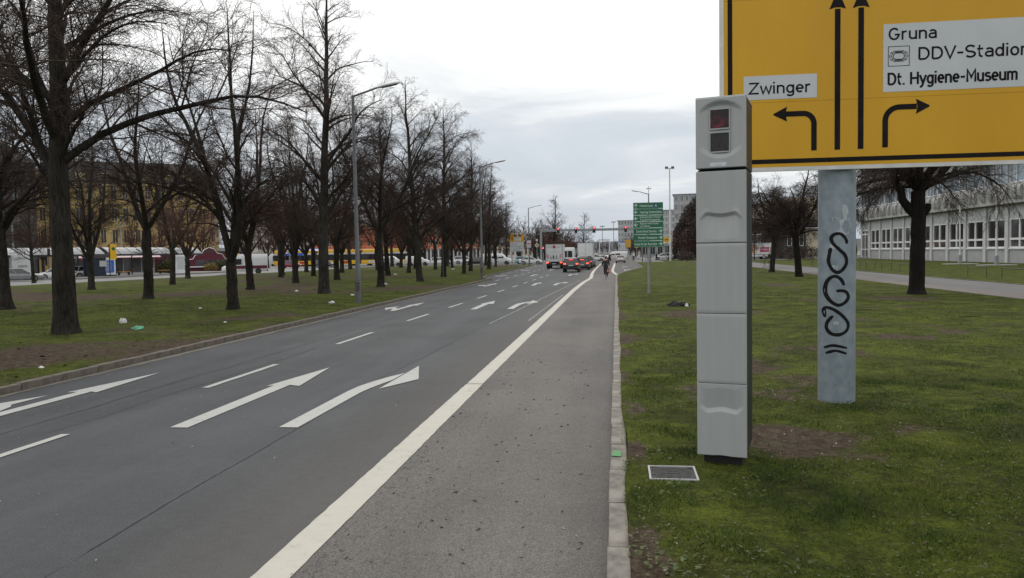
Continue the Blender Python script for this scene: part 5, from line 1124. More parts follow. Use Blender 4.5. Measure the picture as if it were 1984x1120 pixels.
def truck(label, loc, rotz, L, Wd, Ht, boxmat, backmat, brake, liftgate=True, name='box_truck', ads=False, group=None):
    t = thing(name, label, 'truck', loc, rotz, group); hw_ = Wd / 2; zf = 0.95; xc = L / 2 - 1.9     # origin mid, +x forward
    MB().cbox(-L / 2 + 0.05, xc - 0.12, -hw_, hw_, zf, Ht, 0.035).build('cargo_box', boxmat, t)
    ed = MB()
    for s in (-1, 1): ed.box(-L / 2 + 0.02, -L / 2 + 0.10, s * hw_ - 0.05, s * hw_ + 0.05, zf, Ht + 0.01)
    ed.box(-L / 2 + 0.02, -L / 2 + 0.10, -hw_, hw_, Ht - 0.08, Ht + 0.02); ed.build('rear_frame', 'truck_grey', t)
    rear = MB().box(-L / 2 + 0.005, -L / 2 + 0.049, -hw_ + 0.06, hw_ - 0.06, zf + 0.05, Ht - 0.10).build('rear_door', backmat, t)
    MB().box(-L / 2, -L / 2 + 0.004, -0.012, 0.012, zf + 0.05, Ht - 0.12).build('door_seam', 'bumper', rear)
    loft_body([(xc - 0.05, hw_ * 0.96, 0.55, Ht - 0.75), (xc + 0.4, hw_ * 0.98, 0.5, Ht - 0.6), (xc + 1.2, hw_ * 0.98, 0.5, Ht - 0.7), (xc + 1.65, hw_ * 0.96, 0.5, 1.65), (xc + 1.9, hw_ * 0.92, 0.5, 1.45)], 'cab', 'car_white', t)
    for s in (-1, 1): y_ = s * (hw_ * 0.985); MB().box(xc + 0.55, xc + 1.35, y_ - 0.02, y_ + 0.02, 1.45, Ht - 1.0).build('side_window', 'glass_dark', t)
    MB().add([(xc + 1.70, -hw_ * 0.8, 1.62), (xc + 1.70, hw_ * 0.8, 1.62), (xc + 1.26, hw_ * 0.78, Ht - 0.82), (xc + 1.26, -hw_ * 0.78, Ht - 0.82)], [(0, 1, 2, 3)]).build('windscreen', 'glass_dark', t)
    MB().box(-L / 2 + 0.1, L / 2 - 0.4, -0.42, 0.42, 0.55, 0.94).build('chassis', 'bumper', t)
    MB().cbox(-L / 2 + 0.02, -L / 2 + 0.12, -hw_ * 0.95, hw_ * 0.95, 0.40, 0.56, 0.02).build('rear_bumper', 'bumper', t)
    for x, dbl in ((-L / 2 + 1.5, True), (L / 2 - 1.1, False)):
        for s in (-1, 1):
            wheel(t, x, s * (hw_ - 0.2), 0.42, 0.42 if dbl else 0.26, 'truck_grey')
    for s in (-1, 1):
        MB().box(-L / 2 - 0.005, -L / 2 + 0.05, s * hw_ * 0.82 - 0.16, s * hw_ * 0.82 + 0.16, 0.74, 0.88).build('tail_light', 'brake_on' if brake else 'tail_off', t)
    MB().box(-L / 2 - 0.01, -L / 2 + 0.03, -0.26, 0.26, 0.60, 0.71).build('number_plate', 'sign_white', t)
    if liftgate:
        lg = MB().cbox(-L / 2 - 0.09, -L / 2 - 0.02, -hw_ + 0.04, hw_ - 0.04, zf - 0.02, zf + 1.55, 0.02).build('tail_lift', 'truck_panel', t)
        for s in (-1, 1):
            cx_ = s * (hw_ - 0.24)
            for k in range(4):
                z = zf + 0.45 + k * 0.14; sl = 0.12 * s
                MB().add([(-L / 2 - 0.095, cx_ - 0.15, z + (-sl if s > 0 else -sl)), (-L / 2 - 0.095, cx_ + 0.15, z + sl), (-L / 2 - 0.095, cx_ + 0.15, z + sl + 0.075), (-L / 2 - 0.095, cx_ - 0.15, z - sl + 0.075)], [(0, 1, 2, 3)]).build('warning_stripe', 'warn_red', lg)
        for k, (yy, w_, h_) in enumerate([(-0.35, .10, .5), (-0.12, .06, .3), (0.1, .16, .45), (0.34, .07, .25), (0.48, .05, .4)]):
            MB().box(-L / 2 - 0.095, -L / 2 - 0.089, yy - w_ / 2, yy + w_ / 2, zf + 0.35, zf + 0.35 + h_).build('lift_bracket', 'bumper', lg)
    return t
UP = math.pi / 2
# queue on the main road
car('suv', 'black compact off-roader with glowing brake lights, last in the queue', (-4.78, 85.6, 0.012), UP, 'car_black', 4.48, 1.80, 1.56, True, rails=True)
tk = truck('white box truck with raised tail lift and red-white stripes, foot of queue', (-8.05, 105.6, 0.012), UP, 7.0, 2.2, 3.25, 'truck_panel', 'truck_panel', True)
# company board on its rear: grey capitals either side of a red roof-and-people emblem
def rear_text(tr, s, ya, yb, zb, cap, x, mat):
    c, f = text_mesh(s, 0.02); ref, _ = text_mesh('H', 0.02); k = (yb - ya) / (c[:, 0].max() - c[:, 0].min()); kz = cap / (ref[:, 1].max() - ref[:, 1].min())
    me = bpy.data.meshes.new('lettering'); me.from_pydata([(x, -(ya + (p[0] - c[:, 0].min()) * k), zb + p[1] * kz) for p in c], [], f); me.update(); me.materials.append(MATS[mat]); return ob('lettering', me, tr)
xr_ = -3.5 - 0.004
rear_text(tk, 'ROW', -0.80, -0.26, 2.78, 0.17, xr_, 'truck_grey'); rear_text(tk, 'LING', 0.22, 0.82, 2.78, 0.17, xr_, 'truck_grey')
em = MB().add([(xr_ - 0.004, 0.18, 2.72), (xr_ - 0.004, -0.18, 2.72), (xr_ - 0.004, -0.18, 2.98), (xr_ - 0.004, 0, 3.14), (xr_ - 0.004, 0.18, 2.98)], [(0, 1, 2, 3, 4)]).build('emblem', 'warn_red', tk)
car('hatch', 'dark brown car with bright brake lights, just ahead of the black off-roader', (-4.0, 95.5, 0.012), UP, 'car_brown', 4.4, 1.78, 1.58, True)
car('suv', 'tall dark car between the brown car and the white box lorry', (-3.9, 103.5, 0.012), UP, 'car_black', 4.4, 1.78, 1.68, True)
car('sedan', 'low grey saloon directly behind the tall box lorry', (-3.75, 111.5, 0.012), UP, 'car_grey', 4.5, 1.76, 1.42, False)
truck('tall plain white box lorry ahead of the car queue', (-4.55, 122.8, 0.012), UP, 7.4, 2.35, 3.55, 'car_white', 'car_white', False, False)
van('white high-roof van ahead of the tail-lift truck', (-7.0, 116.5, 0.012), UP, 'car_white', 5.9, 2.05, 2.85)
car('sedan', 'pale pinkish saloon waiting alone in the right-turn pocket', (0.95, 145.0, 0.012), UP, 'car_cream', 4.5, 1.76, 1.42, False)
# crossing the junction
car('hatch', 'white hatchback crossing the junction behind the cyclists', (-4.6, 176.0, 0.012), R(20), 'car_white', 4.2, 1.75, 1.5)
van('white panel van crossing the junction behind the pale saloon', (0.2, 186, 0.012), R(176), 'car_white', 5.4, 1.95, 2.1, None, 1)
van('dark grey van turning at the junction', (-10.0, 196, 0.012), R(10), 'car_black', 5.2, 1.95, 2.1, None, 2)
car('hatch', 'white car waiting beyond the dark van', (-14.0, 205, 0.012), R(-80), 'car_white')
G6 = 'cars far along the road past the junction'
for k, (x, y, c, kd) in enumerate([(-6, 232, 'car_white', 'hatch'), (-2.5, 246, 'car_red', 'hatch'), (0.5, 262, 'car_white', 'suv'), (-5, 280, 'car_grey', 'sedan'), (2, 300, 'car_black', 'suv')]):
    car(kd, ['white hatchback', 'small red hatchback', 'white off-roader', 'grey saloon', 'black off-roader'][k] + ' coming along the far road past the junction', (x, y, 0.012), -UP, c, group=G6)
car('hatch', 'white hatchback parked at the corner behind the tall white mast', (10.9, 179.2, 0.03), R(182), 'car_white', 4.2, 1.76, 1.52)
car('sedan', 'dark blue car parked beside the white hatchback at the corner', (14.6, 182, 0.03), R(182), 'car_blue', 4.5, 1.76, 1.42)
# side street on the left
van('white high-roof van with maroon lower stripe in the side street', (-49.6, 98.2, -0.01), R(206), 'car_white', 5.9, 2.0, 2.65, 'car_maroon', 0, beacon=True)
car('hatch', 'dark red hatchback waiting beside the blue awning', (-62.4, 142.0, -0.01), R(12), 'car_red', 4.1, 1.74, 1.50)
van('large white delivery van behind the dark red hatchback', (-84.0, 176, -0.01), R(168), 'car_white', 6.2, 2.1, 2.9)
car('wagon', 'black estate car in front of the yellow tram', (-55.0, 141.5, -0.01), R(12), 'car_black', 4.5, 1.76, 1.46)
van('white minibus with side windows in front of the tram', (-43.5, 146, -0.01), R(8), 'car_white', 5.0, 1.95, 1.95, None, 2)
van('white small van following the minibus past the tram', (-37.8, 145, -0.01), R(8), 'car_white', 4.6, 1.85, 1.85)
car('wagon', 'white estate car past the tram end', (-36.0, 158, -0.01), R(8), 'car_white', 4.6, 1.78, 1.5)
car('suv', 'white off-roader beside the white estate car', (-31.6, 160, -0.01), R(8), 'car_white', 4.5, 1.85, 1.7)
car('wagon', 'black estate car standing between the bare trees and the red house', (-27.0, 146.5, -0.01), R(185), 'car_black', 4.7, 1.8, 1.48)
van('white crew van with dark windows behind the kerbside trees', (-21.8, 142.5, 0.012), R(4), 'car_white', 5.4, 1.95, 2.1, None, 2)
car('hatch', 'light turquoise small car behind the yellow and white sign', (-17.4, 148.5, 0.012), R(4), 'car_teal', 3.9, 1.68, 1.48)
car('sedan', 'white saloon passing under the yellow and white sign', (-15.4, 140.6, 0.012), R(4), 'car_white', 4.4, 1.74, 1.42)
car('wagon', 'silver white estate car beside the tram stop, left of its ticket pillar', (-64.6, 76.2, -0.01), R(40), 'car_grey', 4.5, 1.76, 1.46)
car('hatch', 'white hatchback parked beside the thick scarred tree, near the shelter', (-65.2, 82.6, -0.01), R(215), 'car_white', 4.0, 1.7, 1.5)
car('wagon', 'white estate car parked at the street edge of the shelter', (-66.9, 86.6, -0.01), R(215), 'car_white', 4.5, 1.76, 1.5)
# yellow tram
tr = thing('tram', 'long yellow articulated tram with cream roof band and dark windows', 'tram', (-60.0, 162.5, -0.02), R(-2))
for k in range(3):
    a, b = -15.0 + k * 10.2, -15.0 + k * 10.2 + 9.6
    MB().cbox(a, b, -1.2, 1.2, 0.35, 1.22, 0.06).build('lower_body', 'tram_yellow', tr)
    wb = MB().cbox(a, b, -1.18, 1.18, 1.222, 2.50, 0.04).build('window_band', 'glass_dark', tr)
    for j in range(4): MB().box(a + 0.2 + j * 2.35, a + 0.34 + j * 2.35, -1.2, 1.2, 1.23, 2.49).build('mullion', 'bumper', wb)
    MB().cbox(a, b, -1.2, 1.2, 2.502, 2.85, 0.04).build('cantrail', 'plaster_white', tr)
    MB().cbox(a + 0.2, b - 0.2, -1.05, 1.05, 2.852, 3.50, 0.10).build('roof_shroud', 'tram_yellow', tr)
    if k < 2: MB().cbox(b + 0.02, b + 0.58, -1.1, 1.1, 0.5, 3.3, 0.03).build('bellows', 'bumper', tr)
    for j in (0, 1): MB().box(a + 1.6 + j * 4.6, a + 3.3 + j * 4.6, -1.225, -1.19, 0.55, 1.05).build('advert', ('sign_white', 'warn_red')[j], tr)
    for j in (1.5, 7.8): MB().tube([(a + j, -0.9, 0.30), (a + j, 0.9, 0.30)], 0.32, 12).build('wheelset', 'bumper', tr)
# parked delivery truck beyond the path
ad = truck('white delivery truck with a face poster and pink panel on its side', (27.4, 164.0, 0.04), R(183), 8.4, 2.4, 3.3, 'car_white', 'truck_panel', False, False, name='delivery_truck')
MB().box(-1.2, 2.2, 1.205, 1.215, 1.15, 2.95).build('face_poster', 'poster_face', ad)
MB().sphere((0.2, 1.214, 2.1), 0.62, 14, 8, (0.8, 0.02, 1.0)).build('printed_face', 'skin', ad)
MB().sphere((1.25, 1.214, 1.9), 0.5, 14, 8, (0.8, 0.02, 1.0)).build('printed_face', 'skin', ad)
MB().box(-3.7, -1.9, 1.205, 1.215, 1.45, 2.45).build('pink_panel', 'poster_pink', ad)
MB().box(-3.45, -2.2, 1.216, 1.219, 1.92, 2.10).build('panel_text', 'sign_white', ad)
MB().box(-3.5, 2.0, 1.0, 1.18, 0.55, 0.86).build('side_guard', 'frame_white', ad)
# ================================================================== street furniture
def street_lamp(x, y, z, label, side=1, H=9.15, group=None):
    t = thing('street_lamp', label, 'street lamp', (x, y, z), 0, group)
    MB().tube([(0, 0, -0.15), (0, 0, 1.6), (0, 0, 1.62), (-0.02, 0, H)], [0.118, 0.112, 0.098, 0.062], 14).build('pole', 'lamp_grey', t, True)
    MB().tube([(-0.03, 0, H - 0.04), (side * 0.6, 0, H + 0.14), (side * 1.35, 0, H + 0.38)], [0.045, 0.042, 0.038], 10).build('arm', 'lamp_grey', t, True)
    m = MB(); P = [(1.10, 0.05), (1.35, 0.12), (1.65, 0.135), (1.95, 0.11), (2.12, 0.04)]; vs = []
    for (px, hw_) in P:
        zc_ = H + 0.30 + (px - 1.1) * 0.17; th = 0.05 + hw_ * 0.45
        for k in range(10): a = 2 * math.pi * k / 10; vs.append((side * px, hw_ * math.cos(a), zc_ + th * math.sin(a) * (1 if math.sin(a) > 0 else 0.55)))
    fs = [tuple(range(10))[::-1], tuple(40 + k for k in range(10))] + [(i * 10 + k, i * 10 + (k + 1) % 10, i * 10 + 10 + (k + 1) % 10, i * 10 + 10 + k) for i in range(4) for k in range(10)]
    hd = m.add(vs, fs).build('lamp_head', 'frame_white', t, True)
    MB().add([(side * 1.3, -0.09, H + 0.275), (side * 2.0, -0.09, H + 0.395), (side * 2.0, 0.09, H + 0.395), (side * 1.3, 0.09, H + 0.275)], [(0, 1, 2, 3)]).build('lens', 'lamp_dark', hd)
    MB().box(-0.10, 0.10, -0.122, -0.10, 0.55, 1.0).build('service_door', 'lamp_dark', t)
    MB().tube([(0, 0, 0.95), (0, 0, 0.975)], 0.135, 14).build('band', 'galv_far', t)
    return t
street_lamp(-11.36, 33.0, 0.12, 'tall grey street lamp rising beside the straight tree, with a metal band')
street_lamp(-10.85, 62.2, 0.12, 'grey street lamp at the corner where the kerb steps back')
street_lamp(-13.6, 122, 0.10, 'distant street lamp carrying a white portrait board')
lr = street_lamp(4.2, 97.5, 0.09, 'street lamp behind the green hotel sign, arm over the turning lane', -1)
MB().cbox(-0.3, 0.3, -0.08, 0.08, 9.75, 9.9, 0.02).build('traffic_sensor', 'pole_white', lr); MB().tube([(0, 0, 9.1), (0, 0, 10.1)], 0.03, 6).build('sensor_mast', 'lamp_grey', lr)
def pole(name, x, y, z, h, r, mat, label, cat_, group=None, top=None):
    t = thing(name, label, cat_, (x, y, z), 0, group); MB().tube([(0, 0, -0.1), (0, 0, h)], [r, r * 0.7], 10).build('pole', mat, t, True); return t
m = pole('light_mast', 10.9, 157, 0.03, 18.5, 0.17, 'pole_white', 'tall white mast with a floodlight crossbar at the corner', 'mast')
MB().box(-0.9, 0.9, -0.1, 0.1, 18.3, 18.5).build('crossbar', 'pole_white', m); MB().cbox(-0.9, -0.3, -0.3, 0.1, 18.5, 18.8, 0.04).build('floodlight', 'lamp_grey', m); MB().cbox(0.3, 0.9, -0.3, 0.1, 18.5, 18.8, 0.04).build('floodlight', 'lamp_grey', m)
MB().cbox(-0.16, 0.16, -0.45, -0.18, 5.8, 6.4, 0.03).build('control_box', 'pole_white', m)
for x, y, h, lb in ((-5.2, 320, 12.5, 'far light mast rising above the middle of the gantry beam'), (-0.6, 330, 14.5, 'far light mast rising beyond the right half of the gantry')):
    mm_ = pole('light_mast', x, y, 0.0, h, 0.14, 'lamp_grey', lb, 'mast'); MB().box(-1.0, 1.0, -0.2, 0.2, h - 0.2, h + 0.1).build('lamp_bar', 'lamp_grey', mm_)
# slim posts on the left lawn and side street
for x, y, lb in ((-15.25, 67.3, 'thin dark iron post on the grass among kerbside trees'), (-24.2, 110.9, 'thin dark iron post far back among the middle trees'), (-16.2, 100, 'dark straight post standing near the far kerb')):
    p_ = thing('iron_post', lb, 'post', (x, y, 0.14), 0); MB().tube([(0, 0, -0.1), (0, 0, 2.9)], 0.045, 8).build('shaft', 'lamp_dark', p_); MB().tube([(0, 0, 2.88), (0, 0, 2.98)], [0.06, 0.03], 8).build('cap', 'lamp_dark', p_)
GP = 'tall grey catenary masts by the tram tracks'
for k, (x, y) in enumerate([(-83, 97), (-77, 112), (-70, 128), (-66, 150), (-52, 168), (-40, 170), (-61, 122)]):
    mm_ = pole('catenary_mast', x, y, -0.03, 9.0, 0.13, 'galv_far', 'tall grey catenary mast beside the tram tracks', 'mast', GP); MB().tube([(0, 0, 7.6), (2.2, -0.8, 8.0)], 0.04, 6).build('bracket', 'galv_far', mm_)
# signal gantry
ga = thing('signal_gantry', 'grey gantry spanning the road with four red signal heads', 'signal gantry', (-13.58, 142, 0.02), 0)
MB().cbox(-0.20, 0.20, -0.18, 0.18, -0.1, 6.45, 0.02).build('mast', 'galv_far', ga)
MB().cbox(0.21, 19.3, -0.14, 0.14, 5.95, 6.38, 0.02).build('beam', 'galv_far', ga)
for i, x in enumerate((-10.33, -7.11, -3.8, 1.91)):
    lx = x + 13.58; h = MB().cbox(lx - 0.26, lx + 0.26, -0.42, -0.16, 5.60, 6.62, 0.02).build('signal_head', 'signal_off', ga)
    m_ = MB()
    for a in ((-0.30, -0.262, 5.55, 6.67), (0.262, 0.30, 5.55, 6.67), (-0.30, 0.30, 5.51, 5.548), (-0.30, 0.30, 6.672, 6.71)): m_.box(lx + a[0], lx + a[1], -0.30, -0.27, a[2], a[3])
    m_.build('target_rim', 'frame_white', h)
    for k, mt in enumerate(('signal_off', 'signal_off', 'red_on')):
        z = 5.78 + 0.33 * k; MB().tube([(lx, -0.425, z), (lx, -0.44, z)], 0.125, 14).build('lamp', mt, h); MB().tube([(lx, -0.44, z + 0.13), (lx, -0.60, z + 0.12)], 0.03, 6).build('visor', 'signal_off', h)
ts = thing('traffic_light', 'post-mounted traffic light at the foot of the gantry mast', 'traffic light', (-12.9, 139, 0.02), 0)
MB().tube([(0, 0, -0.1), (0, 0, 3.3)], 0.06, 10).build('post', 'galv_far', ts); hd = MB().cbox(-0.16, 0.16, -0.25, -0.07, 2.2, 3.1, 0.02).build('signal_head', 'signal_off', ts); MB().tube([(0, -0.255, 2.93), (0, -0.27, 2.93)], 0.10, 12).build('lamp', 'red_on', hd)
# yellow-white direction sign beyond the trees
s2 = thing('direction_sign', 'yellow over white direction board on two posts at the far kerb', 'road sign', (-14.15, 111, 0.05), 0)
for x in (-0.75, 0.65): MB().tube([(x, 0.08, -0.1), (x, 0.08, 4.8)], 0.07, 10).build('post', 'galv_far', s2)
MB().cbox(-1.0, 1.0, -0.03, 0.0, 3.76, 4.90, 0.01).build('upper_board', 'sign_yellow', s2); MB().cbox(-1.0, 1.0, -0.03, 0.0, 2.36, 3.74, 0.01).build('lower_board', 'sign_white', s2)
MB().box(-0.45, 0.68, -0.036, -0.031, 4.52, 4.80).build('motorway_plate', 'sign_blue', s2); MB().add([(0.0, -0.038, 4.55), (0.25, -0.038, 4.55), (0.18, -0.038, 4.76), (0.07, -0.038, 4.76)], [(0, 1, 2, 3)]).build('motorway_symbol', 'sign_white', s2)
MB().box(-0.42, 0.62, -0.036, -0.031, 3.86, 4.34).build('name_plate', 'sign_white', s2); MB().box(-1.0, 1.0, -0.034, -0.031, 3.06, 3.09).build('divider', 'sign_black', s2)
for z, a, b in ((4.18, -0.3, 0.45), (3.95, -0.3, 0.35), (3.38, -0.35, 0.15), (2.88, 0.1, 0.55), (2.68, -0.55, 0.45), (2.48, -0.55, 0.45)): MB().box(a, b, -0.038, -0.0365 + 0.004, z, z + 0.075).build('text_line', 'sign_back', s2)
MB().add([(-0.80, -0.037, 3.43), (-0.62, -0.037, 3.35), (-0.62, -0.037, 3.51)], [(0, 1, 2)]).build('arrow', 'sign_black', s2); MB().add([(0.85, -0.037, 2.74), (0.67, -0.037, 2.66), (0.67, -0.037, 2.82)], [(0, 1, 2)]).build('arrow', 'sign_black', s2); MB().add([(-0.80, -0.037, 4.25), (-0.64, -0.037, 4.14), (-0.64, -0.037, 4.36)], [(0, 1, 2)]).build('arrow', 'sign_black', s2)
b_ = tag(MB().cbox(-0.34, 0.34, -0.20, -0.15, 2.9, 4.0, 0.01).build('portrait_board', 'sign_white', None, False, (-13.6, 122, 0.1)), 'white portrait board fixed on the distant street lamp', 'sign')
MB().box(-0.26, 0.26, -0.205, -0.201, 3.45, 3.62).build('text_line', 'warn_red', b_); MB().box(-0.24, 0.24, -0.205, -0.201, 3.15, 3.25).build('text_line', 'sign_back', b_)
pr = thing('priority_sign', 'yellow diamond priority sign with white edge on a thin post', 'road sign', (-12.95, 128, 0.05), 0); MB().tube([(0, 0.05, -0.1), (0, 0.05, 4.4)], 0.04, 8).build('post', 'galv_far', pr)
def dia(r, y): return MB().add([(0, y, 3.35 - r), (r, y, 3.35), (0, y, 3.35 + r), (-r, y, 3.35)], [(0, 1, 2, 3)])
MB().prism([(0, -0.42), (0.42, 0), (0, 0.42), (-0.42, 0)], lambda a, b, t_: (a, t_, 3.35 + b), -0.02, 0.0).build('plate', 'sign_white', pr); dia(0.27, -0.024).build('yellow_field', 'sign_yellow', pr)
MB().cbox(-0.16, 0.16, -0.02, 0.0, 4.0, 4.4, 0.005).build('upper_plate', 'sign_white', pr)
mp_ = thing('marker_post', 'thin grey marker post with small plate on the far grass', 'post', (-17.4, 110.8, 0.12), 0); MB().tube([(0, 0, -0.1), (0, 0, 2.1)], 0.03, 6).build('post', 'galv_far', mp_); MB().cbox(-0.22, 0.22, -0.05, -0.03, 1.3, 2.3, 0.01).build('plate', 'sign_black', mp_)
# signs beyond the junction
for nm, x, y, w_, z0, z1, mt, lb in (('direction_sign', 3.6, 225, 1.7, 3.2, 5.3, 'sign_yellow', 'yellow direction board with white lower field beyond the junction'), ('information_board', 2.1, 222, 1.3, 2.4, 4.9, 'sign_white', 'blue-topped white information board beyond the junction'), ('direction_sign', 6.3, 232, 0.9, 3.0, 4.6, 'sign_yellow', 'small yellow board beside the larger one beyond the junction')):
    t = thing(nm, lb, 'road sign', (x, y, 0.0), 0); MB().tube([(0, 0.05, -0.1), (0, 0.05, z1)], 0.07, 8).build('post', 'galv_far', t); b = MB().cbox(-w_ / 2, w_ / 2, -0.04, 0.0, z0, z1, 0.01).build('board', mt, t)
    if mt == 'sign_white': MB().box(-w_ / 2, w_ / 2, -0.046, -0.041, z1 - 0.35, z1).build('blue_header', 'poster_blue', b)
    for k in range(4): MB().box(-w_ * 0.35, w_ * 0.3, -0.046, -0.042, z0 + 0.25 + k * 0.35, z0 + 0.36 + k * 0.35).build('text_line', 'sign_back', b)
bs = thing('round_sign', 'yellow round shop sign with dark lettering on a slim post', 'shop sign', (11.2, 172, 0.03), 0); MB().tube([(0, 0.1, -0.1), (0, 0.1, 4.0)], 0.06, 8).build('post', 'galv_far', bs)
bd = MB().prism([(0.66 * math.cos(a), 0.66 * math.sin(a)) for a in np.linspace(0, 2 * math.pi, 28)[:-1]], lambda a, b, t_: (a, t_, 4.45 + b), -0.1, 0.1).build('disc', 'tram_yellow', bs)
for k in range(3): MB().box(-0.42 + k * 0.27, -0.22 + k * 0.27, -0.108, -0.102, 4.36, 4.54).build('letter', 'sign_black', bd)
# white portal frame far off
pf_ = thing('portal_frame', 'white portal frame standing across the far road', 'portal', (-4.6, 330, 0.0), 0)
for x in (-2.0, 2.2): MB().box(x - 0.15, x + 0.15, -0.15, 0.15, -0.05, 6.6).build('upright', 'frame_white', pf_)
MB().box(-2.3, 2.5, -0.2, 0.2, 6.61, 7.3).build('crossbeam', 'frame_white', pf_)
# bollards and poles at the corner
GB = 'grey posts along the corner pavement'
for k, (u, v) in enumerate([(1245, 509), (1251, 507), (1261, 507), (1270, 506)]):
    x, y = gnd(u, v, 0.05); p_ = thing('corner_post', 'grey steel post at the corner pavement behind the hotel sign', 'post', (x, min(y, 172), 0.03), 0, GB); MB().tube([(0, 0, -0.05), (0, 0, 2.7)], 0.07, 8).build('shaft', ('lamp_dark', 'galv_far')[k % 2], p_); MB().tube([(0, 0, 2.7), (0, 0, 2.8)], [0.09, 0.04], 8).build('cap', 'lamp_dark', p_)
# handrails by the school lawn
GR = 'low tube rails along the path'
def onX(u, X0, v=500): r = ray(u, v); return r[1] * X0 / r[0]
for ua, ub in ((1651, 1667), (1678, 1696), (1708, 1728), (1743.5, 1765), (1875, 1912), (1941, 1990), (2020, 2075)):
    ya, yb = onX(ua, 23.75), onX(ub, 23.75); t = thing('path_rail', 'low dark tube rail on the grass edge along the path', 'railing', (23.75, (ya + yb) / 2, 0.08), 0, GR); h = abs(ya - yb) / 2
    MB().tube([(0, -h, 0.70), (0, h, 0.70)], 0.028, 8).build('rail', 'rail_metal', t)
    for s in (-1, 1): MB().tube([(0, s * h * 0.97, -0.1), (0, s * h * 0.97, 0.71)], 0.026, 8).build('post', 'rail_metal', t)
for x, y, lb in ((38.1, 91.7, 'white flagpole with hinged foot nearer the entrance'), (38.6, 84.5, 'white flagpole with hinged foot farther from the entrance')):
    f = thing('flagpole', lb, 'flagpole', (x, y, 0.08), 0); MB().tube([(0, 0, 0.15), (-0.15, 0, 12)], [0.10, 0.05], 10).build('pole', 'pole_white', f, True); MB().cbox(-0.16, 0.16, -0.12, 0.12, -0.05, 1.05, 0.02).build('foot_bracket', 'galv_far', f); MB().box(-1.6, 1.6, -0.9, 0.9, -0.08, 0.10).build('base_slab', 'concrete', f)

# ================================================================== buildings
# school: precast bays parallel to the road
sb = thing('school_building', 'long grey precast school building with white-framed windows beyond the path', 'building', (45, 60, 0.05), 0)
YB0, YB1 = 0.0, 91.0
MB().box(0.35, 16, YB0, YB1, -0.1, 17.6).build('core_wall', 'panel_grey', sb)
MB().box(-0.3, 16.4, YB0 - 0.2, YB1 + 0.2, 17.6, 18.2).build('roof', 'roof_metal', sb)
bays = [144.8 - 5.4 * k - 60 for k in range(16)]
base_m = MB().box(0.12, 0.36, 0.55, 4.95, 0.0, 1.62).mesh('base_panel', 'panel_grey'); pier_m = MB().box(-0.05, 0.36, -0.34, 0.34, 0.0, 6.72).mesh('pier', 'panel_light'); reveal_m = MB().box(0.06, 0.36, 0.345, 0.56, 0.0, 6.72).box(0.06, 0.36, 4.96, 5.05, 0.0, 6.72).mesh('pier_reveal', 'panel_grey')
up_m = MB().box(0.14, 0.36, 0.57, 2.70, 5.16, 6.72).mesh('spandrel_panel', 'panel_light'); up2_m = MB().box(0.14, 0.36, 2.74, 4.95, 5.16, 6.72).mesh('spandrel_panel', 'panel_light')
fr_ = MB()
for a, b, c, d in ((0.57, 4.95, 1.78, 1.92), (0.57, 4.95, 5.0, 5.15), (0.57, 0.72, 1.92, 5.0), (4.80, 4.95, 1.92, 5.0), (2.62, 2.90, 1.92, 5.0), (0.72, 2.62, 2.68, 2.92), (2.90, 4.80, 2.68, 2.92)): fr_.box(0.10, 0.30, a, b, c, d)
fr_m = fr_.mesh('window', 'frame_white'); sill_m = MB().box(-0.02, 0.36, 0.57, 4.95, 1.63, 1.775).mesh('sill', 'frame_white')
pane_m = [MB().box(0.22, 0.26, a, b, c, d).mesh('pane', 'pane_dark') for a, b, c, d in ((0.72, 2.62, 1.92, 2.68), (2.90, 4.80, 1.92, 2.68), (0.72, 2.62, 2.92, 5.0), (2.90, 4.80, 2.92, 5.0))]
fas_m = MB().cbox(-0.85, 0.34, -0.34, 5.04, 6.78, 9.12, 0.06).mesh('fascia_panel', 'fascia')
hood = MB(); prof = [(0.0, 0.0), (-0.10, 0.02), (-0.22, 0.35), (-0.30, 0.85), (-0.27, 1.25), (-0.16, 1.48), (0.0, 1.58)]
hood.prism(prof, lambda a, b, t_: (-0.86 + a, t_, 7.22 + b), 0.0, 0.80); hood_m = hood.mesh('hood', 'fascia')
uf = MB()
for a, b, c, d in ((0.0, 5.05, 9.2, 9.32), (0.0, 5.05, 11.55, 11.68)): uf.box(0.05, 0.3, a, b, c, d)
for a in (-0.02, 1.72, 3.44, 5.0): uf.box(0.05, 0.3, a, a + 0.09, 9.32, 11.55)
uf_m = uf.mesh('upper_window', 'frame_white'); upane = [MB().box(0.16, 0.2, a + 0.09, a + 1.72 if a < 3 else 5.0, 9.32, 11.55).mesh('pane', 'pane_blue') for a in (-0.02, 1.72, 3.44)]
col_m = MB().box(-0.1, 0.36, -0.34, -0.03, 9.2, 17.4).mesh('mullion_pier', 'panel_grey')
for y in bays:
    for me, nm in ((base_m, 'base_panel'), (pier_m, 'pier'), (reveal_m, 'pier_reveal'), (up_m, 'spandrel_panel'), (up2_m, 'spandrel_panel'), (sill_m, 'sill'), (fas_m, 'fascia_panel'), (col_m, 'mullion_pier')): ob(nm, me, sb, (0, y, 0))
    w = ob('window', fr_m, sb, (0, y, 0))
    for me in pane_m: ob('pane', me, w)
    for k in (0.25, 1.35, 3.4): ob('hood', hood_m, sb, (0, y + k, 0))
    for dz in (0, 5.3):
        w = ob('upper_window', uf_m, sb, (0, y, dz))
        for me in upane: ob('pane', me, w)
    MB().cbox(-0.75, 0.34, y - 0.34, y + 5.04, 11.75, 14.35, 0.06).build('upper_fascia', 'fascia', sb)
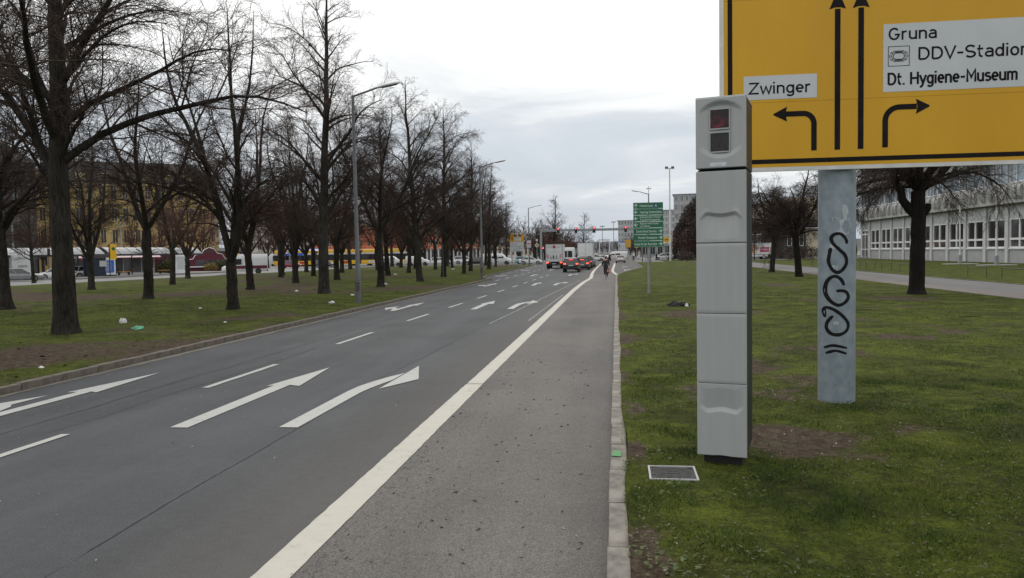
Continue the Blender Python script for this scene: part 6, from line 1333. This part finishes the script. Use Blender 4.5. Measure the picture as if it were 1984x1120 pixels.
MB().box(0.0, 0.3, 85.4, 88.9, 0.0, 4.3).build('entrance_door', 'glass_mid', sb); MB().box(-0.06, 0.05, 85.3, 85.5, 0, 6.7).box(-0.06, 0.05, 87.0, 87.15, 0, 4.3).box(-0.06, 0.05, 88.9, 89.1, 0, 6.7).box(-0.06, 0.05, 85.3, 89, 4.3, 4.5).build('door_frame', 'frame_white', sb)
MB().box(-2.2, 0.4, 85.0, 90.8, -0.08, 0.35).build('entrance_step', 'concrete', sb)

def facade(name, label, u0, u1, vbase, dist, H, wallmat, floors, cols, winmat='pane_dark', roofmat='roof_dark', roofh=3.0, depth=12, z0=0.0, win=(0.42, 0.58), ground=None, trim='sandstone_trim', cat_='building', group=None, dorm=0, cornice=True, hip=0.7):
    """block whose front faces the camera; u0,u1 photo columns, dist metres"""
    ra, rb_ = ray(u0, 490), ray(u1, 490); ra = ra[:2] / np.linalg.norm(ra[:2]); rb_ = rb_[:2] / np.linalg.norm(rb_[:2]); mid = (ra + rb_) / 2; mid /= np.linalg.norm(mid); c = mid * dist
    ang = math.acos(float(ra @ rb_)); Wd = 2 * dist * math.tan(ang / 2); rz = math.atan2(mid[1], mid[0]) - math.pi / 2
    t = thing(name, label, cat_, (c[0], c[1], z0), rz, group)
    MB().box(-Wd / 2, Wd / 2, 0, depth, -0.1, H).build('wall', wallmat, t)
    r_ = MB(); o = 0.5; r_.add([(-Wd / 2 - o, -o, H), (Wd / 2 + o, -o, H), (Wd / 2 + o, depth + o, H), (-Wd / 2 - o, depth + o, H), (-Wd / 2 + depth * (1 - hip), depth * 0.3, H + roofh), (Wd / 2 - depth * (1 - hip), depth * 0.3, H + roofh), (Wd / 2 - depth * (1 - hip), depth * 0.7, H + roofh), (-Wd / 2 + depth * (1 - hip), depth * 0.7, H + roofh)], [(0, 3, 2, 1), (4, 5, 6, 7), (0, 1, 5, 4), (1, 2, 6, 5), (2, 3, 7, 6), (3, 0, 4, 7)])
    rf = r_.build('roof', roofmat, t)
    if cornice: MB().box(-Wd / 2 - 0.3, Wd / 2 + 0.3, -0.35, -0.003, H - 0.7, H - 0.1).build('cornice', trim, t)
    fh = H / floors; cw = Wd / cols; ww, wh = cw * win[0], fh * win[1]
    fm_ = MB()
    for a, b, c_, d in ((-ww / 2 - .14, ww / 2 + .14, -.16, 0), (-ww / 2 - .14, ww / 2 + .14, wh, wh + .18), (-ww / 2 - .14, -ww / 2, 0, wh), (ww / 2, ww / 2 + .14, 0, wh), (-.05, .05, 0, wh)): fm_.box(a, b, -0.14, 0.02, c_, d)
    fme = fm_.mesh('window', trim); pme = MB().box(-ww / 2, ww / 2, -0.06, 0.02, 0, wh).mesh('pane', winmat)
    for f in range(floors):
        if f: MB().box(-Wd / 2, Wd / 2, -0.14, -0.004, f * fh - 0.12, f * fh + 0.12).build('string_course', trim, t)
        for k in range(cols):
            if f == 0 and ground: continue
            w = ob('window', fme, t, (-Wd / 2 + cw * (k + 0.5), 0, f * fh + fh * 0.24)); ob('pane', pme, w)
    if ground:
        for k in range(cols * 2 + 1): MB().box(-Wd / 2 + k * cw / 2 - 0.22, -Wd / 2 + k * cw / 2 + 0.22, -0.5, -0.004, 0, fh * 0.92).build('column', ground, t)
        MB().box(-Wd / 2, Wd / 2, -0.05, -0.003, 0.0, fh * 0.9).build('arcade_glass', 'glass_mid', t)
    for k in range(dorm):
        x = -Wd / 2 + Wd * (k + 0.5) / dorm; d_ = MB().box(x - 0.9, x + 0.9, 0.2, 3.2, H + 0.2, H + 2.1).build('dormer', trim, rf)
    return t
facade('sandstone_house', 'yellow sandstone palace-like building with rows of tall windows behind the tram stop', 50, 425, 520, 190, 19, 'sandstone', 4, 17, roofh=5, depth=16, dorm=9)
facade('dark_house', 'large dark brown building with a stepped roof edge behind the thickest tree', -420, 75, 520, 165, 20, 'roof_dark', 5, 16, 'glass_mid', roofh=4, depth=14, trim='roof_dark')
facade('red_building', 'red plastered building with pale columned ground floor behind the tram', 600, 930, 510, 255, 12.5, 'plaster_red', 3, 22, roofh=1.5, depth=18, ground='plaster_white', trim='plaster_cream', win=(0.35, 0.5))
facade('pale_house', 'pale plastered town house seen between trunks right of the kiosk', 452, 610, 515, 235, 14, 'plaster_white', 4, 11, roofh=4, depth=12, trim='plaster_cream', dorm=4)
facade('red_house', 'narrow red-roofed house rising behind the pale town house', 500, 560, 515, 275, 18, 'plaster_red', 4, 5, roofh=4, depth=12, trim='plaster_cream')
facade('white_pavilion', 'low white pavilion glimpsed behind the far kerbside trees', 905, 1040, 505, 330, 5.5, 'plaster_white', 1, 16, roofh=0.6, depth=14, trim='plaster_cream', win=(0.5, 0.5))
facade('slab_block', 'grey slab block far away behind the right end of the gantry', 1198, 1232, 495, 420, 18.5, 'slab_grey', 6, 6, 'glass_mid', 'roof_metal', 0.4, 14, trim='panel_light', cornice=False)
facade('slab_block', 'broad grey apartment slab behind the tall white mast', 1283, 1345, 495, 330, 19.0, 'slab_grey', 7, 10, 'glass_mid', 'roof_metal', 0.4, 14, trim='panel_light', cornice=False)
facade('slab_block', 'tallest grey apartment slab, its corner above the copper-brown trees', 1306, 1400, 495, 260, 20.5, 'panel_grey', 7, 9, 'glass_mid', 'roof_metal', 0.4, 14, trim='panel_light', cornice=False)
facade('shop_row', 'low grey shop row with dark windows behind the corner posts', 1243, 1330, 497, 235, 4.2, 'panel_grey', 1, 6, 'glass_dark', 'roof_metal', 0.5, 10, trim='panel_grey', win=(0.6, 0.6))
# cream hall with overhanging roof, low grey shed
ch = thing('cream_hall', 'cream rendered hall with a deep overhanging roof beside the school', 'building', (39.5, 166, 0.03), R(8))
MB().box(-5, 8, 0, 14, -0.05, 6.2).build('lower_wall', 'roof_dark', ch); MB().box(-0.5, 8.02, -0.3, 14.1, -0.05, 6.2).build('wall', 'plaster_cream', ch)
MB().prism([(-10.0, 7.2), (8.5, 7.2), (8.5, 12.5), (-4.5, 12.5)], lambda a, b, t_: (a, t_, b), -1.5, 14).build('upper_storey', 'plaster_cream', ch); MB().box(-10.1, 8.6, -1.7, 14.2, 6.7, 7.2).build('soffit_beam', 'roof_dark', ch)
for k in range(3): w = MB().box(-4.3 + k * 1.25, -3.4 + k * 1.25, -0.06, 0.0, 2.6, 5.6).build('window', 'frame_white', ch); MB().box(-4.2 + k * 1.25, -3.5 + k * 1.25, -0.08, -0.061, 2.7, 5.5).build('pane', 'pane_dark', w)
facade('grey_shed', 'low grey flat-roofed shed behind the delivery truck', 1440, 1560, 500, 192, 5.4, 'panel_grey', 1, 7, 'pane_blue', 'roof_metal', 0.3, 10, trim='roof_metal', win=(0.55, 0.5))
facade('brick_wing', 'dull taller wing behind the grey shed and bare trees', 1380, 1560, 500, 240, 13, 'roof_dark', 4, 10, 'glass_mid', 'roof_metal', 0.3, 10, trim='panel_grey')
# far hills all round
a_ = np.linspace(0, 2 * np.pi, 241); hv = 9 + 26 * fbm(np.cos(a_) * 5 + 9, np.sin(a_) * 5 + 4, 55) + 5 * fbm(np.cos(a_) * 60 + 90, np.sin(a_) * 60 + 90, 56)
hv[-1] = hv[0]; V = np.concatenate([np.stack([1900 * np.cos(a_), 1900 * np.sin(a_), 0 * a_ - 5], 1), np.stack([2100 * np.cos(a_), 2100 * np.sin(a_), hv], 1), np.stack([2600 * np.cos(a_), 2600 * np.sin(a_), hv * 0.9], 1)]); i = np.arange(240)
struct(ob('hills', mesh_np('hills', V, np.concatenate([np.stack([i, i + 1, i + 242, i + 241], 1), np.stack([i + 241, i + 242, i + 483, i + 482], 1)]), None, 'hill', True)))

# ================================================================== tram stop on the left
D_ = Vector((0.164, 0.986, 0)).normalized(); Nn = Vector((-D_.y, D_.x, 0)); P0 = Vector((-61.5, 82.0, 0)); RZ = math.atan2(D_.y, D_.x)
def along(u, back=0.0):
    r = ray(u, 500); q = P0 + Nn * back; d = Vector((r[0], r[1])); # solve q + s D = t d
    det = D_.x * (-d.y) + d.x * D_.y; s = (-q.x * (-d.y) - d.x * q.y) / det if abs(det) > 1e-9 else 0
    s = (q.y * d.x - q.x * d.y) / (D_.x * d.y - D_.y * d.x); p = q + D_ * s; return p
pa, pb = along(135), along(452)
pc_ = along(-60, 6.5); pd_ = along(134, 6.5); pl2 = struct(MB().box(0, (pd_ - pc_).length, 0, 8, -0.05, 0.19).build('platform', 'plaza', None, False, (pc_.x, pc_.y, 0))); pl2.rotation_euler[2] = RZ
plat = struct(MB().box(0, (pb - pa).length, -0.2, 7.5, -0.05, 0.20).build('platform', 'plaza', None, False, (pa.x, pa.y, 0))); plat.rotation_euler[2] = RZ
def shelter(u0, u1, back, label):
    a, b = along(u0, back), along(u1, back); L = (b - a).length; t = thing('tram_shelter', label, 'shelter', (a.x, a.y, 0.20), RZ)
    n = 8; prof = [(3.0 * k / n, 2.55 + 1.05 * math.sin(math.pi * (0.06 + 0.88 * k / n))) for k in range(n + 1)]
    nb = max(2, int(L / 1.6))
    for k in range(nb):
        x0, x1 = L * k / nb, L * (k + 1) / nb; m = MB(); vs = []
        for (y, z) in prof: vs += [(x0 + 0.03, y, z), (x1 - 0.03, y, z), (x0 + 0.03, y, z - 0.03), (x1 - 0.03, y, z - 0.03)]
        fs = []
        for j in range(n): o = 4 * j; fs += [(o, o + 1, o + 5, o + 4), (o + 2, o + 6, o + 7, o + 3), (o, o + 4, o + 6, o + 2), (o + 1, o + 3, o + 7, o + 5)]
        m.add(vs, fs + [(0, 2, 3, 1), (4 * n, 4 * n + 1, 4 * n + 3, 4 * n + 2)]).build('roof_pane', 'shelter_roof', t)
        r2 = MB().tube([(x0, y, z + 0.01) for y, z in prof], 0.035, 5).build('roof_rib', 'shelter_dark', t)
    MB().box(0, L, -0.08, 0.08, 2.50, 2.70).box(0, L, 2.92, 3.08, 2.50, 2.70).build('eaves_beam', 'shelter_dark', t)
    k = 0.3
    while k < L:
        MB().box(k - 0.06, k + 0.06, 2.80, 2.92, -0.05, 2.5).build('column', 'shelter_dark', t); k += 3.2
    g = MB(); k = 0.4
    while k + 1.5 < L: MB().box(k + 0.05, k + 1.5, 2.84, 2.86, 0.25, 2.2).build('rear_glass', 'glass_mid', t); k += 1.6
    return t, L
shelter(-40, 128, 7.2, 'long barrel-vaulted glass tram shelter behind the parked white cars')
shelter(140, 204, 2.6, 'barrel-vaulted glass shelter bay left of the yellow stop totem')
sh2, Ls = shelter(212, 335, 2.6, 'barrel-vaulted glass tram shelter with dark arched gable')
gb = MB()
for k in range(9):
    a = math.pi * k / 8
    gb.tube([(Ls * 0.55, -0.05, 2.6), (Ls * 0.55 + 2.4 * math.cos(a), -0.05, 2.6 + 1.0 * math.sin(a))], 0.06, 5)
gb.build('arched_gable', 'shelter_dark', sh2)
shelter(345, 392, 3.0, 'short glazed shelter end beside the maroon kiosk')
def at_stop(u, back): p = along(u, back); return (p.x, p.y, 0.20)
tt = thing('stop_totem', 'yellow tram stop totem on a dark pole', 'stop sign', at_stop(219, 0.2), RZ - 0.35); MB().tube([(-0.42, 0, -0.05), (-0.42, 0, 3.9)], 0.06, 8).build('pole', 'black', tt); pl = MB().cbox(-0.34, 0.42, -0.06, 0.06, 2.05, 3.85, 0.03).build('panel', 'tram_yellow', tt); MB().tube([(0.04, -0.065, 3.35), (0.04, -0.075, 3.35)], 0.20, 16).build('roundel', 'hotel_green', pl)
ab = thing('advert_case', 'blue poster in a white-framed case at the tram stop', 'advert board', at_stop(210, 1.6), RZ - 0.35); MB().cbox(-0.80, 0.80, -0.08, 0.08, 0.15, 2.3, 0.03).build('case', 'frame_white', ab); MB().box(-0.62, 0.62, -0.09, -0.081, 0.40, 1.95).build('poster', 'poster_blue', ab)
for k in range(7): MB().box(-0.45, 0.2 + 0.05 * (k % 3), -0.094, -0.0905, 0.60 + k * 0.18, 0.66 + k * 0.18).build('text_line', 'sign_white', ab)
tb = thing('ticket_booth', 'dark navy booth beside the blue poster case', 'booth', at_stop(193, 2.4), RZ - 0.2); MB().cbox(-1.7, 1.7, -0.7, 0.7, -0.05, 2.3, 0.04).build('shell', 'navy', tb); MB().cbox(-1.8, 1.8, -0.8, 0.8, 2.31, 2.5, 0.03).build('roof', 'shelter_dark', tb); MB().box(-0.5, 0.4, -0.72, -0.701, 1.2, 1.9).build('notice', 'sign_white', tb)
wc = thing('white_cabinet', 'tall white rectangular cabinet behind the scarred tree at the stop', 'cabinet', at_stop(40, 6.9), RZ - 0.3); MB().cbox(-1.1, 1.1, -0.4, 0.4, -0.05, 2.7, 0.04).build('shell', 'panel_light', wc); MB().box(-0.5, 0.5, -0.41, -0.401, 1.3, 1.55).build('logo_strip', 'sign_back', wc)
wc = thing('advert_column', 'slim white advertising panel beside the kiosk shelter', 'advert board', at_stop(349, 0.8), RZ - 0.3); MB().cbox(-0.75, 0.75, -0.12, 0.12, -0.05, 2.5, 0.04).build('shell', 'frame_white', wc); MB().box(-0.62, 0.62, -0.128, -0.121, 0.5, 2.3).build('poster', 'sign_white', wc)
for u, bk_, lb in ((239, 1.9, 'orange slatted bench under the tram shelter'), (318, 2.0, 'orange bench at the shelter end near the kiosk')):
    bn_ = thing('shelter_bench', lb, 'bench', at_stop(u, bk_), RZ); MB().cbox(-1.0, 1.0, -0.2, 0.2, 0.42, 0.48, 0.01).build('seat', 'bench_orange', bn_)
    for s in (-0.8, 0.8): MB().box(s - 0.04, s + 0.04, -0.15, 0.15, -0.05, 0.42).build('leg', 'shelter_dark', bn_)
for u, bk_, h, lb in ((4, 6.8, 1.9, 'orange route plate on the platform beyond the leftmost trunk'), (48, 6.7, 2.4, 'small yellow stop plate on a black pole near the white cabinet')):
    t = thing('stop_plate', lb, 'stop sign', at_stop(u, bk_), RZ - 0.35); MB().tube([(0, 0, -0.05), (0, 0, h + 0.8)], 0.04, 8).build('pole', 'black', t); MB().cbox(-0.3, 0.3, -0.05, 0.05, h - 0.3, h + 0.3, 0.03).build('plate', 'tram_yellow', t)
for u, lb in ((94, 'dark signal post at the platform edge by the white hatchback'), (108, 'slim grey signal post right of the dark one on the platform')):
    t = thing('signal_post', lb, 'signal', at_stop(u, 6.6), RZ - 0.35); MB().tube([(0, 0, -0.2), (0, 0, 3.5)], 0.05, 8).build('pole', 'lamp_grey', t); MB().cbox(-0.14, 0.14, -0.2, 0.0, 2.6, 3.5, 0.02).build('head', 'signal_off', t)
# kiosk with scalloped white outline, awnings, shrubs
kp = along(405, 9); kk = thing('maroon_kiosk', 'maroon kiosk with a white scalloped outline on its front', 'kiosk', (kp.x, kp.y, 0.0), RZ - 0.35)
MB().box(-7, 7.5, 0, 5, -0.05, 3.1).build('wall', 'car_maroon', kk); MB().box(-7.3, 7.8, -0.4, 5.2, 3.1, 3.3).build('roof', 'roof_dark', kk)
sc_ = [(-3.6, 2.0), (-3.0, 2.1), (-2.6, 2.7), (-1.5, 2.9), (-1.1, 3.5), (-0.2, 3.9), (0.8, 3.6), (1.2, 3.0), (2.2, 2.8), (2.6, 2.1), (3.4, 2.0)]
MB().prism(sc_ + [(3.4, 0.9), (-3.6, 0.9)], lambda a, b, t_: (a, t_, b), -0.35, -0.2).build('gable_board', 'car_maroon', kk)
MB().tube([(a, -0.36, b) for a, b in sc_], 0.07, 5).build('white_outline', 'frame_white', kk); MB().box(-3.6, 3.4, -0.38, -0.352, 0.75, 0.92).build('counter_edge', 'frame_white', kk)
for x in (-2.6, -0.9, 0.8): w = MB().box(x, x + 1.5, -0.37, -0.352, 1.05, 1.95).build('serving_window', 'glass_mid', kk)
MB().add([(-20, -0.2, 2.5), (-8, -0.2, 2.5), (-8, 2.0, 3.3), (-20, 2.0, 3.3), (-20, -0.2, 2.2), (-8, -0.2, 2.2)], [(0, 1, 2, 3), (0, 4, 5, 1)]).build('awning', 'car_maroon', kk)
MB().box(-20, -8, 2.0, 5, -0.05, 3.2).build('side_wall', 'plaster_white', kk)
for k in range(5): MB().box(-19.5 + k * 2.4, -17.8 + k * 2.4, 1.95, 1.999, 0.9, 2.3).build('serving_window', 'glass_dark', kk)
for k, (u, bk_, H, Rw, mt, lb) in enumerate([(425, 5.5, 1.3, 1.3, 'shrub_leaf', 'low green shrub beside the maroon kiosk'), (440, 5.8, 1.5, 1.6, 'evergreen', 'dark evergreen shrub right of the maroon kiosk'), (330, 4.2, 1.6, 1.1, 'shrub_ochre', 'ochre ornamental grass clump by the shelter'), (408, 5.0, 0.9, 1.0, 'shrub_ochre', 'low yellow flowering shrub under the kiosk counter'), (318, 4.6, 1.3, 1.0, 'shrub_leaf', 'green shrub left of the ochre grass clump')]):
    p = along(u, bk_); leafy('shrub', lb, 'shrub', p.x, p.y, 0.0 if bk_ > 7 else 0.15, 200 + k, H, Rw, 900, 0.13, mt, 'round', None, 0.03)
aw = thing('market_stall', 'market stall with a blue awning beside the tram', 'stall', (-68.5, 163, -0.03), R(10)); MB().add([(-4, -1.5, 2.9), (4, -1.5, 2.9), (4, 1.5, 3.9), (-4, 1.5, 3.9), (-4, -1.5, 2.4), (4, -1.5, 2.4)], [(0, 1, 2, 3), (0, 4, 5, 1)]).build('awning', 'poster_blue', aw)
for x in (-3.8, 3.8):
    for y in (-1.4, 1.4): MB().box(x - 0.06, x + 0.06, y - 0.06, y + 0.06, -0.02, 2.95 if y < 0 else 3.85).build('pole', 'galv_far', aw)
MB().box(-3.7, 3.7, -1.2, -0.6, -0.02, 1.0).build('counter', 'roof_dark', aw)
# shrubs right
for k, (x, y, H, Rw, mt, lb) in enumerate([(30.5, 140, 2.2, 2.4, 'copper_leaf', 'tangled brown shrub in front of the cream hall'), (34.0, 143, 2.0, 2.2, 'copper_leaf', 'brown shrub nearest the school entrance'), (42.8, 146.5, 3.2, 0.7, 'shrub_ochre', 'slim ochre shrub beside the school entrance'), (24.5, 152, 0.9, 1.4, 'shrub_leaf', 'low dark shrub at the yard edge'), (13.0, 146, 1.6, 1.8, 'copper_leaf', 'low brown shrub at the foot of the copper-brown trees'), (15.5, 110, 2.0, 1.9, 'copper_leaf', 'tangled brown shrub in front of the copper-brown trees')]):
    leafy('shrub', lb, 'shrub', x, y, 0.05, 230 + k, H, Rw, 1500, 0.12, mt, 'round', None, 0.03)

# ================================================================== people and bicycles
def skin_mesh(name, pts, edges, rad, mat, sub=2):
    me = bpy.data.meshes.new(name); me.from_pydata(pts, edges, []); o = bpy.data.objects.new(name, me); COL.objects.link(o)
    o.modifiers.new('s', 'SKIN'); sk = me.skin_vertices[0].data
    for i, r_ in enumerate(rad): sk[i].radius = (r_, r_) if not isinstance(r_, tuple) else r_; sk[i].use_root = (i == 0)
    s = o.modifiers.new('u', 'SUBSURF'); s.levels = sub; s.render_levels = sub
    dg = bpy.context.evaluated_depsgraph_get(); dg.update(); m2 = bpy.data.meshes.new_from_object(o.evaluated_get(dg)); bpy.data.objects.remove(o)
    m2.materials.clear(); m2.materials.append(MATS[mat]); m2.polygons.foreach_set('use_smooth', np.ones(len(m2.polygons), bool)); return m2
ORD = ['hip', 'waist', 'chest', 'neck', 'head', 'crown', 'shL', 'elL', 'wrL', 'haL', 'shR', 'elR', 'wrR', 'haR', 'hjL', 'knL', 'anL', 'toL', 'hjR', 'knR', 'anR', 'toR']
EDG = [('hip', 'waist'), ('waist', 'chest'), ('chest', 'neck'), ('neck', 'head'), ('head', 'crown'), ('chest', 'shL'), ('shL', 'elL'), ('elL', 'wrL'), ('wrL', 'haL'), ('chest', 'shR'), ('shR', 'elR'), ('elR', 'wrR'), ('wrR', 'haR'), ('hip', 'hjL'), ('hjL', 'knL'), ('knL', 'anL'), ('anL', 'toL'), ('hip', 'hjR'), ('hjR', 'knR'), ('knR', 'anR'), ('anR', 'toR')]
RAD = dict(hip=.13, waist=.125, chest=.15, neck=.055, head=.092, crown=.085, shL=.065, elL=.045, wrL=.034, haL=.036, shR=.065, elR=.045, wrR=.034, haR=.036, hjL=.088, knL=.06, anL=.042, toL=.038, hjR=.088, knR=.06, anR=.042, toR=.038)
def person(t, J, coat, trousers, hat, long=False):
    """J: joint name -> xyz, forward is +x; body one skin, clothes over it"""
    ix = {k: i for i, k in enumerate(ORD)}
    b = ob('body', skin_mesh('body', [J[k] for k in ORD], [(ix[a], ix[c]) for a, c in EDG], [RAD[k] for k in ORD], 'skin'), t)
    def sub(keys, extra, mat, name):
        ks = [k for k in ORD if k in keys]; i2 = {k: i for i, k in enumerate(ks)}
        ob(name, skin_mesh(name, [J[k] for k in ks], [(i2[a], i2[c]) for a, c in EDG if a in i2 and c in i2], [RAD[k] + extra.get(k, 0.02) for k in ks], mat), t)
    sub(('hip', 'waist', 'chest', 'shL', 'elL', 'wrL', 'shR', 'elR', 'wrR'), {'hip': .055 if long else .03, 'waist': .035, 'chest': .03}, coat, 'coat')
    sub(('hip', 'hjL', 'knL', 'anL', 'hjR', 'knR', 'anR'), {}, trousers, 'trousers')
    for s in 'LR': a, c = Vector(J['an' + s]), Vector(J['to' + s]); d = (c - a).normalized(); MB().tube([a - d * 0.06 + Vector((0, 0, -.035)), a + d * 0.06 + Vector((0, 0, -.03)), c + d * 0.05], [.05, .056, .036], 8).build('shoe', 'black', t, True)
    h = Vector(J['crown']); hd = Vector(J['head']); MB().sphere(tuple(hd * 0.35 + h * 0.65 + Vector((-0.02, 0, 0.02))), 0.118, 12, 8, (1.0, 0.92, 0.95)).build('hair' if hat == 'hair' else 'hat', hat, t, True)
    hh = hd + Vector((0.095, 0, -0.005)); MB().sphere(tuple(hh), 0.018, 6, 5, (1, .8, 1.2)).build('nose', 'skin', t)
RIDE = dict(hip=(-.16, 0, .98), waist=(-.12, 0, 1.14), chest=(-.03, 0, 1.38), neck=(.02, 0, 1.54), head=(.05, 0, 1.64), crown=(.05, 0, 1.73), shL=(-.02, .19, 1.44), elL=(.14, .27, 1.21), wrL=(.36, .25, 1.10), haL=(.43, .245, 1.09), shR=(-.02, -.19, 1.44), elR=(.14, -.27, 1.21), wrR=(.36, -.25, 1.10), haR=(.43, -.245, 1.09), hjL=(-.14, .10, .95), knL=(.24, .11, .76), anL=(.12, .11, .42), toL=(.24, .11, .37), hjR=(-.14, -.10, .95), knR=(.12, -.11, .62), anR=(-.02, -.11, .24), toR=(.10, -.11, .19))
def bicycle(t, bag=None):
    for x in (-0.52, 0.53):
        w = MB(); n = 24; ring = [(x + .34 * math.cos(2 * math.pi * k / n), 0, .345 + .34 * math.sin(2 * math.pi * k / n)) for k in range(n + 1)]; w.tube(ring, 0.02, 6, False); tw = w.build('wheel', 'rubber', t, True)
        s = MB()
        for k in range(10): a = 2 * math.pi * k / 10; s.tube([(x, 0.01 * (-1) ** k, .345), (x + .33 * math.cos(a), 0, .345 + .33 * math.sin(a))], 0.003, 3, False)
        s.tube([(x, -.05, .345), (x, .05, .345)], .025, 8).build('spokes', 'rim', tw)
    f = MB()
    for a, b, r_ in (((-.08, 0, .30), (-.22, 0, .86), .017), ((-.20, 0, .80), (.38, 0, .88), .017), ((-.08, 0, .30), (.40, 0, .80), .019), ((-.08, 0, .30), (-.52, .04, .345), .011), ((-.08, 0, .30), (-.52, -.04, .345), .011), ((-.20, 0, .78), (-.52, .04, .345), .010), ((-.20, 0, .78), (-.52, -.04, .345), .010), ((.37, 0, .98), (.42, 0, .72), .020), ((.42, .04, .72), (.53, .04, .345), .013), ((.42, -.04, .72), (.53, -.04, .345), .013)): f.tube([a, b], r_, 7)
    f.build('frame', 'bike_paint', t, True)
    MB().tube([(.32, -.28, 1.06), (.42, -.15, 1.08), (.40, 0, 1.04), (.42, .15, 1.08), (.32, .28, 1.06)], .015, 7).tube([(.37, 0, .96), (.40, 0, 1.05)], .018, 7).build('handlebar', 'lamp_dark', t)
    MB().sphere((-.26, 0, .90), .14, 10, 6, (1.0, .75, .35)).build('saddle', 'black', t)
    MB().tube([(-.08, -.14, .30), (-.08, .14, .30)], .02, 7).tube([(-.08, .12, .30), (.07, .12, .38)], .012, 5).tube([(-.08, -.12, .30), (-.05, -.12, .16)], .012, 5).build('cranks', 'rim', t); MB().box(.02, .12, .09, .17, .37, .40).build('pedal', 'black', t); MB().box(-.10, 0.0, -.17, -.09, .145, .17).build('pedal', 'black', t)
    MB().box(-.78, -.30, -.06, .06, .74, .76).tube([(-.62, .05, .75), (-.52, .05, .35)], .007, 5).tube([(-.62, -.05, .75), (-.52, -.05, .35)], .007, 5).build('rear_rack', 'lamp_dark', t)
    MB().sphere((-.80, 0, .66), .03, 8, 5).build('rear_light', 'tail_off', t)
def cyclist(x, y, rz, label, coat, trousers, hat, z=0.012, bikelabel=None):
    bk_ = thing('bicycle', bikelabel, 'bicycle', (x, y, z), rz); bicycle(bk_)
    p = thing('person', label, 'person', (x, y, z), rz); person(p, RIDE, coat, trousers, hat, True); return bk_, p
b1, p1 = cyclist(-0.77, 63.0, UP, 'cyclist in a long black coat riding away along the cycle lane', 'cloth_black', 'cloth_dark', 'hair', bikelabel='black city bicycle under the rider in the long black coat')
pn = tag(MB().cbox(-.16, .16, -.09, .09, -.22, .20, .04).build('pannier_bag', 'cloth_red', None, True, (-0.77 + 0.18, 62.42, 0.66)), 'red pannier bag hanging from the black city bicycle', 'bag'); pn.rotation_euler[2] = UP
MB().box(-.165, -.150, -.04, .05, -.06, .06).build('reflector_patch', 'cloth_white', pn)
cyclist(-1.1, 158, UP * 0.8, 'cyclist with a red helmet waiting at the junction', 'cloth_dark', 'cloth_black', 'cloth_red', bikelabel='dark bicycle of the red-helmeted rider at the junction')
cyclist(3.9, 168, UP * 1.15, 'cyclist in a white jacket crossing the junction', 'cloth_white', 'cloth_black', 'cloth_white', bikelabel='dark bicycle of the white-jacketed rider')
WALK = dict(hip=(0, 0, .95), waist=(.0, 0, 1.10), chest=(.01, 0, 1.36), neck=(.02, 0, 1.53), head=(.04, 0, 1.63), crown=(.04, 0, 1.72), shL=(0, .19, 1.43), elL=(-.06, .25, 1.16), wrL=(.06, .25, .93), haL=(.09, .25, .86), shR=(0, -.19, 1.43), elR=(-.02, -.25, 1.15), wrR=(.16, -.22, 1.0), haR=(.21, -.21, .97), hjL=(0, .10, .92), knL=(.12, .10, .50), anL=(.14, .10, .085), toL=(.28, .10, .05), hjR=(0, -.10, .92), knR=(.04, -.10, .50), anR=(-.16, -.10, .12), toR=(-.03, -.10, .05))
for x, y, z, rz, lb, ct in ((8.6, 165, 0.03, 2.6, 'pedestrian in dark clothes standing by the corner posts', 'cloth_black'), (-62.0, 80.6, -0.012, 0.6, 'person in dark clothes walking past the parked white cars', 'cloth_black'), (-20.6, 132.2, 0.25, -1.8, 'pedestrian in black walking behind the far kerbside trees', 'cloth_black'), (-41.0, 139.0, -0.012, 0.3, 'pedestrian in dark clothes beside the white minibus', 'cloth_dark')):
    p = thing('person', lb, 'person', (x, y, z), rz); person(p, WALK, ct, 'cloth_dark', 'hair')
